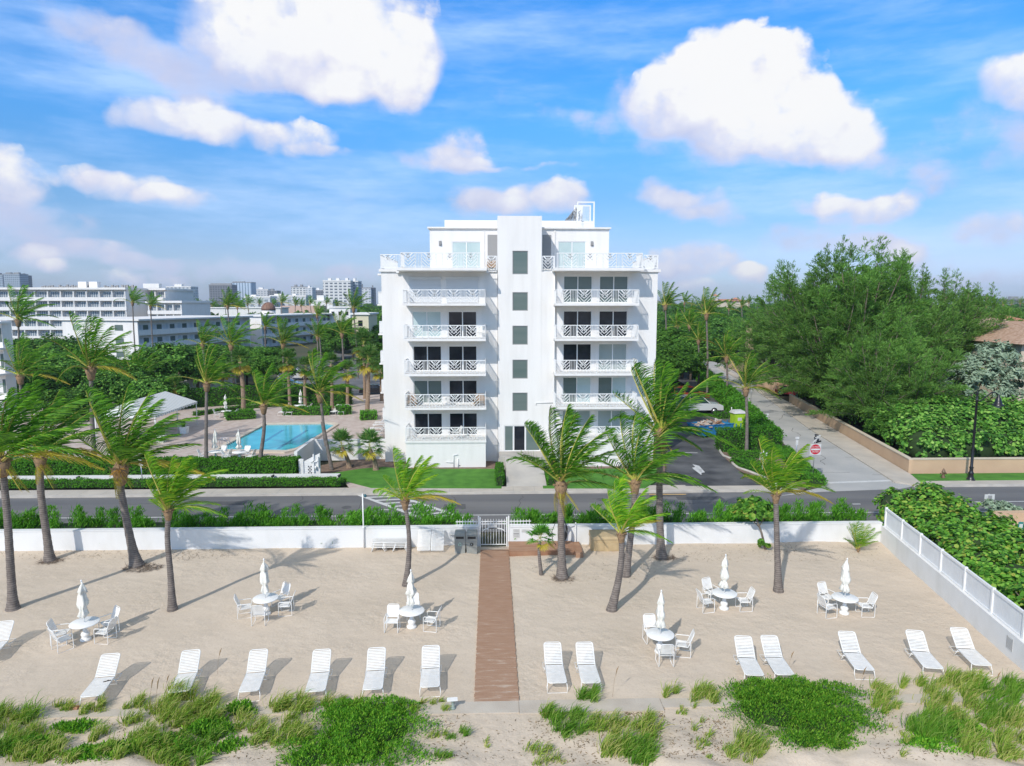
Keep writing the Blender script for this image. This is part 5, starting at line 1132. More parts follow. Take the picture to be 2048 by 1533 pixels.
# ================================================================== BEACH FURNITURE
def make_lounger():
    root = empty('sun_lounger')
    def rr(pts): return [Vector(p) for p in pts]
    w = .32; zs = .37
    mb = MB(); mb.tube(rr([(-w,1.16,zs),(-w,.06,zs),(-w+.06,0,zs),(w-.06,0,zs),(w,.06,zs),(w,1.16,zs)]), .017, 7); mb.tube(rr([(-w,1.12,zs),(w,1.12,zs)]), .014, 6)
    mb.build('seat_frame', PLASTIC, root)
    e = R(40); bk = lambda v, x: (x, 1.16+v*math.cos(e), zs+v*math.sin(e))
    mb = MB(); mb.tube(rr([bk(0,-w+.01),bk(.74,-w+.01),bk(.80,-w+.03),bk(.83,-w+.09),bk(.83,w-.09),bk(.80,w-.03),bk(.74,w-.01),bk(0,w-.01)]), .017, 7)
    b = mb.build('backrest', PLASTIC, root); mb = MB()
    for i in range(14):
        v = .03+i*.055; a, c = v, v+.035; mb.add([bk(a,-w+.012),bk(a,w-.012),bk(c,w-.012),bk(c,-w+.012)], [(0,1,2,3)]); q = Vector((0,-math.sin(e),math.cos(e)))*.018
        mb.v[-4:] = [tuple(Vector(p)+q) for p in mb.v[-4:]]
    mb.build('straps', STRAP, b)
    mb = MB()
    for i in range(21):
        y = .03+i*.0535; mb.box(-w+.005, w-.005, y, y+.034, zs+.012, zs+.018)
    mb.build('straps', STRAP, root)
    for y0, y1, lb in ((.12,-.02,'f'),(1.05,1.30,'r')):
        mb = MB(); mb.tube(rr([(-w,y0,zs),(-w-.03,y0+(y1-y0)*.45,.18),(-w-.02,y1,.015),(w+.02,y1,.015),(w+.03,y0+(y1-y0)*.45,.18),(w,y0,zs)]), .015, 6); mb.build('leg', PLASTIC, root)
    mb = MB(); mb.tube(rr([(-w,.95,zs),(-w-.05,1.25,.22),(-w-.05,1.62,.22),(w+.05,1.62,.22),(w+.05,1.25,.22),(w,.95,zs)]), .014, 6); mb.build('back_support', PLASTIC, root)
    return root
lp = make_lounger(); lused = [0]
def lounger(foot, head, label, group='white strap sun loungers facing the sea', z=0.0, flat=False):
    o = lp if not lused[0] else copy_tree(lp); lused[0] = 1
    F_ = g(foot[0], foot[1], .38); H_ = g(head[0], head[1], .90); d = H_ - F_; az_ = math.atan2(d.y, d.x) - math.pi/2
    o.location = (F_.x, F_.y, 0.005); o.rotation_euler = (0,0,az_); tag(o, label, 'sun lounger', group); return o
lounger((-32,1314), (19,1235), 'sun lounger cut by the left photo edge')
lounger((181,1393), (225,1305), 'sun lounger with a small dark smudge on its seat, first in the left row')
lounger((357,1384), (384,1299), 'sun lounger whose foot end hides behind tall dune grass, second in the left row')
lounger((497,1383), (519,1298), 'sun lounger third in the left row, between the grass-hidden one and the next')
lounger((630,1383), (645,1298), 'sun lounger fourth in the left row, straight below the second umbrella table')
lounger((745,1379), (754,1295), 'sun lounger fifth in the left row, next but one to the boardwalk')
lounger((860,1374), (862,1290), 'sun lounger nearest the boardwalk on its left side')
lounger((1115,1366), (1105,1288), 'sun lounger nearest the boardwalk on its right side')
lounger((1183,1366), (1169,1288), 'sun lounger second to the right of the boardwalk')
lounger((1510,1351), (1484,1270), 'left lounger of the pair above the big green dune bush')
lounger((1571,1350), (1536,1270), 'right lounger of the pair above the big green dune bush')
lounger((1731,1340), (1691,1262), 'lone sun lounger right of the pair')
lounger((1869,1337), (1823,1256), 'sun lounger second from the right boundary wall')
lounger((1966,1331), (1914,1254), 'sun lounger nearest the right boundary wall')
mb = MB(); p = g(214,1362,.41); mb.obox((p.x,p.y,.402), (.22,.04,.012), .5); mb.obox((p.x+.05,p.y+.04,.402), (.12,.03,.012), -.2)
tag(mb.build('twig', mat('dark_twig',(0.04,0.03,0.025),.9)), 'dark twig lying on the first lounger of the left row', 'twig')

def flat_lounger(w=.32):
    root = empty('folded_lounger'); mb = MB(); zs = .30
    mb.tube([(-w,1.9,zs),(-w,.05,zs),(-w+.05,0,zs),(w-.05,0,zs),(w,.05,zs),(w,1.9,zs),(w-.05,1.95,zs),(-w+.05,1.95,zs)], .017, 6, closed=True); mb.build('seat_frame', PLASTIC, root)
    mb = MB()
    for i in range(34): y = .04+i*.056; mb.box(-w+.005,w-.005,y,y+.03,zs+.012,zs+.018)
    mb.build('straps', STRAP, root)
    for y0,y1 in ((.15,.02),(.62,.8),(1.3,1.15),(1.8,1.92)):
        mb = MB(); mb.tube([(-w,y0,zs),(-w-.02,y1,.02),(w+.02,y1,.02),(w,y0,zs)], .015, 5); mb.build('leg', PLASTIC, root)
    return root
fp = flat_lounger(); b_ = g(742,1106)
for i, lb in enumerate(('bottom folded lounger of the low stack by the beach wall','second folded lounger of the low stack by the beach wall','third folded lounger of the low stack by the beach wall','top folded lounger of the low stack by the beach wall')):
    o = fp if i == 0 else copy_tree(fp); o.location = (b_.x + .02*i, b_.y+.25, .01 + i*.09 ); o.rotation_euler = (0,0,-math.pi/2); tag(o, lb, 'sun lounger', 'folded loungers stacked flat')
for i, (px_, lb) in enumerate(((848,'folded lounger leaning upright on the beach wall, nearer the low stack'),(875,'folded lounger leaning upright on the beach wall, nearer the bins'),(856,'folded lounger leaning behind the left upright one'))):
    o = copy_tree(fp); q = g(px_,1107); o.location = (q.x, q.y - (.0 if i < 2 else -.18), .02); o.scale = (1,.62,1); o.rotation_euler = (R(47),0,0); tag(o, lb, 'sun lounger', 'folded loungers leaning on the wall')

def make_chair():
    root = empty('patio_chair'); w = .27
    for s in (-1,1):
        mb = MB(); x = s*w; mb.tube([(x,-.25,.02),(x,.27,.02),(x,.28,.06),(x,.27,.6),(x,.23,.64),(x,-.20,.64),(x,-.26,.60),(x,-.27,.06)], .0145, 6, closed=True); mb.build('side_frame', PLASTIC, root)
    w2 = .24; bk = lambda v,x_: (x_, -.17-v*.36, .42+v*.93)
    mb = MB(); mb.tube([(-w2,.27,.44),(-w2,-.14,.41),bk(.05,-w2),bk(.52,-w2),bk(.58,-w2+.06),bk(.58,w2-.06),bk(.52,w2),bk(.05,w2),(w2,-.14,.41),(w2,.27,.44)], .0145, 6); mb.tube([(-w,.2,.42),(w,.2,.42)], .012, 5); mb.tube([(-w,-.17,.42),(w,-.17,.42)], .012, 5)
    mb.build('frame', PLASTIC, root)
    mb = MB()
    for i in range(8): y = -.12+i*.049; z = .425+.003*abs(i-4); mb.box(-w2,w2,y,y+.041,z,z+.006)
    mb.build('seat', STRAP, root); mb = MB()
    for i in range(9):
        v = .07+i*.052; a, c = bk(v,0), bk(v+.044,0); mb.add([(-w2,a[1],a[2]+.01),(w2,a[1],a[2]+.01),(w2,c[1],c[2]+.01),(-w2,c[1],c[2]+.01)], [(0,1,2,3)])
    mb.build('backrest', STRAP, root)
    return root
cp = make_chair(); cused = [0]
def chair(x, y, face, label, z=0.0, group='white strap patio chairs', s=1.0):
    o = cp if not cused[0] else copy_tree(cp); cused[0] = 1
    o.location = (x,y,z); o.rotation_euler = (0,0,face-math.pi/2); o.scale = (s,s,s); tag(o, label, 'chair', group); return o
def make_table(r=.53):
    root = empty('patio_table'); mb = MB(); mb.lathe([(r-.02,.70),(r,.712),(r,.735),(r-.015,.745),(.02,.747)], n=40); mb.build('tabletop', STONE, root)
    mb = MB(); mb.lathe([(.20,0),(.205,.06),(.17,.10),(.12,.12),(.15,.20),(.165,.26),(.13,.33),(.085,.36),(.075,.55),(.10,.66),(.12,.70)], n=20); mb.build('pedestal', STONE, root); return root
def umbrella_canvas(seed):
    rg = np.random.default_rng(seed); mb = MB(); n = 22
    prof = [(0.0,1.0),(.03,.985),(.045,.95),(.085,.84),(.125,.735),(.10,.70),(.105,.62),(.125,.5),(.145,.40),(.13,.31),(.085,.245),(.105,.17),(.15,.04),(.11,0.0)]
    vs = []; ph = rg.uniform(0,6.28); jit = rg.normal(0,1,len(prof)); jx = np.cumsum(rg.normal(0,.010,len(prof)))
    for i,(r,z) in enumerate(prof):
        for j in range(n):
            a = 2*math.pi*j/n; fold = 1+.42*math.sin(4*a+ph+z*3.5)*(1 if i > 2 else .1)+.22*math.sin(7*a+ph*2-z*5)*(i>2)+.14*jit[i]; vs.append((r*fold*math.cos(a)+jx[i], r*fold*math.sin(a)+jx[-i-1]*.5, z*1.42 + (.035 if i in (4,5) else .05)*math.sin(4*a+ph)*(i>3)))
    fs = [(i*n+j,i*n+(j+1)%n,(i+1)*n+(j+1)%n,(i+1)*n+j) for i in range(len(prof)-1) for j in range(n)]
    mb.add(vs, fs, 0, True); return mb
def umbrella(x, y, label, seed, z=0.0, group='closed white umbrellas'):
    root = empty('closed_umbrella', (x,y,z), label=label, cat='umbrella', group=group)
    c = umbrella_canvas(seed).build('canopy', CANVAS, root); c.location = (0,0,.98); c.rotation_euler = (0,0,seed*1.3)
    mb = MB(); mb.tube([(0,0,.70),(0,0,2.44)], .019, 8); mb.lathe([(.0,2.40),(.035,2.42),(.03,2.47),(.012,2.50)], n=10); mb.build('pole', TRIM, root)
tp = make_table(); tused = [0]
def table(px, py, label, z=0.0, group='round white pedestal tables'):
    o = tp if not tused[0] else copy_tree(tp); tused[0] = 1; q = g(px,py,.745+z); o.location = (q.x,q.y,z+.005); tag(o, label, 'table', group); return q
T = [(169,1245,'left edge set',[(192,'left'),(238,'front'),(48,'rear'),(-8,'right')]),
     (531,1196,'second set from the left',[(190,'left'),(272,'front'),(62,'rear'),(2,'right')]),
     (823,1221,'set left of the boardwalk',[(207,'left'),(92,'rear'),(-12,'right')]),
     (1320.5,1268,'set right of the boardwalk',[(98,'rear'),(-12,'right'),(268,'front')]),
     (1449,1186,'set between the two right palms',[(188,'left'),(112,'rear'),(-4,'right')]),
     (1690,1195,'set nearest the right boundary wall',[(192,'left'),(115,'rear'),(-8,'right')])]
for i, (px_, py_, nm, cs) in enumerate(T):
    q = table(px_, py_, 'round white pedestal table of the ' + nm); umbrella(q.x, q.y, 'closed white umbrella through the table of the ' + nm, i+1)
    for a_, wd in cs:
        aa = R(a_); rr_ = .86; fx, fy = q.x+rr_*math.cos(aa), q.y+rr_*math.sin(aa); face = aa + math.pi + random.uniform(-.12,.12)
        if i == 2 and wd == 'left': face = R(-92); fy += .15
        chair(fx, fy, face, 'white strap chair at the %s side of the %s' % (wd, nm))

# ---- gate, picket rails, bins, sign plates
gt_ = empty('beach_gate', (0,0,0), label='white metal picket gate at the head of the boardwalk', cat='gate')
def pickets(name, x0, x1, z0, z1, y, n, rails, parent, over=.12, t=.025, pn=True):
    mb = MB()
    for i in range(n):
        x_ = x0 + (x1-x0)*(i+.5)/n; mb.box(x_-t/2,x_+t/2,y-t/2,y+t/2,z0,z1)
        if pn: mb.add([(x_-t/2,y-t/2,z1),(x_+t/2,y-t/2,z1),(x_+t/2,y+t/2,z1),(x_-t/2,y+t/2,z1),(x_,y,z1+.05)], [(0,1,4),(1,2,4),(2,3,4),(3,0,4)])
    for z in rails: mb.box(x0,x1,y-t*.7,y+t*.7,z-.02,z+.02)
    return mb.build(name, TRIM, parent)
for x_ in (-.74,-.66,.80,.90):
    mb = MB(); mb.box(x_-.035,x_+.035,36.08,36.16,0,1.72 if x_ in (-.74,.90) else 1.66); mb.build('post', TRIM, gt_)
gl_ = pickets('gate_leaf', -.60, .75, .14, 1.52, 36.12, 9, (.12,1.28,1.42), gt_)
mb = MB(); n = 14
for i in range(n):
    a0, a1 = math.pi*i/n, math.pi*(i+1)/n; P = lambda a: (.075+.62*math.cos(a), 36.09, .84+.22*math.sin(a)); mb.bar(P(a0), P(a1), .04)
mb.build('arch_rail', TRIM, gl_)
mb = MB(); mb.box(-.20,.26,36.07,36.085,1.03,1.25); mb.build('sign_plate', PAINTW, gl_)
r_ = pickets('picket_rail', -1.98, -.80, 1.20, 1.50, 36.12, 8, (1.24,1.42), None); tag(r_, 'short white picket rail on the wall left of the gate', 'fence')
r_ = pickets('picket_rail', .96, 2.12, 1.20, 1.50, 36.12, 7, (1.24,1.42), None); tag(r_, 'short white picket rail on the wall right of the gate', 'fence')
def plate(label, x0, x1, z0, z1, y, lines, m=PAINTW, lm=MGREY, name='sign_plate'):
    root = empty(name, ((x0+x1)/2,y,z0), label=label, cat='sign'); mb = MB(); mb.box(x0,x1,y-.012,y,z0,z1); o = mb.build('plate', m, root); o.location = (-(x0+x1)/2,-y,-z0)
    mb = MB()
    for a,b,c,d in lines: mb.box(x0+(x1-x0)*a, x0+(x1-x0)*b, y-.016, y-.0125, z0+(z1-z0)*c, z0+(z1-z0)*d)
    o = mb.build('lettering', lm, root); o.location = (-(x0+x1)/2,-y,-z0)
plate('small white notice with fine print on the wall right of the gate', 1.13,1.50,.52,1.02,35.995,[(.1,.9,.9,.93),(.1,.9,.8,.83),(.15,.85,.7,.73),(.1,.9,.42,.54),(0.02,.98,.3,.32),(.1,.9,.12,.15),(.2,.8,.2,.23)])
plate('smaller pale plaque high on the wall right of the gate', 1.60,1.95,.82,1.0,35.995,[(.3,.7,.75,.82),(.15,.85,.5,.56),(.05,.95,.25,.3)])
def trash_bin(px, py, label, icon):
    b = g(px,py); root = empty('trash_bin', b, label=label, cat='bin'); mb = MB(); w = .29; d = .30
    vs = []
    for z, s_ in ((0,.90),(.1,.92),(.95,1.0),(1.12,1.0),(1.20,.93),(1.235,.8)): vs += [(-w*s_,-d*s_,z),(w*s_,-d*s_,z),(w*s_,d*s_,z),(-w*s_,d*s_,z)]
    fs = [(0,3,2,1),(20,21,22,23)]+[(i*4+j,i*4+(j+1)%4,i*4+4+(j+1)%4,i*4+4+j) for i in range(5) for j in range(4)]
    mb.add(vs, fs); mb.build('body', BINM, root)
    mb = MB(); mb.box(-w*.72,w*.72,-d-.012,-d+.05,.90,1.03); mb.build('opening', BLACK, root)
    mb = MB(); mb.box(-w*.82,w*.82,-d-.03,-d+.02,1.03,1.06); mb.build('visor', BINM, root)
    mb = MB(); y = -d*.975-.012
    if icon == 'person':
        n = 20; mb.add([(.085*math.cos(2*math.pi*i/n), y, .60+.085*math.sin(2*math.pi*i/n)) for i in range(n)], [tuple(range(n))], 0)
        mb.box(-.012,.012,y-.004,y-.002,.555,.625,1); mb.box(-.012,.012,y-.004,y-.002,.633,.655,1); mb.box(-.03,-.012,y-.004,y-.002,.60,.615,1)
        mb.build('icon', [BLACK, PAINTW], root)
    else:
        for k in range(3):
            a = 2*math.pi*k/3+.5; P = lambda r,t: (r*math.cos(t), y, .60+r*math.sin(t)); mb.add([P(.10,a),P(.10,a+1.1),P(.055,a+1.1),P(.055,a)], [(0,1,2,3)]); mb.add([P(.125,a+1.1),P(.03,a+1.1),P(.08,a+1.6)], [(0,1,2)])
        mb.build('icon', mat('recycle_green_white',(0.45,0.62,0.50),.6), root)
trash_bin(920.5,1107,'grey waste bin with a pale recycling mark, farther from the gate','rec')
trash_bin(944,1107,'grey waste bin with a round black icon, next to the gate','person')
mb = MB(); b_ = g(908,1078); mb.tube([(b_.x-.1,35.9,.72),(b_.x+.5,35.9,.72)], .02, 6); tag(mb.build('wall_rail', MGREY), 'short grey rail fixed to the wall left of the bins', 'rail')

# brown deck with the hose post
dk = empty('hose_deck', (0,0,0), label='stepped brown timber deck along the wall right of the gate', cat='deck'); mb = MB()
mb.box(.90,4.35,34.55,35.97,.02,.30)
for i in range(9): mb.box(.88,4.37,34.53+i*.16,34.53+i*.16+.15,.301,.335)
mb.box(4.36,4.75,34.2,35.9,.02,.30)
for i in range(10): mb.box(.95+i*.34,.95+i*.34+.30,34.535,34.549,.03,.29)
mb.build('platform', WOODR, dk)
q = g(1133,1107); mb = MB(); hx = 3.62
mb.box(hx-.05,hx+.05,35.3,35.4,.33,2.0); hp = mb.build('hose_post', TAN); 
hr = empty('shower_post', (hx,35.35,.33), label='tan wooden post with coiled black hose on the brown deck', cat='post'); hp.parent = hr; hp.location = (-hx,-35.35,-.33); hp.name = 'post'
mb = MB()
for k in range(9):
    pts = [(.14+.30*math.cos(a)*.6+.01*k, -.06-.012*k, .95+.52*math.sin(a)-.02*k) for a in np.linspace(0,6.28,20)]; mb.tube(pts, .019, 5)
mb.build('hose', BLACK, hr)
mb = MB(); mb.tube([(-.02,-.08,1.4),(-.25,-.1,1.25),(-.42,-.1,.8),(-.38,-.1,.25),(-.2,-.12,.03)], .018, 5); mb.build('hose', BLACK, hr)
mb = MB(); mb.box(.9,.96,.55,.6,-.3,1.05); mb.tube([(.93,.5,1.0),(.6,.45,.93),(.2,.1,.95)], .02, 5); mb.build('standpipe', TRIM, hr)
# tan storage chest
cx0 = at(1183,1100,35.0).x; cx1 = at(1243,1100,35.0).x; ch = empty('storage_chest', (0,0,0), label='tan plastic storage chest against the beach wall', cat='storage box'); mb = MB()
mb.box(cx0,cx1,35.05,35.85,0,.72)
for a_,b_2 in ((.12,.42),(.58,.88)): w_ = cx1-cx0; mb.box(cx0+w_*a_,cx0+w_*b_2,35.02,35.049,.1,.55)
mb.build('body', TAN, ch); mb = MB(); vs = [(cx0-.04,35.0,.72),(cx1+.04,35.0,.72),(cx1+.04,35.9,.72),(cx0-.04,35.9,.72),(cx0-.02,35.05,.86),(cx1+.02,35.05,.86),(cx1+.02,35.88,.98),(cx0-.02,35.88,.98)]
mb.add(vs, [(0,3,2,1),(4,5,6,7),(0,1,5,4),(1,2,6,5),(2,3,7,6),(3,0,4,7)]); mb.build('lid', TAN, ch)
# white lamp post on the beach wall
b_ = g(728,1099); lpst = empty('lamp_post', b_, label='slim white post with a small teal lamp, by the left beach wall', cat='lamp post'); mb = MB()
hgt = at(728,988,b_.y).z; mb.tube([(0,0,-.1),(0,0,hgt)], .035, 8); mb.build('post', TRIM, lpst); mb = MB(); mb.box(-.05,.05,-.06,.06,1.2,1.3); mb.build('bracket', TRIM, lpst)
mb = MB(); mb.lathe([(.02,-.08),(.075,-.05),(.085,.02),(.05,.08),(.01,.1)], (.14,0,hgt-.12), 12); mb.bar((0,0,hgt-.05),(.12,0,hgt-.05),.03); mb.build('lamp', mat('teal_lamp',(0.02,0.10,0.13),.4), lpst)
# small fixture on the terrace kerb, and broken pieces in the dune
b_ = g(906,1418,.05); fx = empty('path_light', b_, label='small grey-green path light standing by the terrace kerb', cat='light fixture'); mb = MB(); mb.lathe([(.09,0),(.085,.05),(.05,.08),(.055,.28),(.09,.30)], n=12); mb.build('body', mat('grey_green_metal',(0.30,0.36,0.33),.5), fx)
mb = MB(); mb.obox((-.02,0,.33), (.34,.16,.045), .1); mb.build('cap', STONE, fx)
mb = MB(); q = g(448,1416,.1); mb.obox((q.x,q.y,.02), (.62,.25,.16), -.05); tag(mb.build('concrete_block', CONC), 'grey concrete block showing between grass tufts, left dune', 'block')
for i, (px_, py_, lb) in enumerate(((150,1420,'rusty orange brick lump at the left dune edge'),(640,1411,'small grey stone beside the dune bush'),(670,1412,'small pale stone beside the dune bush'))):
    q = g(px_,py_); mb = MB(); mb.obox((q.x,q.y,.05), (.22-.05*i,.14,.14), .2*i); tag(mb.build('stone', mat('rusty_brick',(0.42,0.16,0.06),.9,(0.5,0.3,0.2),8) if i == 0 else CONC), lb, 'stone')
# notice on the right boundary wall
q = g(2023,1318,0); pq = A + dAB*((q-A).dot(dAB)); wn = empty('wall_notice', pq - nAB*.006 + Vector((0,0,.35)), math.atan2(dAB.y,dAB.x), label='small grey framed notice on the white wall at the far right', cat='sign')
mb = MB(); mb.box(-.2,.2,-.008,.004,0,.5); mb.build('plate', PAINTW, wn); mb = MB()
for i in range(8): mb.box(-.16,.16,-.012,-.0085,.06+i*.052,.075+i*.052)
for a_ in (-.19,.175): mb.box(a_,a_+.015,-.012,-.0085,.01,.49)
mb.build('lettering', MGREY, wn)

# ================================================================== DUNE PLANTS
GRASS = leafmat('dune_grass_blade', [(0.10,0.19,0.025),(0.17,0.28,0.04),(0.26,0.34,0.07),(0.36,0.37,0.13),(0.46,0.40,0.20)], 0.4, 0.6, 0.2)
GRASG = leafmat('green_grass_blade', [(0.07,0.18,0.02),(0.11,0.25,0.03),(0.18,0.31,0.05),(0.28,0.36,0.10)], 0.4, 0.6, 0.2)
def tufts(label, spots, seed, m):
    """spots: (px, py, spread, height, blades)"""
    rg = np.random.default_rng(seed); LV = Leaves()
    for px_, py_, sp, h, nb in spots:
        c0 = g(px_, py_); z0 = dune_z(c0.x, c0.y); nb = int(nb*.30); P = np.stack([c0.x+rg.normal(0,sp*.55,nb), c0.y+rg.normal(0,sp*.42,nb), np.full(nb,z0-.03)],1)
        d = norm(np.stack([rg.normal(.15,.30,nb), rg.normal(0,.28,nb), rg.uniform(.9,1.4,nb)],1)); L_ = h*1.15*rg.uniform(.35,1.2,(nb,1)); w = norm(np.cross(d,rg.normal(0,1,(nb,3))))*rg.uniform(.008,.015,(nb,1))
        d2 = norm(d+np.array([.28,.03,-.22])); d3 = norm(d2+np.array([.35,.03,-.5])); A1 = P+d*L_*.45; A2 = A1+d2*L_*.32; A3 = A2+d3*L_*.25
        LV.strips(np.stack([np.stack([P-w,P+w],1),np.stack([A1-w*.9,A1+w*.9],1),np.stack([A2-w*.65,A2+w*.65],1),np.stack([A3-w*.1,A3+w*.1],1)],1),0)
    return tag(LV.build('dune_grass', [m]), label, 'grass', kind='stuff')
rs = random.Random(4); sp = []; sg = []
def band(x0,x1,y0,y1,n,h,s,nb,lst):
    for _ in range(max(1,int(n*1.5))): lst.append((rs.uniform(x0,x1), rs.uniform(y0,y1), rs.uniform(s*.25,s*.7), rs.uniform(h*.4,h*.95), int(nb*rs.uniform(.5,1.2))))
band(0,120,1430,1530,14,.65,.45,260,sp); band(-40,60,1425,1535,10,.7,.5,300,sg); band(60,220,1460,1535,9,.55,.4,240,sp)
band(115,140,1410,1430,4,.5,.18,160,sp); band(165,205,1405,1432,5,.5,.22,160,sp); band(250,330,1405,1450,9,.6,.3,220,sp); band(330,430,1395,1460,18,.75,.4,330,sp); band(340,430,1470,1533,11,.55,.45,260,sg)
band(230,380,1465,1533,16,.6,.4,280,sp); band(480,600,1440,1500,12,.65,.35,260,sp); band(540,630,1405,1430,10,.6,.3,240,sp); band(560,620,1460,1500,6,.5,.3,200,sp); band(645,720,1400,1430,7,.55,.25,200,sp)
band(790,900,1405,1425,6,.4,.25,150,sp); band(860,900,1470,1480,2,.35,.2,110,sp); band(895,935,1465,1485,3,.45,.25,150,sg); band(860,905,1490,1530,3,.45,.22,150,sg); band(960,1010,1480,1500,2,.25,.2,60,sp)
band(1070,1130,1410,1440,5,.45,.25,120,sp); band(1150,1190,1385,1412,6,.6,.22,220,sg); band(1085,1165,1430,1480,11,.6,.32,240,sg); band(1170,1240,1430,1470,6,.45,.35,150,sp); band(1200,1310,1440,1533,17,.6,.35,220,sp); band(1060,1140,1490,1533,6,.4,.3,130,sp); band(1250,1300,1480,1533,8,.6,.3,230,sg)
band(1325,1350,1385,1405,3,.55,.2,190,sp); band(1375,1430,1380,1410,7,.6,.25,230,sp); band(1340,1390,1410,1450,4,.3,.15,80,sp); band(1380,1420,1440,1530,6,.35,.2,90,sp); band(1450,1530,1470,1533,11,.6,.3,210,sp)
band(1745,1800,1375,1430,10,.6,.3,230,sp); band(1800,1850,1365,1380,4,.5,.25,160,sp); band(1850,1960,1360,1440,22,.65,.38,260,sp); band(1960,2050,1360,1450,16,.65,.4,280,sg); band(1820,1900,1440,1500,13,.7,.35,260,sg); band(1900,2050,1450,1533,20,.65,.4,230,sp); band(1760,1830,1460,1533,3,.4,.25,110,sp); band(1500,1700,1380,1500,9,.55,.3,110,sg)
tufts('tall windblown dune grass along the bottom of the photo', sp, 1, GRASS)
o = tufts('greener dune grass tufts among the pale ones', sg, 2, GRASG)
# seed heads standing above the grass
mb = MB()
for px_, py_, h_ in ((312,1440,1.3),(435,1350,.9),(300,1430,1.15),(1575,1350,.8),(1225,1395,1.0),(330,1400,.8),(1985,1400,.9),(1718,1390,.9)):
    q = g(px_,py_); mb.tube([(q.x,q.y,0),(q.x+.05,q.y,h_*.6),(q.x+.14,q.y,h_)], .004, 4); mb.tube([(q.x+.10,q.y,h_*.8),(q.x+.14,q.y,h_),(q.x+.2,q.y,h_*1.12)], [.008,.02,.004], 5)
tag(mb.build('seed_head', mat('seed_head',(0.30,0.19,0.09),.9)), 'thin brown seed heads rising from the dune grass', 'grass', kind='stuff')
CREEP = leafmat('beach_shrub_leaf', [(0.03,0.10,0.012),(0.06,0.18,0.016),(0.095,0.25,0.022),(0.15,0.31,0.03),(0.24,0.38,0.05)], 0.35, 0.5)
def mound(label, blobs, n, seed, leaf=.07):
    rg = np.random.default_rng(seed); b0 = blobs[0]; root = empty('dune_shrub', (b0[0],b0[1],0), label=label, cat='shrub', group='low green dune shrubs')
    LV = Leaves(); tot = sum(b[3]*b[4] for b in blobs); cells = MB()
    for b in blobs:
        k = int(n*b[3]*b[4]/tot); a = rg.uniform(0,6.28,k); rr_ = np.sqrt(rg.uniform(0,1,k)); eg = 1+.22*np.sin(3*a+seed)+.16*np.sin(7*a+2*seed)+.12*rg.normal(0,1,k)*(rr_>.8); x = b[0]+b[3]*rr_*eg*np.cos(a); y = b[1]+b[4]*rr_*eg*np.sin(a)
        nz_ = np.array([mnoise.noise(Vector((p*1.7,q*1.7,seed))) + .6*mnoise.noise(Vector((p*5,q*5,seed))) for p,q in zip(x,y)]); edge = np.sqrt(np.clip(1-rr_**2,0,1))
        z = b[5]*edge*(1+.55*nz_) + rg.uniform(-.10,.10,k)
        P = np.stack([x,y,np.maximum(z,-.1)],1); d = norm(np.stack([rg.normal(.1,.5,k)+np.cos(a)*rr_*.4,rg.normal(0,.5,k)+np.sin(a)*rr_*.4,rg.uniform(.5,1.3,k)],1)); s = leaf*rg.uniform(.6,1.3,(k,1)); w = norm(np.cross(d,rg.normal(0,1,(k,3))))*s*.22
        LV.quads(np.stack([P-d*s*.3, P+d*s*.25-w, P+d*s, P+d*s*.25+w],1), 0)
        base = len(cells.v); cells.lathe([(1,-.3),(.93,.28),(.75,.55),(.5,.72),(.25,.80),(.03,.82)], (0,0,0), 20)
        for i in range(base, len(cells.v)): u,v,w_ = cells.v[i]; cells.v[i] = (b[0]+u*b[3]*.76, b[1]+v*b[4]*.76, w_*b[5]*.9-.03)
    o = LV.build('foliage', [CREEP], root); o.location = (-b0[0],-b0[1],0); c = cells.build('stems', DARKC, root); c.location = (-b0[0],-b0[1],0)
    return root
def gb_(px,py,rx,ry,h): q = g(px,py); return (q.x,q.y,0,rx,ry,h)
mound('dense dark green dune shrub left of the trodden path', [gb_(735,1465,1.75,1.15,.42), gb_(640,1520,1.4,.8,.35), gb_(740,1530,1.6,1.0,.38), gb_(770,1425,1.0,.5,.36), gb_(690,1430,.8,.55,.32)], 26000, 1)
mound('broad bright green dune shrub below the right lounger pair', [gb_(1580,1425,2.2,1.25,.48), gb_(1600,1395,2.0,.7,.45), gb_(1650,1455,1.4,1.0,.40), gb_(1520,1400,1.0,.8,.40), gb_(1600,1490,1.0,.5,.28), gb_(1680,1495,.7,.35,.22)], 32000, 2)
mound('small creeping dune shrub among the left grass', [gb_(300,1500,1.4,.5,.22), gb_(420,1465,.8,.45,.24), gb_(480,1425,.5,.3,.22), gb_(470,1500,.8,.35,.15)], 6500, 3, .10)
mound('low creeping dune shrub in the bottom left corner', [gb_(60,1500,1.0,.4,.2), gb_(200,1515,.9,.4,.2), gb_(150,1460,.6,.3,.18)], 5000, 5, .10)
mound('small creeping dune shrub among the right grass', [gb_(1860,1500,.9,.5,.22), gb_(1930,1470,.7,.4,.2)], 4000, 4, .10)
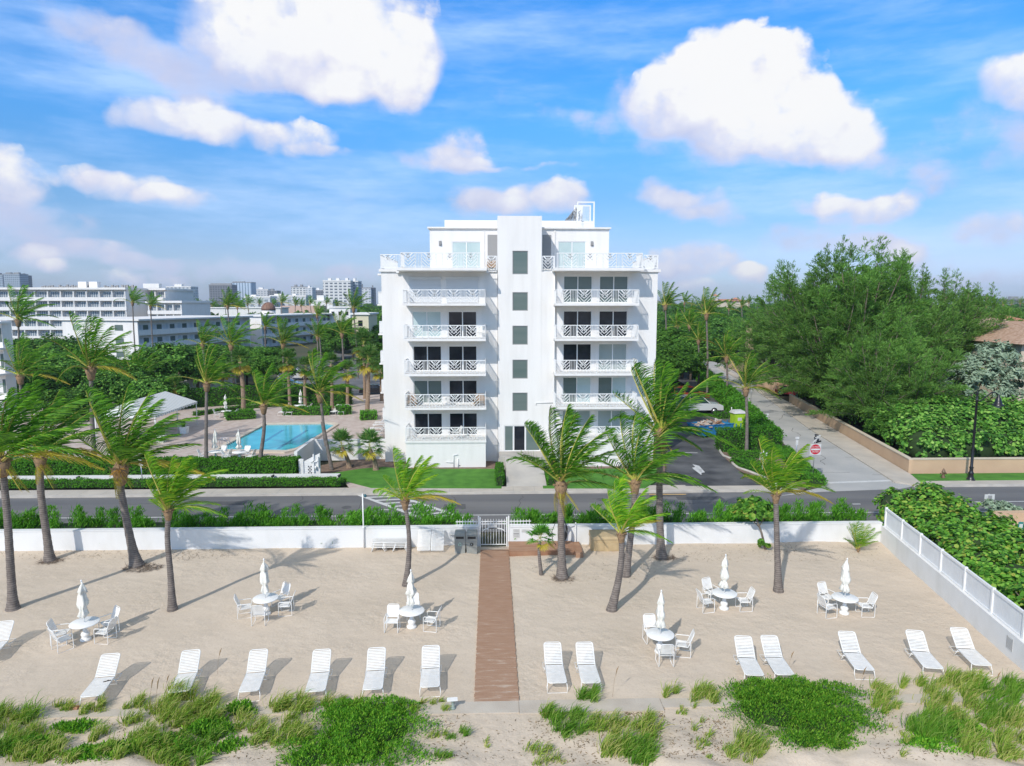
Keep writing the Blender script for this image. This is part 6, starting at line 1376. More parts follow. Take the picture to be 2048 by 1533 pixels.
# dry litter and pebbles on the dune sand
rg = np.random.default_rng(5); LV = Leaves()
for px0,px1,py0,py1,k in ((1060,1460,1440,1533,900),(1250,1330,1400,1440,500),(100,640,1440,1533,700),(860,940,1420,1533,120),(1400,1460,1440,1520,120),(1740,2048,1430,1533,500),(940,1060,1440,1530,60),(0,500,1103,1120,420),(1300,1760,1092,1125,420),(1060,1330,1125,1170,130)):
    for _ in range(k):
        q = g(rg.uniform(px0,px1), rg.uniform(py0,py1)); d = norm(np.array([rg.normal(),rg.normal(),rg.uniform(0,.3)]))*rg.uniform(.02,.085); w = norm(np.cross(d,[0,0,1.]))*rg.uniform(.006,.018); P = np.array([q.x,q.y,dune_z(q.x,q.y)+.008])
        LV.quads(np.array([[P-d,P-w,P+d,P+w]]),0)
tag(LV.build('beach_litter', [leafmat('dry_litter',[(0.07,0.05,0.035),(0.15,0.11,0.08),(0.26,0.16,0.09)],0,.9)]), 'scattered dry twigs and leaf bits on the sand', 'litter', kind='stuff')

# ================================================================== POOL DECK
DZ = 1.2
deck = MB(); deck.prism([(-62,52.4),(-15.6,52.0),(-15.2,57.4),(-9.3,57.6),(-8.9,92),(-20,88),(-34,86),(-62,80)], -.05, DZ)
tag(deck.build('pool_deck', PAVER), kind='structure')
POOLW = mat('pool_water', (0.03,0.40,0.50), 0.10, (0.06,0.50,0.58), 0.6, 0.10, 3, spec=0.3)
COPE = mat('pool_coping', (0.62,0.53,0.43), 0.7, (0.55,0.47,0.38), 2)
inner = [(436,901.5),(532,850.5),(655,849),(667,851),(668,853.5),(604,893),(590,899.5),(572,903.5)]
P = [g(x_,y_,DZ) for x_,y_ in inner]; cxy = sum((Vector((p.x,p.y,0)) for p in P), Vector((0,0,0)))/len(P)
pool = empty('swimming_pool', (cxy.x,cxy.y,0), label='blue swimming pool with cream coping on the raised deck', cat='pool')
mb = MB(); mb.prism([(p.x-cxy.x,p.y-cxy.y) for p in P], DZ-.1, DZ+.012); mb.build('water', POOLW, pool)
mb = MB(); k = len(P); out_ = []
for p in P: v = Vector((p.x-cxy.x,p.y-cxy.y,0)); out_.append(v + v.normalized()*.75)
inn = [Vector((p.x-cxy.x,p.y-cxy.y,0)) for p in P]
for i in range(k):
    a,b,c_,d_ = inn[i],inn[(i+1)%k],out_[(i+1)%k],out_[i]
    vs = [(q.x,q.y,z) for z in (DZ-.02,DZ+.13) for q in (a,b,c_,d_)]; mb.add(vs, [(0,1,2,3),(7,6,5,4),(0,4,5,1),(2,6,7,3)])
mb.build('coping', COPE, pool)
TILE = mat('pool_tile_band', (0.03,0.10,0.18), .3); mb = MB()
for i in range(k):
    a,b = inn[i],inn[(i+1)%k]; ia, ib = a*.992, b*.992; mb.add([(a.x,a.y,DZ+.0145),(b.x,b.y,DZ+.0145),(ib.x,ib.y,DZ+.0145),(ia.x,ia.y,DZ+.0145)], [(0,1,2,3)])
mb.build('tile_band', TILE, pool)
LANE = mat('lane_line_under_water', (0.02,0.24,0.36), .1, spec=.3); mb = MB()
for a_,b_2 in (((566,860.5),(528,884)),((615,860.5),(556,898))):
    A_, B_ = g(*a_,DZ+.018), g(*b_2,DZ+.018); mb.bar((A_.x-cxy.x,A_.y-cxy.y,DZ+.016),(B_.x-cxy.x,B_.y-cxy.y,DZ+.016), .3, h=.003)
mb.build('lane_line', LANE, pool)
mb = MB()
for s_ in (0,.5): mb.tube([(inn[0].x-.2,inn[0].y+.9+s_,DZ+.1),(inn[0].x-.2,inn[0].y+.9+s_,DZ+.8),(inn[0].x+.35,inn[0].y+.9+s_,DZ+.75),(inn[0].x+.55,inn[0].y+.9+s_,DZ)], .025, 6)
mb.build('handrail', RIM, pool)
# retaining walls of the deck and the shower wall with its grille
rw = empty('retaining_wall', (0,0,0), label='white retaining wall between the pool deck and the building corner', cat='wall'); mb = MB()
mb.box(-15.0,-9.0,57.0,57.25,0,1.8); mb.prism([(-15.25,52.1),(-15.0,52.1),(-14.98,57.25),(-15.25,57.25)],0,1.86); mb.build('wall', WALLW, rw)
sw = empty('shower_wall', (0,0,0), label='white shower wall with ribs, grille and fittings beside the clipped hedge', cat='wall'); mb = MB()
yy = 51.0; a0, a1 = at(598,950,yy).x, at(640,950,yy).x
mb.prism([(a0,yy),(a0+.35,yy),(a0+.35,yy+.2),(a0,yy+.2)],0,1.5); 
vs = [(a0+.352,yy+.1,0),(a1,yy+.1,0),(a1,yy+.28,0),(a0+.352,yy+.28,0),(a0+.352,yy+.1,1.3),(a1,yy+.1,1.95),(a1,yy+.28,1.95),(a0+.352,yy+.28,1.3)]
mb.add(vs,[(0,3,2,1),(4,5,6,7),(0,1,5,4),(1,2,6,5),(2,3,7,6),(3,0,4,7)]); mb.build('wall', WALLW, sw)
mb = MB()
for i in range(7): mb.box(a0+.37,a0+.62,yy+.085,yy+.099,.25+i*.16,.28+i*.16)
mb.build('ribs', TRIM, sw); mb = MB()
for i in range(3):
    for j in range(7):
        if (i+j)%2 == 0: mb.box(a0+.68+i*.09,a0+.76+i*.09,yy+.085,yy+.099,.15+j*.12,.26+j*.12)
mb.build('grille', DGREY, sw); mb = MB(); mb.box(a1-.5,a1-.42,yy-.05,yy+.099,.5,1.9); mb.box(a1-.7,a1-.1,yy-.05,yy+.05,1.3,1.38); mb.box(a1-.15,a1-.08,yy-.05,yy+.099,.9,1.7); mb.lathe([(.08,0),(.08,.2),(.05,.25)],(a1-.3,yy-.05,.75),8); mb.build('shower_fittings', TRIM, sw)
lw_ = empty('low_wall', (0,0,0), label='low white garden wall between the two clipped hedges', cat='wall'); mb = MB(); mb.box(-60,-11.35,50.05,50.3,0,.58); mb.build('wall', WALLW, lw_)
for i, (px_, py_, lb) in enumerate(((30,966,'garden spotlight at the left end of the low wall'),(157,964,'garden spotlight on the low wall left of the leaning palm'),(418,962,'garden spotlight on the low wall before the hedge'),(546,962,'garden spotlight on the low wall near the shower wall'),(679,961,'garden spotlight at the right end of the low wall'),(705,939,'garden spotlight in the bed below the fan palms'),(750,932,'garden spotlight at the building corner'),(921,937,'green utility spotlight on the lawn edge by the building'))):
    q = at(px_,py_,49.85 if i < 5 else 54); q.z = .42 if i < 5 else .15; root = empty('spotlight', q, label=lb, cat='spotlight', group='garden spotlights'); mb = MB(); mb.tube([(0,0,-.3),(0,0,.05)], .02, 6); mb.build('stake', DGREY, root)
    mb = MB(); mb.tube([(-.10,-.06,.05),(.02,0,.12),(.10,.03,.2)], [.09,.10,.05], 8); mb.build('head', DGREY, root)
# deck furniture
def deck_lounger(px, py, az_, label, group):
    o = copy_tree(lp); q = g(px,py,DZ); o.location = (q.x,q.y,DZ); o.rotation_euler = (0,0,az_); tag(o, label, 'sun lounger', group); return o
gd = 'sun loungers on the pool deck'
deck_lounger(561,832,-.25,'white lounger behind the pool, leftmost of the back row',gd); deck_lounger(577,832,-.25,'white lounger behind the pool, second of the back row',gd)
deck_lounger(665,831,-.2,'white lounger behind the pool, left one of the right pair',gd); deck_lounger(681,831,-.2,'white lounger behind the pool, right one of the right pair',gd)
for i,(px_,py_) in enumerate(((734,872),(740,864),(746,857),(750,852))): deck_lounger(px_,py_,-math.pi/2,'white lounger lying sideways beside the building wall, %s the road' % ('nearest','second from','third from','farthest from')[i],gd)
for px_,py_,lb,sd_ in ((602,820,'behind the pool',11),(453,832,'by the oval planter',12),(432,918,'at the near left pool edge',13),(479.5,919,'at the near pool edge between two palms',14)):
    q = g(px_,py_+4,DZ); o = copy_tree(tp); o.location = (q.x,q.y,DZ); tag(o,'white round table on the deck '+lb,'table','tables on the pool deck'); umbrella(q.x,q.y,'closed white umbrella on the deck '+lb, sd_, DZ, 'closed umbrellas on the pool deck')
    for a_, wd in ((190,'left'),(-8,'right'))+(((80,'rear'),) if sd_ > 12 else ()): chair(q.x+.9*math.cos(R(a_)), q.y+.9*math.sin(R(a_)), R(a_+180), 'white chair %s of the deck table %s' % (wd, lb), DZ, 'chairs on the pool deck')
# striped awning
c1, c2, c3, c4 = g(314,886,DZ), g(362,866,DZ), g(397,850,DZ), g(283,858,DZ)
AWN = bpy.data.materials.new('striped_canvas'); AWN.use_nodes = True; _t = AWN.node_tree; _n = _t.nodes; _l = _t.links; _b = _n['Principled BSDF']; _b.inputs['Roughness'].default_value = .85
_c = _n.new('ShaderNodeTexCoord'); _w = _n.new('ShaderNodeTexWave'); _w.bands_direction = 'X'; _w.inputs['Scale'].default_value = .75; _l.new(_c.outputs['Object'], _w.inputs['Vector'])
_r = _n.new('ShaderNodeValToRGB'); _l.new(_w.outputs['Fac'], _r.inputs[0]); _r.color_ramp.interpolation = 'CONSTANT'; _r.color_ramp.elements[0].color = (0.74,0.74,0.72,1); _r.color_ramp.elements[1].position = .62; _r.color_ramp.elements[1].color = (0.52,0.55,0.54,1); _l.new(_r.outputs[0], _b.inputs['Base Color'])
fr = Vector((c1.x,c1.y,0)); ax = Vector((c3.x-c1.x,c3.y-c1.y,0)); Lx = ax.length; aw = empty('striped_awning', (c1.x,c1.y,DZ), math.atan2(ax.y,ax.x), label='grey and white striped awning on white poles left of the pool', cat='awning'); Dp = 5.2; hE = 2.35; hR = 3.5
mb = MB(); th = .03
for s_ in (0,1):
    e0 = 0 if s_ == 0 else Dp
    mb.add([(0,e0,hE),(Lx,e0,hE),(Lx-.9,Dp/2,hR),(.9,Dp/2,hR),(0,e0,hE-th),(Lx,e0,hE-th),(Lx-.9,Dp/2,hR-th),(.9,Dp/2,hR-th)], [(0,1,2,3),(4,7,6,5),(0,4,5,1)])
for x_, xr in ((0,.9),(Lx,Lx-.9)): mb.add([(x_,0,hE),(x_,Dp,hE),(xr,Dp/2,hR)], [(0,1,2)])
mb.build('canopy', AWN, aw); mb = MB()
for (x0,y0,x1,y1) in ((0,0,Lx,0),(Lx,0,Lx,Dp),(0,Dp,Lx,Dp),(0,0,0,Dp)):
    n = 24
    for i in range(n):
        t0,t1 = i/n,(i+1)/n; dz_ = .22 if i%2 else .16; p0 = (x0+(x1-x0)*t0,y0+(y1-y0)*t0); p1 = (x0+(x1-x0)*t1,y0+(y1-y0)*t1); mb.add([(p0[0],p0[1],hE-.002),(p1[0],p1[1],hE-.002),(p1[0],p1[1],hE-dz_),(p0[0],p0[1],hE-dz_)],[(0,1,2,3)])
mb.build('valance', AWN, aw)
for x_,y_ in ((.08,.08),(Lx/2,.08),(Lx-.08,.08),(Lx-.08,Dp-.08),(.08,Dp-.08),(Lx/2,Dp-.08)):
    mb = MB(); mb.tube([(x_,y_,0),(x_,y_,hE-.02)], .045, 8); mb.build('pole', TRIM, aw)
for px_,py_,lb in ((323,885,'white square planter with spiky plant under the awning, nearer'),(369,867,'white square planter with dark snake plant beside the awning pole')):
    q = g(px_,py_,DZ); root = empty('planter', q, label=lb, cat='planter', group='square planters by the awning'); mb = MB(); s0,s1 = .27,.33
    mb.add([(-s0,-s0,0),(s0,-s0,0),(s0,s0,0),(-s0,s0,0),(-s1,-s1,.62),(s1,-s1,.62),(s1,s1,.62),(-s1,s1,.62)],[(0,3,2,1),(4,5,6,7),(0,1,5,4),(1,2,6,5),(2,3,7,6),(3,0,4,7)]); mb.build('pot', STONE, root)
    rg = np.random.default_rng(int(px_)); LV = Leaves(); n = 26; P_ = np.stack([rg.uniform(-.2,.2,n),rg.uniform(-.2,.2,n),np.full(n,.6)],1); d = norm(np.stack([rg.normal(0,.15,n),rg.normal(0,.15,n),np.ones(n)],1))*rg.uniform(.4,.8,(n,1)); w = norm(np.cross(d,rg.normal(0,1,(n,3))))*.035
    LV.strips(np.stack([np.stack([P_-w,P_+w],1),np.stack([P_+d*.6-w,P_+d*.6+w],1),np.stack([P_+d-w*.1,P_+d+w*.1],1)],1),0); LV.build('plant', [CANL], root)

# ================================================================== STREET THINGS
def text_mesh(name, s, size, m, parent, loc, rot=(math.pi/2,0,0), ext=.004):
    cu_ = bpy.data.curves.new(name, 'FONT'); cu_.body = s; cu_.size = size; cu_.align_x = 'CENTER'; cu_.align_y = 'CENTER'; cu_.extrude = ext
    o = bpy.data.objects.new(name, cu_); C.objects.link(o); dg = bpy.context.evaluated_depsgraph_get(); dg.update(); me = bpy.data.meshes.new_from_object(o.evaluated_get(dg)); bpy.data.objects.remove(o); bpy.data.curves.remove(cu_)
    me.name = name; me.materials.clear(); me.materials.append(m); o = bpy.data.objects.new(name, me); C.objects.link(o); o.parent = parent; o.location = loc; o.rotation_euler = rot; return o
REDP = mat('sign_red', (0.52,0.012,0.03), .5); GREEN = mat('street_sign_green', (0.01,0.16,0.08), .5)
b_ = g(1624,962); zc = at(1631,899,b_.y).z; root = empty('do_not_enter_sign', b_, label='square do-not-enter sign with red disc and a bundle of small plates on top', cat='road sign')
mb = MB(); mb.tube([(0,0,-.1),(.12,0,zc+.75)], .03, 8); mb.build('pole', RIM, root); s_ = .42; dx_ = .11
mb = MB(); mb.box(dx_-s_,dx_+s_,-.05,-.035,zc-s_,zc+s_); mb.build('panel', PAINTW, root)
mb = MB(); n = 36; mb.add([(dx_+.38*math.cos(2*math.pi*i/n),-.054,zc+.38*math.sin(2*math.pi*i/n)) for i in range(n)]+[(dx_+.38*math.cos(2*math.pi*i/n),-.0505,zc+.38*math.sin(2*math.pi*i/n)) for i in range(n)],[tuple(range(n)),tuple(range(n,2*n))[::-1]]+[(i,(i+1)%n,n+(i+1)%n,n+i) for i in range(n)]); mb.build('disc', REDP, root)
mb = MB(); mb.box(dx_-.33,dx_+.33,-.060,-.0545,zc-.065,zc+.065); mb.build('bar', PAINTW, root)
text_mesh('lettering', 'DO NOT', .17, PAINTW, root, (dx_,-.058,zc+.185)); text_mesh('lettering', 'ENTER', .17, PAINTW, root, (dx_,-.058,zc-.19))
mb = MB(); rs = random.Random(2)
for i in range(5): mb.obox((dx_+rs.uniform(-.1,.15),-.02,zc+.55+i*.15), (.5-.06*i,.02,.12), 0, 0, Matrix.Translation((dx_+rs.uniform(-.12,.18),-.02,zc+.56+i*.13)) @ Matrix.Rotation(rs.uniform(-.6,1.1),4,'Y') @ Matrix.Rotation(rs.uniform(-.7,.7),4,'Z'))
mb.build('plates', [BLACK], root); mb = MB()
for i in range(4): mb.obox(None, (.32,.02,.07), 0, 0, Matrix.Translation((dx_-.1+.1*i,-.045,zc+.6+i*.14)) @ Matrix.Rotation(rs.uniform(-.6,.9),4,'Y'))
mb.build('plates', [PAINTW], root)
b_ = g(1525,948,.05); zc = at(1526,913,b_.y).z; root = empty('exit_sign', b_, label='white sign reading exit only in the planting beside the parking exit', cat='sign'); mb = MB(); mb.box(-.04,.04,0,.08,-.1,zc+.45); mb.build('post', TRIM, root)
mb = MB(); mb.box(-.29,.29,-.03,-.005,zc-.34,zc+.26); mb.build('panel', PAINTW, root); text_mesh('lettering','EXIT',.20,MGREY,root,(0,-.034,zc+.12)); text_mesh('lettering','ONLY',.20,MGREY,root,(0,-.034,zc-.10))
for px_,by_,ty_,lb in ((1591,936,872,'thin grey sign post seen edge-on beside the side road hedge'),(1532,868,826,'small white sign post by the middle of the side road hedge'),(1501,820,762,'slim grey pole between hedge and side road'),(1452,792,735,'thin pole standing at the side road hedge'),(1390,745,690,'thin pole at the far end of the side road hedge')):
    b_ = g(px_,by_); h_ = at(px_,ty_,b_.y).z; root = empty('sign_post', b_, label=lb, cat='post'); mb = MB(); mb.tube([(0,0,-.1),(0,0,h_)], .03, 6); mb.build('post', RIM, root)
    mb = MB(); mb.box(-.10,.10,-.05,-.035,h_-.75,h_-.35); mb.box(-.16,.16,-.05,-.035,h_-.25,h_-.08); mb.build('panel', PAINTW, root)
b_ = g(286,975); h_ = at(284,922,b_.y).z; root = empty('sign_post', b_, label='grey roadside post with a small white plate at the left sidewalk', cat='post'); mb = MB(); mb.tube([(0,0,-.1),(-.05,0,h_)], .035, 6); mb.build('post', RIM, root); mb = MB(); mb.box(-.2,.12,-.05,-.035,h_-.35,h_+.1); mb.build('panel', PAINTW, root)
# black street lamp
b_ = g(1941,960,.12); h_ = at(1941,786,b_.y).z; root = empty('street_lamp', b_, label='tall black street lamp with a hanging bell shade on a curved arm', cat='street lamp')
mb = MB(); mb.lathe([(.34,0),(.34,.1),(.27,.18),(.2,.32),(.16,.55),(.19,.6),(.19,.66),(.13,.75),(.12,1.0),(.16,1.05),(.10,1.15),(.075,h_-.6),(.11,h_-.58),(.11,h_-.5),(.07,h_-.45),(.09,h_-.3),(.05,h_-.2),(.10,h_-.12),(.03,h_+.1),(.01,h_+.2)], (0,0,-.12), 16); mb.build('post', BLACK, root)
ax_ = 1.62; mb = MB(); mb.tube([(0,0,h_-.75),(.35,0,h_-.68),(.7,0,h_-.4),(1.05,0,h_-.12),(1.35,0,h_-.12),(ax_,0,h_-.3)], .045, 7); mb.tube([(.1,0,h_-.35),(.4,0,h_-.48),(.7,0,h_-.40)], .02, 5); mb.build('arm', BLACK, root)
mb = MB(); mb.lathe([(.06,0),(.10,-.05),(.09,-.2),(.17,-.3),(.22,-.5),(.27,-.68),(.40,-.80),(.40,-.83),(.3,-.84)], (ax_,0,h_-.25), 18); sh_ = mb.build('shade', BLACK, root); mb = MB(); mb.lathe([(.25,-.82),(.2,-.93),(.08,-1.0),(.01,-1.01)], (ax_,0,h_-.25), 14); mb.build('globe', GLASSC, root)
# hydrant
b_ = at(1887,948,49.3); b_.z = .14; root = empty('fire_hydrant', b_, label='dark bronze fire hydrant on the grass before the peach wall', cat='hydrant'); HY = mat('bronze_metal',(0.12,0.075,0.045),.5,(0.2,0.13,0.08),8)
mb = MB(); mb.lathe([(.15,0),(.15,.05),(.10,.06),(.10,.4),(.14,.42),(.14,.47),(.11,.5),(.10,.6),(.04,.68),(.03,.74)], n=14); mb.build('body', HY, root)
for s_ in (-1,1):
    mb = MB(); mb.tube([(0,0,.33),(s_*.2,0,.33)], .055, 8); mb.tube([(s_*.18,0,.33),(s_*.22,0,.33)], .07, 6); mb.build('outlet', HY, root)
# portable toilet
TOI = mat('lime_plastic', (0.32,0.52,0.02), .5, (0.36,0.56,0.04), 3); b_ = g(1474,866,0); root = empty('portable_toilet', b_, .12, label='lime green portable toilet with a white roof beside the hedge', cat='portable toilet')
hh = at(1474,826,b_.y).z; ww_ = .56; mb = MB(); mb.box(-ww_,ww_,-.5,.5,.1,hh)
for s_ in (-1,1): mb.box(s_*ww_-.04,s_*ww_+.04,-.54,-.46,.1,hh)
for i in range(9): mb.box(-ww_-.01,-ww_-.001,-.45+i*.11,-.40+i*.11,.2,hh-.3)
mb.box(-.7,.7,-.6,.6,0,.1,1); mb.build('body', [TOI, DGREY], root)
mb = MB(); mb.box(-.36,.36,-.53,-.501,.14,hh-.12); d_ = mb.build('door', mat('lime_door_plastic',(0.38,0.60,0.03),.45), root); mb = MB(); mb.box(-.24,.2,-.54,-.531,hh-.75,hh-.42); mb.build('sticker', PAINTW, d_); mb = MB(); mb.box(.25,.30,-.56,-.531,1.0,1.15); mb.build('latch', DGREY, d_)
mb = MB(); mb.add([(-.66,-.6,hh),(.66,-.6,hh),(.66,.6,hh),(-.66,.6,hh),(-.5,-.45,hh+.22),(.5,-.45,hh+.22),(.5,.45,hh+.28),(-.5,.45,hh+.28)],[(0,3,2,1),(4,5,6,7),(0,1,5,4),(1,2,6,5),(2,3,7,6),(3,0,4,7)]); mb.tube([(-.55,.3,hh),(-.55,.3,hh+.55)],.05,6); mb.build('roof', PAINTW, root)
# blue skip full of debris
BLUE = mat('blue_steel', (0.02,0.16,0.36), .5, (0.04,0.24,0.46), 2); b_ = g(1420,871,0); root = empty('rubble_skip', b_, .35, label='blue skip heaped with brown debris in the parking lot', cat='skip')
mb = MB(); L2,W2,h1 = 2.1,1.0,1.2
mb.add([(-L2+.5,-W2,.2),(L2-.2,-W2,.2),(L2-.2,W2,.2),(-L2+.5,W2,.2),(-L2,-W2,h1),(L2,-W2,h1),(L2,W2,h1),(-L2,W2,h1)],[(0,3,2,1),(0,1,5,4),(1,2,6,5),(2,3,7,6),(3,0,4,7)])
for i in range(9): x_ = -L2+.4+i*.58; mb.box(x_-.05,x_+.05,-W2-.06,-W2-.001,.25,h1); mb.box(x_-.05,x_+.05,W2+.001,W2+.06,.25,h1)
mb.box(-L2,L2,-W2-.07,-W2+.02,h1,h1+.08); mb.box(-L2,L2,W2-.02,W2+.07,h1,h1+.08); mb.build('body', BLUE, root)
mb = MB(); rs = random.Random(8)
for i in range(110): mb.obox(None,(rs.uniform(.2,1.2),rs.uniform(.05,.3),rs.uniform(.03,.15)),0,rs.randrange(3),Matrix.Translation((rs.uniform(-L2+.5,L2-.5),rs.uniform(-W2+.3,W2-.3),h1-.25+rs.uniform(0,.5)))@Matrix.Rotation(rs.uniform(0,6),4,'Z')@Matrix.Rotation(rs.uniform(-.5,.5),4,'Y'))
mb.build('debris', [mat('debris_wood',(0.35,0.2,0.12),.9), mat('debris_board',(0.5,0.4,0.32),.9), CONC], root)
for i,(px_,py_) in enumerate(((1433,838),(1441,845),(1447,852))): q = g(px_,py_); mb = MB(); mb.obox((q.x,q.y,.09),(.25,1.6,.16),-.3); tag(mb.build('wheel_stop', STONE), 'white concrete wheel stop by the white car, %s' % ('far one','middle one','near one')[i], 'wheel stop', 'wheel stops in the parking lot')
q = g(1434,824); root = empty('traffic_barrel', q, label='orange and white striped traffic barrel in front of the white car', cat='traffic barrel'); ORG = mat('orange_plastic',(0.70,0.13,0.02),.5)
for k_,(z0,z1,r0,r1,mm) in enumerate(((.08,.4,.3,.28,ORG),(.4,.55,.28,.265,PAINTW),(.55,.85,.265,.24,ORG),(.85,1.05,.24,.2,ORG))): mb = MB(); mb.lathe([(r0,z0),(r1,z1)],n=14); mb.build('band' if k_ else 'drum', mm, root)
mb = MB(); mb.lathe([(.38,0),(.36,.08)],n=8); mb.build('base', BLACK, root)

# cars
def car(label, px, py, az_, colr, kind='sedan', z=0.0, s=1.0):
    q = g(px,py,z) ; root = empty('parked_car', q, az_, label=label, cat='car', group='parked cars'); root.scale = (s,s,s)
    pm = mat('car_paint', colr, .25, coat=.8); L_ = 2.3 if kind == 'sedan' else 2.55; w = .9
    if kind == 'sedan': lo = [(-L_,.35),(-L_+.05,.75),(-L_+.7,.95),(-.9,1.0),(1.05,.98),(L_-.3,.78),(L_,.6),(L_,.3)]; up = [(-1.55,.95),(-.95,1.40),(.35,1.42),(1.25,.94)]
    else: lo = [(-L_,.4),(-L_+.02,1.05),(-L_+.3,1.12),(.9,1.12),(L_-.35,1.02),(L_-.02,.85),(L_,.4)]; up = [(-L_+.12,1.10),(-L_+.25,1.80),(.35,1.82),(1.15,1.10)]
    def extr(mb, prof, w0, w1, zc=None):
        k = len(prof); vs = [(x,-(w0 if i else w0),z_) for i,(x,z_) in enumerate(prof)]+[(x,w0,z_) for x,z_ in prof]
        if w1 != w0:
            zt = max(z_ for _,z_ in prof); vs = [(x, (-1 if i < k else 1)*(w1 if z_ > zt-.1 else w0), z_) for i,(x,z_) in enumerate(list(prof)*2)]
        mb.add(vs, [tuple(range(k)), tuple(range(k,2*k))[::-1]]+[(i,i+k,(i+1)%k+k,(i+1)%k) for i in range(k)])
    mb = MB(); extr(mb, lo, w, w); mb.build('body', pm, root)
    mb = MB(); extr(mb, up, w-.04, w-.2); cab = mb.build('cabin', GLASSD, root)
    mb = MB(); zt = max(z_ for _,z_ in up); xs_ = [x for x,z_ in up if z_ > zt-.1]; mb.box(min(xs_)-.05,max(xs_)+.05,-w+.2,w-.2,zt-.02,zt+.04)
    for x_,z_ in ((min(xs_),zt),(max(xs_),zt)):
        xb = up[0][0] if x_ == min(xs_) else up[-1][0]
        for s_ in (-1,1): mb.bar((x_,s_*(w-.2),zt),(xb,s_*(w-.03),up[0][1]),.09)
    xm = sum(xs_)/2
    for s_ in (-1,1): mb.bar((xm,s_*(w-.2),zt),(xm,s_*(w-.03),up[0][1]),.08)
    mb.build('roof', pm, root)
    for x_ in (-L_*.6,L_*.62):
        for s_ in (-1,1):
            mb = MB(); pts = [(x_,s_*(w-.2),.33),(x_,s_*(w+.02),.33)]; mb.tube(pts,.34,18); wl = mb.build('wheel', TYRE, root); mb = MB(); mb.tube([(x_,s_*(w+.0),.33),(x_,s_*(w+.035),.33)],.21,14); mb.build('rim', RIM, wl)
    for s_ in (-1,1):
        mb = MB(); mb.box(L_-.06,L_+.012,s_*.68-.15,s_*.68+.15,.62,.76); mb.build('headlight', GLASSC, root); mb = MB(); mb.box(-L_-.012,-L_+.06,s_*.7-.12,s_*.7+.12,.66,.84); mb.build('tail_light', REDP, root)
    mb = MB(); mb.box(L_-.05,L_+.03,-w+.05,w-.05,.30,.48); mb.box(-L_-.03,-L_+.05,-w+.05,w-.05,.32,.5); mb.build('bumper', DGREY, root)
    return root
car('silver-white van in the parking lot with its nose to the hedge', 1393, 826, .02, (0.55,0.57,0.58), 'suv', s=1.15)
car('red car with a dark roof parked beyond the white van', 1378, 800, .1, (0.35,0.03,0.03), 'suv')
car('dark car parked farthest in the lot right of the building', 1352, 782, .1, (0.03,0.03,0.04), 'sedan')
car('dark red car at the driveway opening in the peach wall', 1585, 793, -1.0, (0.22,0.01,0.02), 'sedan')
car('white car behind the deck hedge, nearest the pool', 572, 777, .1, (0.65,0.66,0.67), 'sedan', s=1.1)
car('second white car parked behind the first', 590, 760, .1, (0.6,0.61,0.63), 'suv', s=1.1)
car('dark blue car in the far car park', 679, 740, 1.3, (0.02,0.03,0.06), 'sedan', s=1.1)
car('black car beside the left corner of the apartment building', 752, 789, .05, (0.015,0.015,0.02), 'sedan')
car('white van far behind the hedge at the end of the side road', 1372, 718, .1, (0.6,0.6,0.6), 'suv', s=1.3)
car('pale car parked far back in the lot right of the building', 1343, 722, .1, (0.5,0.52,0.55), 'sedan', s=1.2)
# parking-lot lamp, white utility box
b_ = g(535,738); root = empty('lot_lamp', b_, label='thin grey lamp pole in the trees behind the pool', cat='lamp post'); h_ = at(536,702,b_.y).z; mb = MB(); mb.tube([(0,0,0),(0,0,h_)],.09,6); mb.box(-.1,.9,-.15,.15,h_-.15,h_); mb.build('post', RIM, root)
q = g(432,790); root = empty('utility_shed', (q.x,q.y,0), .1, label='small white shed roof behind the dark deck hedge', cat='shed'); mb = MB(); mb.box(-4,2.6,-1.2,1.2,0,2.9); mb.build('wall', WHITE, root); mb = MB(); mb.box(-4.3,2.9,-1.5,1.5,2.9,3.1); mb.build('roof', WHITE, root)

# ---- peach walls on the right
n1 = g(1820,948); f1 = g(1580,806)
pwl = empty('garden_wall', n1, label='peach stucco garden wall running back along the side road', cat='wall', group=None); d = (f1-n1); n_ = Vector((-d.y,d.x,0)).normalized()*.13; mb = MB(); P4 = [n_,d+n_,d-n_,-n_]; mb.prism([(p.x,p.y) for p in P4],0,1.12); mb.build('wall', PEACH, pwl); mb = MB(); n_ *= 1.35; P4 = [n_,d+n_,d-n_,-n_]; mb.prism([(p.x,p.y) for p in P4],1.12,1.2); mb.build('coping', CREAM, pwl)
pwr = empty('garden_wall', n1, label='peach stucco garden wall facing the main road behind the hydrant', cat='wall'); mb = MB(); mb.box(.14,80,0.0,.26,0,1.12); mb.build('wall', PEACH, pwr); mb = MB(); mb.box(.18,80,-.05,.31,1.12,1.2); mb.build('coping', CREAM, pwr)
def wall_px(label, pts, h, m=PEACH, t=.25):
    P_ = [g(x_,y_) for x_,y_ in pts]; root = empty('garden_wall', P_[0], label=label, cat='wall'); mb = MB()
    for a,b in zip(P_[:-1],P_[1:]): a = a-P_[0]; b = b-P_[0]; d = (b-a).normalized(); n_ = Vector((-d.y,d.x,0))*t/2; mb.prism([((a+n_).x,(a+n_).y),((b+n_).x,(b+n_).y),((b-n_).x,(b-n_).y),((a-n_).x,(a-n_).y)],0,h)
    mb.build('wall', m, root); return root
wall_px('peach curved wall beside the far driveway opening', [(1580,790),(1555,789),(1530,783),(1512,772),(1508,765)], 2.4)
wall_px('far peach wall along the side road beyond the driveway', [(1500,762),(1470,742),(1450,734)], 2.4)
wall_px('peach wall part seen through the pines', [(1700,790),(1760,800),(1850,800)], 3.0)
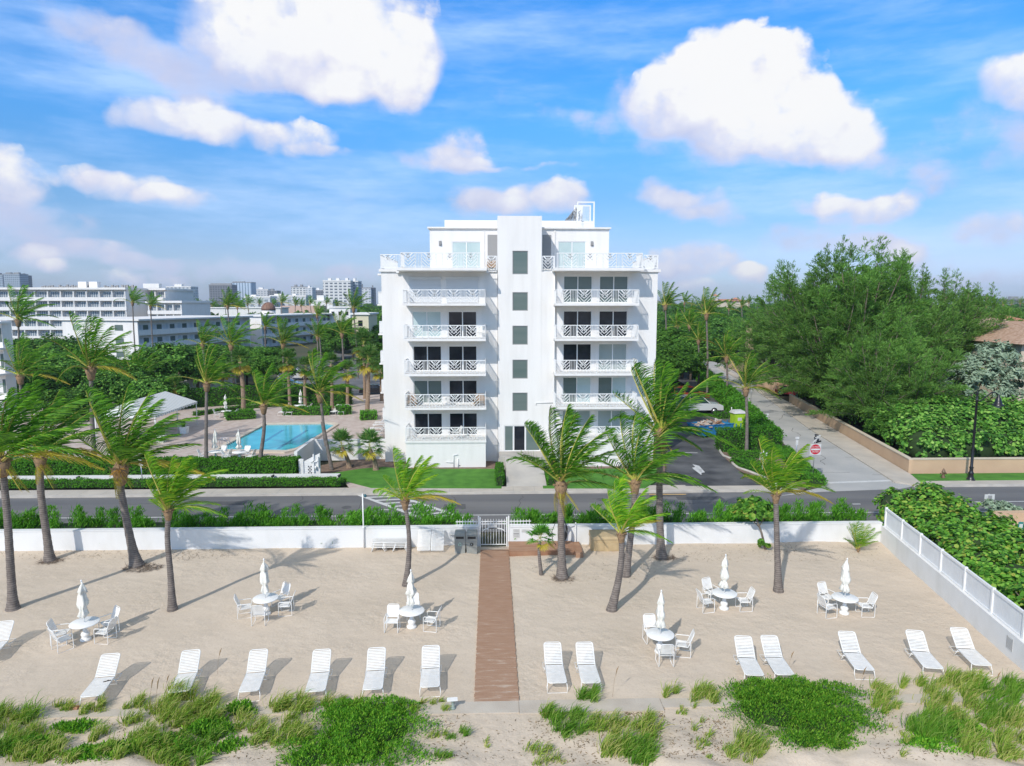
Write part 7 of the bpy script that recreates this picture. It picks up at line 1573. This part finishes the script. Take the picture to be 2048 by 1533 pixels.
q = g(1497,735); root = empty('gate_pillar', q, label='tall peach chimney-like pillar above the trees by the side road', cat='pillar'); mb = MB(); mb.box(-.6,.6,-.6,.6,0,at(1497,648,q.y).z); mb.build('pillar', PEACH, root)

# bottom right corner: peach planter wall, bins, teal sign, white sign
b_ = g(2000,1085); mb = MB(); root = empty('planter_wall', (23.5,33.5,0), label='peach low planter walls with a light cap at the right photo edge', cat='wall')
pa, pb, pc = at(1992,1043,38.2), at(2035,1072,35.6), at(2120,1040,38.4)
for a,b,w_ in ((pa,pb,.25),(pa,pc,.25)):
    a = a-Vector((23.5,33.5,0)); b = b-Vector((23.5,33.5,0)); d = (b-a); d.z = 0; d.normalize(); n_ = Vector((-d.y,d.x,0))*w_; mb.prism([((a+n_).x,(a+n_).y),((b+n_).x,(b+n_).y),((b-n_).x,(b-n_).y),((a-n_).x,(a-n_).y)],0,1.0)
mb.build('wall', PEACH, root)
slab('side_pavement', 22.2, 60, 20, 38.5, 0.004, mat('tan_pavement',(0.45,0.33,0.24),.85,(0.5,0.38,0.28),1.5), .04)
for i,(px_,py_,lb) in enumerate(((1996,1086,'black slatted litter bin half hidden by sea grape leaves'),(2014,1096,'black slatted litter bin beside the teal sign post'))):
    q = at(px_,py_,33.5-.8*i); q.z = 0; q.x += .2; root = empty('litter_bin', q, label=lb, cat='bin', group='black litter bins'); mb = MB(); mb.lathe([(.24,.05),(.24,1.0)],n=16)
    for k_ in range(20): a_ = 2*math.pi*k_/20; mb.bar((.27*math.cos(a_),.27*math.sin(a_),.03),(.31*math.cos(a_),.31*math.sin(a_),1.12),.02)
    mb.build('basket', BLACK, root); mb = MB(); mb.lathe([(.33,1.08),(.33,1.13),(.28,1.14)],n=18); mb.build('rim', BLACK, root)
q = at(2036,1100,32.0); q.z = 0; root = empty('parking_sign', q, label='teal notice on a grey post at the right photo edge', cat='sign'); h_ = at(2036,1044,32.0).z; mb = MB(); mb.tube([(0,0,0),(0,0,h_)],.03,6); mb.build('post', RIM, root); mb = MB(); mb.box(-.13,.13,-.05,-.035,h_-.45,h_); mb.build('panel', mat('teal_sign',(0.03,0.22,0.20),.5), root); mb = MB(); mb.box(-.09,.09,-.055,-.051,h_-.3,h_-.1); mb.build('lettering', PAINTW, root)
q = at(1977,1015,40.6); zt = at(1977,989,40.6).z; root = empty('road_sign', (q.x,q.y,0), label='white sign board standing behind the low silver shrub', cat='sign'); mb = MB(); mb.box(-.04,.04,0,.06,0,zt); mb.build('post', TRIM, root); mb = MB(); mb.box(-.32,.32,-.03,-.005,zt-.6,zt); mb.build('panel', PAINTW, root); mb = MB(); mb.box(-.1,.15,-.036,-.031,zt-.3,zt-.08); mb.build('lettering', MGREY, root)

# balcony furniture
zb5 = levels[4]; zb4 = levels[3]
chair(X(913,54.6), 54.8, R(200), 'white strap chair on the lowest left balcony', zb5+.005, None); chair(X(959,54.6), 54.9, R(-90), 'pale chair on the left balcony below the shuttered one', levels[1]+.005, None)
o = copy_tree(tp); o.location = (X(891,54.6), 54.9, zb4+.005); o.scale = (.7,.7,.95); tag(o, 'small white table on the second balcony from the ground, left stack', 'table')
WICK = mat('wicker',(0.30,0.20,0.13),.8,(0.38,0.27,0.18),8)
for px_, zf, lb in ((820,zb4,'brown wicker sofa at the left end of the second balcony from the ground'),(958,zb4,'brown wicker armchair at the right end of the second balcony from the ground'),(984,ZT-.1,'brown folded chair on the terrace beside the stair tower')):
    xx = X(px_,54.8); root = empty('wicker_chair', (xx,54.9 if px_ != 984 else 57.2,zf+.005), label=lb, cat='chair'); mb = MB(); mb.box(-.35,.35,-.3,.35,.25,.42); mb.build('seat', WICK, root); mb = MB(); mb.box(-.35,.35,.35,.45,.1,.9); mb.build('backrest', WICK, root)
    for s_ in (-1,1): mb = MB(); mb.box(s_*.40-.05,s_*.40+.05,-.3,.45,0,.65); mb.build('armrest', WICK, root)
for px_, lb in ((1150,'long white bench behind the top right balcony railing'),): pass

# ================================================================== BACKGROUND BUILDINGS
def band_mat(name, wall, glass, sx, sz, fx=.5, fz=.5, rot=0.0):
    """far facade: rows and columns of windows as the wall's own pattern"""
    m = bpy.data.materials.new(name); m.use_nodes = True; t = m.node_tree; n = t.nodes; l = t.links; b = n['Principled BSDF']; b.inputs['Roughness'].default_value = .6
    c = n.new('ShaderNodeTexCoord'); s = n.new('ShaderNodeSeparateXYZ'); l.new(c.outputs['Object'], s.inputs[0])
    def mm(op,a,b_): q = n.new('ShaderNodeMath'); q.operation = op; [l.new(v,q.inputs[i]) if not isinstance(v,(int,float)) else setattr(q.inputs[i],'default_value',v) for i,v in enumerate((a,b_))]; return q.outputs[0]
    hx = mm('ADD', s.outputs[0], s.outputs[1])
    fxn = mm('LESS_THAN', mm('FRACT', mm('DIVIDE', mm('ADD',hx,5000.0), sx), 0), fx); fzn = mm('LESS_THAN', mm('FRACT', mm('DIVIDE', s.outputs[2], sz), 0), fz)
    mx = n.new('ShaderNodeMix'); mx.data_type = 'RGBA'; l.new(mm('MULTIPLY',fxn,fzn), mx.inputs[0]); mx.inputs[6].default_value = wall+(1,); mx.inputs[7].default_value = glass+(1,); l.new(mx.outputs[2], b.inputs['Base Color']); return m
# walk-up building: two long blocks with open galleries on the shaded side
def gallery(label, C0, Lg, wdt, H_, endlabel=None):
    ang = R(90-16); root = empty('walk_up_building', C0, ang, label=label, cat='building', group='three storey walk-up building')   # local x runs back along the gallery side, y to the left
    mb = MB(); mb.box(0,Lg,1.6,wdt,0,H_-.25); mb.box(0,.3,0,1.6,0,H_-.25); mb.box(Lg-.3,Lg,0,1.6,0,H_-.25); mb.build('wall', WHITE, root)
    mb = MB(); mb.box(-.5,Lg+.5,-.8,wdt+.4,H_-.25,H_+.12); mb.build('roof', WHITE, root)
    for lv in range(1,3):
        z_ = lv*3.0+.1; mb = MB(); mb.box(.3,Lg-.3,0.0,1.6,z_-.25,z_); mb.box(.3,Lg-.3,-.06,.08,z_-.3,z_+.95); mb.build('gallery', WHITE, root)
    n = int(Lg/4.2); wm = None
    for lv in range(3):
        for i in range(n):
            x_ = 1.8+i*(Lg-3)/n; z_ = lv*3.0+.1
            for j,(dx_,w_,z0_,z1_,nm) in enumerate(((0,.9,0.05,2.1,'door'),(1.5,1.5,.9,2.0,'window'))):
                if nm == 'door':
                    if wm is None or 'd' not in wm:
                        q_ = MB(); q_.box(0,.9,1.53,1.598,.05,2.1); d0 = q_.build('door', SHUT, root); wm = (wm or {}); wm['d'] = d0; o_ = d0
                    else: o_ = wm['d'].copy(); C.objects.link(o_)
                else:
                    if 'w' not in wm: q_ = MB(); q_.box(0,1.5,1.53,1.598,.9,2.0); d0 = q_.build('window', GLASSG, root); wm['w'] = d0; o_ = d0
                    else: o_ = wm['w'].copy(); C.objects.link(o_)
                o_.location = (x_+dx_,0,z_)
    # windows of the near end
    for lv in (0,1,2):
        for y_ in (4.0,15.8):
            q_ = MB(); q_.box(-.06,-.002,y_,y_+2.2,lv*3.0+.9,lv*3.0+2.2); q_.build('window', GLASSG if y_ < 5 else GLASSC, root)
    return root
gallery('near block of the long white three storey walk-up building left of the pool palms', (-79.6,156.5,0), 41, 21, 9.4)
gallery('far block of the long white walk-up building, ending near the cream house', (-66.8,201,0), 46, 13, 9.4)
# five storey white condominium
def condo(label, px0, px1, Y, top, nfl, nw, rows_top, depth=22):
    x0_, x1_ = at(px0,600,Y).x, at(px1,600,Y).x; root = empty('condominium', ((x0_+x1_)/2,Y,0), label=label, cat='building', group='white condominium'); hw = (x1_-x0_)/2; fh = 3.0
    mb = MB(); mb.box(-hw,hw,1.2,depth,0,top-.3); mb.build('wall', WHITE, root); mb = MB(); mb.box(-hw-.6,hw+.6,-.6,depth+.5,top-.3,top+.35); mb.build('roof', WHITE, root)
    w0 = None
    for f in range(nfl):
        zf = top-.5-(f+1)*fh; 
        if zf < -1: break
        mb = MB(); mb.box(-hw-.3,hw+.3,0,1.2,zf-.2,zf); mb.box(-hw-.3,hw+.3,-.12,-.001,zf-.25,zf+.85); mb.build('balcony', WHITE, root)
        for i in range(nw):
            xx = -hw+(i+.5)*2*hw/nw
            if w0 is None:
                q_ = MB(); ww_ = 2*hw/nw*.70; q_.box(-ww_/2,ww_/2,1.12,1.198,.1,2.45)
                w0 = q_.build('window', mat('condo_glass',(0.20,0.25,0.29),.3), root); fr_ = MB()
                for k_ in range(4): u = -ww_/2+ww_*(k_+.5)/4; fr_.box(u-.06,u+.06,1.05,1.119,.1,2.45)
                fr_.build('frame', TRIM, w0); o_ = w0
            else: o_ = copy_tree(w0); o_.parent = root
            o_.location = (xx,0,zf)
        for i in range(nw+1): xx = -hw+i*2*hw/nw; mb = MB(); mb.box(xx-.15,xx+.15,.05,1.19,zf,zf+fh-.2); mb.build('pier', WHITE, root)
    return root
condo('long white five storey condominium at the left, main block', -60, 250, 218, 17.5, 5, 12, None)
condo('set-back right wing of the white condominium', 252, 330, 232, 17.6, 2, 4, None)
condo('lower right wing of the white condominium with dark windows', 296, 361, 214, 13.4, 3, 4, None)
root = empty('rooftop_plant', (at(200,572,225).x,226,17.85), label='row of dark rooftop machines on the white condominium', cat='rooftop equipment'); mb = MB(); rs = random.Random(3)
for px_ in range(85,272,5):
    if 160 < px_ < 165 or 195 < px_ < 208 or 238 < px_ < 243: continue
    x_ = at(px_,572,226).x - root.location.x; mb.box(x_-.3,x_+.3,-.3,.3,.0,rs.uniform(.4,1.1))
mb.build('machines', MGREY, root); mb = MB()
for px_, w_ in ((168,1.3),(190,1.3),(305,2.5)): x_ = at(px_,572,226).x - root.location.x; mb = MB(); mb.box(x_-w_,x_+w_,-1,1,0,2.0 if px_ < 300 else 1.4); mb.build('housing', WHITE, root)
pass
# white building sliver at the left edge
root = empty('apartment_block', (at(0,700,76).x-8,76,0), label='white building sliver with balconies at the left photo edge', cat='building'); mb = MB(); xe = 8.35; mb.box(-8,xe,0,1.6,0,11.3); mb.build('wall', WHITE, root)
for z_ in (2.6,5.4,8.2,11.0): mb = MB(); mb.box(-8,xe+.3,-1.3,1.2,z_,z_+.2); bb_ = mb.build('balcony', WHITE, root)
for z_ in (.6,3.4,6.2,9.0): mb = MB(); mb.box(xe-.35,xe-.05,-.04,-.002,z_,z_+1.5); mb.build('window', GLASSG, root)
def simple_house(label, px0, px1, Y, ptop, m, name='house', cat='house', depth=12, cap=True, wins=0, base=None, g_=None):
    x0_, x1_ = at(px0,600,Y).x, at(px1,600,Y).x; zt = at((px0+px1)/2,ptop,Y).z; root = empty(name, ((x0_+x1_)/2,Y,0), label=label, cat=cat, group=g_); hw = (x1_-x0_)/2; mb = MB(); mb.box(-hw,hw,0,depth,0,zt); mb.build('wall', m, root)
    if cap: mb = MB(); mb.box(-hw-.4,hw+.4,-.4,depth+.4,zt,zt+.4); mb.build('roof', WHITE, root)
    for i in range(wins): xx = -hw+(i+.5)*2*hw/wins; mb = MB(); mb.box(xx-.5,xx+.5,-.05,-.002,zt-2.6,zt-1.3); mb.build('window', GLASSD, root)
    return root, zt
simple_house('cream house with a small window far behind the pool', 703,736,160,630,mat('pale_yellow_wall',(0.66,0.60,0.42),.8),wins=1); simple_house('white low house beside the cream one', 658,700,240,616,WHITE,wins=3)
simple_house('long low white building behind the walk-up roof', 400,560,300,617,WHITE,'pavilion','building'); simple_house('pink-roofed low building behind the walk-up building', 560,640,330,612,mat('pink_wall',(0.6,0.42,0.34),.8),'pavilion','building',cap=False)
q = at(537,621,290); root = empty('domed_roof', (q.x,290,0), label='brown coppery dome above the walk-up building roof', cat='dome'); rd = 13.5*290/CAM_F; zb_ = q.z; mb = MB(); mb.lathe([(rd*.96,0),(rd*.96,zb_)],n=24); mb.build('drum', WHITE, root)
mb = MB(); mb.lathe([(rd*math.cos(a),zb_+rd*1.15*math.sin(a)) for a in np.linspace(0,1.5,9)],n=24)
for k_ in range(12): a_ = 2*math.pi*k_/12; mb.tube([(rd*1.01*math.cos(t)*math.cos(a_),rd*1.01*math.cos(t)*math.sin(a_),zb_+rd*1.16*math.sin(t)) for t in np.linspace(0,1.5,7)],.08,4)
mb.build('dome', mat('copper_brown',(0.20,0.11,0.08),.7,(0.28,0.16,0.11),1), root)
# skyline
def tower(label, px0, px1, ptop, Y, m, extra=None, depth=22):
    x0_, x1_ = at(px0,600,Y).x, at(px1,600,Y).x; zt = at((px0+px1)/2,ptop,Y).z; root = empty('tower_block', ((x0_+x1_)/2,Y,0), label=label, cat='tower', group='skyline towers'); hw = (x1_-x0_)/2; mb = MB(); mb.box(-hw,hw,0,depth,0,zt); mb.build('wall', m, root)
    mb = MB(); mb.box(-hw-.3,hw+.3,-.3,depth+.3,zt,zt+1.2)
    for a_,b_2,h_ in (extra or [(.3,.6,3)]): mb.box(-hw+2*hw*a_,-hw+2*hw*b_2,2,8,zt+1.2,zt+1.2+h_)
    mb.build('roof', WHITE if 'white' in label else MGREY, root); return root
BW = (0.012,0.02,0.03)
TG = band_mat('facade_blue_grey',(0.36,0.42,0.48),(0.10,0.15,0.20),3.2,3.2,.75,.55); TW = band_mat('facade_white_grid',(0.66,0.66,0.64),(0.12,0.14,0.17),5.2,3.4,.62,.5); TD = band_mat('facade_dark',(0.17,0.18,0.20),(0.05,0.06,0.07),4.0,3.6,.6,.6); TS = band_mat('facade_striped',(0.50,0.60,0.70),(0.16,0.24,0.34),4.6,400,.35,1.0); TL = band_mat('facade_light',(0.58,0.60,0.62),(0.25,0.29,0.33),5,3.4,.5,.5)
tower('grey skyline tower at the far left edge, left of its twin', -8,9,551,1250,TG); tower('wide grey-blue skyline tower at the far left', 11,43,549,1200,TG,[(.1,.4,2),(.6,.9,2)]); tower('thin dark skyline slab beside the far left tower', 47,51,552,1250,TD)
tower('pale skyline block with a windowed face behind the white condominium', 334,383,575,900,TL); tower('dark grey skyline office tower', 419,465,571,1100,TD,[(.05,.95,2)]); tower('light blue skyline tower with vertical stripes', 466,504,566,1150,TS,[(0,.6,1)])
tower('low white skyline block right of the striped tower', 509,537,580,1200,TL); tower('brownish low skyline block', 536,554,583,1150,TD)
tower('skyline tower with dark left part', 583,612,575,1100,TW,[(.2,.35,3),(.6,.75,3)]); tower('slim white ribbed skyline tower', 612,625,577,1080,TL); tower('dark skyline block left of the big white grid tower', 628,646,581,1200,TD)
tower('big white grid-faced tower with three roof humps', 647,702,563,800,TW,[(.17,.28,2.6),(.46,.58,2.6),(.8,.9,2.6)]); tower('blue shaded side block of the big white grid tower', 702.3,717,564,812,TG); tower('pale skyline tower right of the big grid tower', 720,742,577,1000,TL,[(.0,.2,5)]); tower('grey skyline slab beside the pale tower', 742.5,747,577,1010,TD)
tower('low white skyline building below the towers, left', 490,540,596,500,TL,[(.2,.4,1)],15); tower('low white skyline building below the towers, middle', 540,612,594,520,TL,[(.1,.3,1),(.6,.7,1)],15); tower('low white skyline building beside the big grid tower', 618,665,604,450,WHITE,None,15)
tower('grey skyline blocks over the far right trees', 1966,1984,594,1100,TG); tower('long grey skyline block at the far right edge', 2008,2060,599,1000,TD); tower('low pale block in the far right skyline', 1880,1900,600,1100,TL)
# hotel with tiled towers
ROOFT = mat('terracotta_tile', (0.42,0.16,0.09), .85, (0.55,0.28,0.17), 6, .5, 3, stretch=(3,3,3))
def hip(mb, x0,x1,y0,y1,z,h,mi=0):
    w = min(x1-x0,y1-y0)/2
    if x1-x0 >= y1-y0: r = [(x0+w,(y0+y1)/2,z+h),(x1-w,(y0+y1)/2,z+h)]
    else: r = [((x0+x1)/2,y0+w,z+h),((x0+x1)/2,y1-w,z+h)]
    vs = [(x0,y0,z),(x1,y0,z),(x1,y1,z),(x0,y1,z)]+r
    if x1-x0 >= y1-y0: fs = [(0,1,5,4),(1,2,5),(2,3,4,5),(3,0,4),(3,2,1,0)]
    else: fs = [(0,1,4),(1,2,5,4),(2,3,5),(3,0,4,5),(3,2,1,0)]
    mb.add(vs, fs, mi)
Yh = 500; x0_, x1_ = at(1420,600,Yh).x, at(1500,600,Yh).x; root = empty('hotel', ((x0_+x1_)/2,Yh,0), label='distant cream hotel with terracotta roofs and two small towers', cat='hotel'); hw = (x1_-x0_)/2
zt = at(1460,603,Yh).z; mb = MB(); mb.box(-hw,hw,0,14,0,zt); mb.build('wall', CREAM, root); mb = MB(); hip(mb,-hw-1,hw+1,-1,15,zt,1.6); mb.build('roof', ROOFT, root)
for px_, t_ in ((1433,588),(1474,595)):
    xx = at(px_,600,Yh).x-root.location.x; z1 = at(px_,t_+4,Yh).z; mb = MB(); mb.box(-1.6+xx,1.6+xx,2,5.2,zt,z1-1.2)
    for a_ in (-1.4,-.4,.6,1.4): mb.box(xx+a_-.15,xx+a_+.15,2.05,2.35,z1-1.2,z1)
    tw_ = mb.build('tower', WHITE, root); mb = MB(); hip(mb,xx-2.6,xx+2.6,1.2,6,z1,1.3); mb.build('roof', ROOFT, tw_)
# villa on the right
TILE2 = bpy.data.materials.new('barrel_tile'); TILE2.use_nodes = True; _t = TILE2.node_tree; _n = _t.nodes; _l = _t.links; _b = _n['Principled BSDF']; _b.inputs['Roughness'].default_value = .85
_c = _n.new('ShaderNodeTexCoord'); _w = _n.new('ShaderNodeTexWave'); _w.bands_direction = 'X'; _w.inputs['Scale'].default_value = 1.1; _l.new(_c.outputs['Object'], _w.inputs['Vector']); _x = _n.new('ShaderNodeTexNoise'); _x.inputs['Scale'].default_value = 3.5; _l.new(_c.outputs['Object'], _x.inputs['Vector'])
_r = _n.new('ShaderNodeValToRGB'); _l.new(_x.outputs['Fac'], _r.inputs[0]); _r.color_ramp.elements[0].position = .35; _r.color_ramp.elements[0].color = (0.50,0.29,0.19,1); _r.color_ramp.elements[1].position = .65; _r.color_ramp.elements[1].color = (0.70,0.50,0.37,1); _l.new(_r.outputs[0], _b.inputs['Base Color'])
_u2 = _n.new('ShaderNodeBump'); _u2.inputs['Distance'].default_value = .15; _l.new(_w.outputs['Fac'], _u2.inputs['Height']); _l.new(_u2.outputs[0], _b.inputs['Normal'])
def villa(label, px0, px1, Y, peave, rise, depth, m, wins, roofm, px_shift=0):
    x0_, x1_ = at(px0,600,Y).x, at(px1,600,Y).x; zt = at((px0+px1)/2,peave,Y).z; root = empty('villa', ((x0_+x1_)/2,Y,0), label=label, cat='house', group='tiled roof villa'); hw = (x1_-x0_)/2; mb = MB(); mb.box(-hw,hw,0,depth,0,zt); mb.build('wall', m, root); mb = MB(); hip(mb,-hw-.9,hw+.9,-.9,depth+.9,zt,rise); mb.build('roof', roofm, root)
    for i in range(wins):
        xx = -hw+.9+i*1.55; mb = MB(); mb.box(xx-.35,xx+.35,-.06,-.002,zt-2.4,zt-.7); f_ = mb.build('window', GLASSD, root); mb = MB(); mb.box(xx-.42,xx-.35,-.1,-.002,zt-2.5,zt-.6); mb.box(xx+.35,xx+.42,-.1,-.002,zt-2.5,zt-.6); mb.build('frame', CREAM, f_)
    mb = MB(); mb.box(-hw-.05,hw+.05,-.12,-.002,zt-2.75,zt-2.6); mb.build('string_course', CREAM, root)
    return root
villa('peach villa with barrel tile hip roof at the right photo edge', 2052,2240,74,688,2.3,14,CREAM,9,TILE2)
villa('wing of the villa with a pale tiled roof behind the first', 1990,2110,100,664,1.9,14,CREAM,3,TILE2)
villa('red tiled roof wing deepest behind the villa', 1976,2080,125,648,2.0,14,PEACH,2,ROOFT)
villa('villa part half hidden behind the big pines', 1745,1925,96,700,1.3,14,PEACH,8,TILE2)
# ================================================================== THE AIR
HZ = bpy.data.materials.new('haze'); HZ.use_nodes = True; _n = HZ.node_tree.nodes; _l = HZ.node_tree.links
_n.remove(_n['Principled BSDF']); _v = _n.new('ShaderNodeVolumePrincipled'); _v.inputs['Color'].default_value = (0.80,0.88,1.0,1); _v.inputs['Density'].default_value = 0.00017; _v.inputs['Anisotropy'].default_value = 0.2
_l.new(_v.outputs[0], _n['Material Output'].inputs['Volume'])
mb = MB(); mb.box(-3300, 3300, -200, 3500, -1.1, 95); tag(mb.build('haze', HZ), kind='stuff')
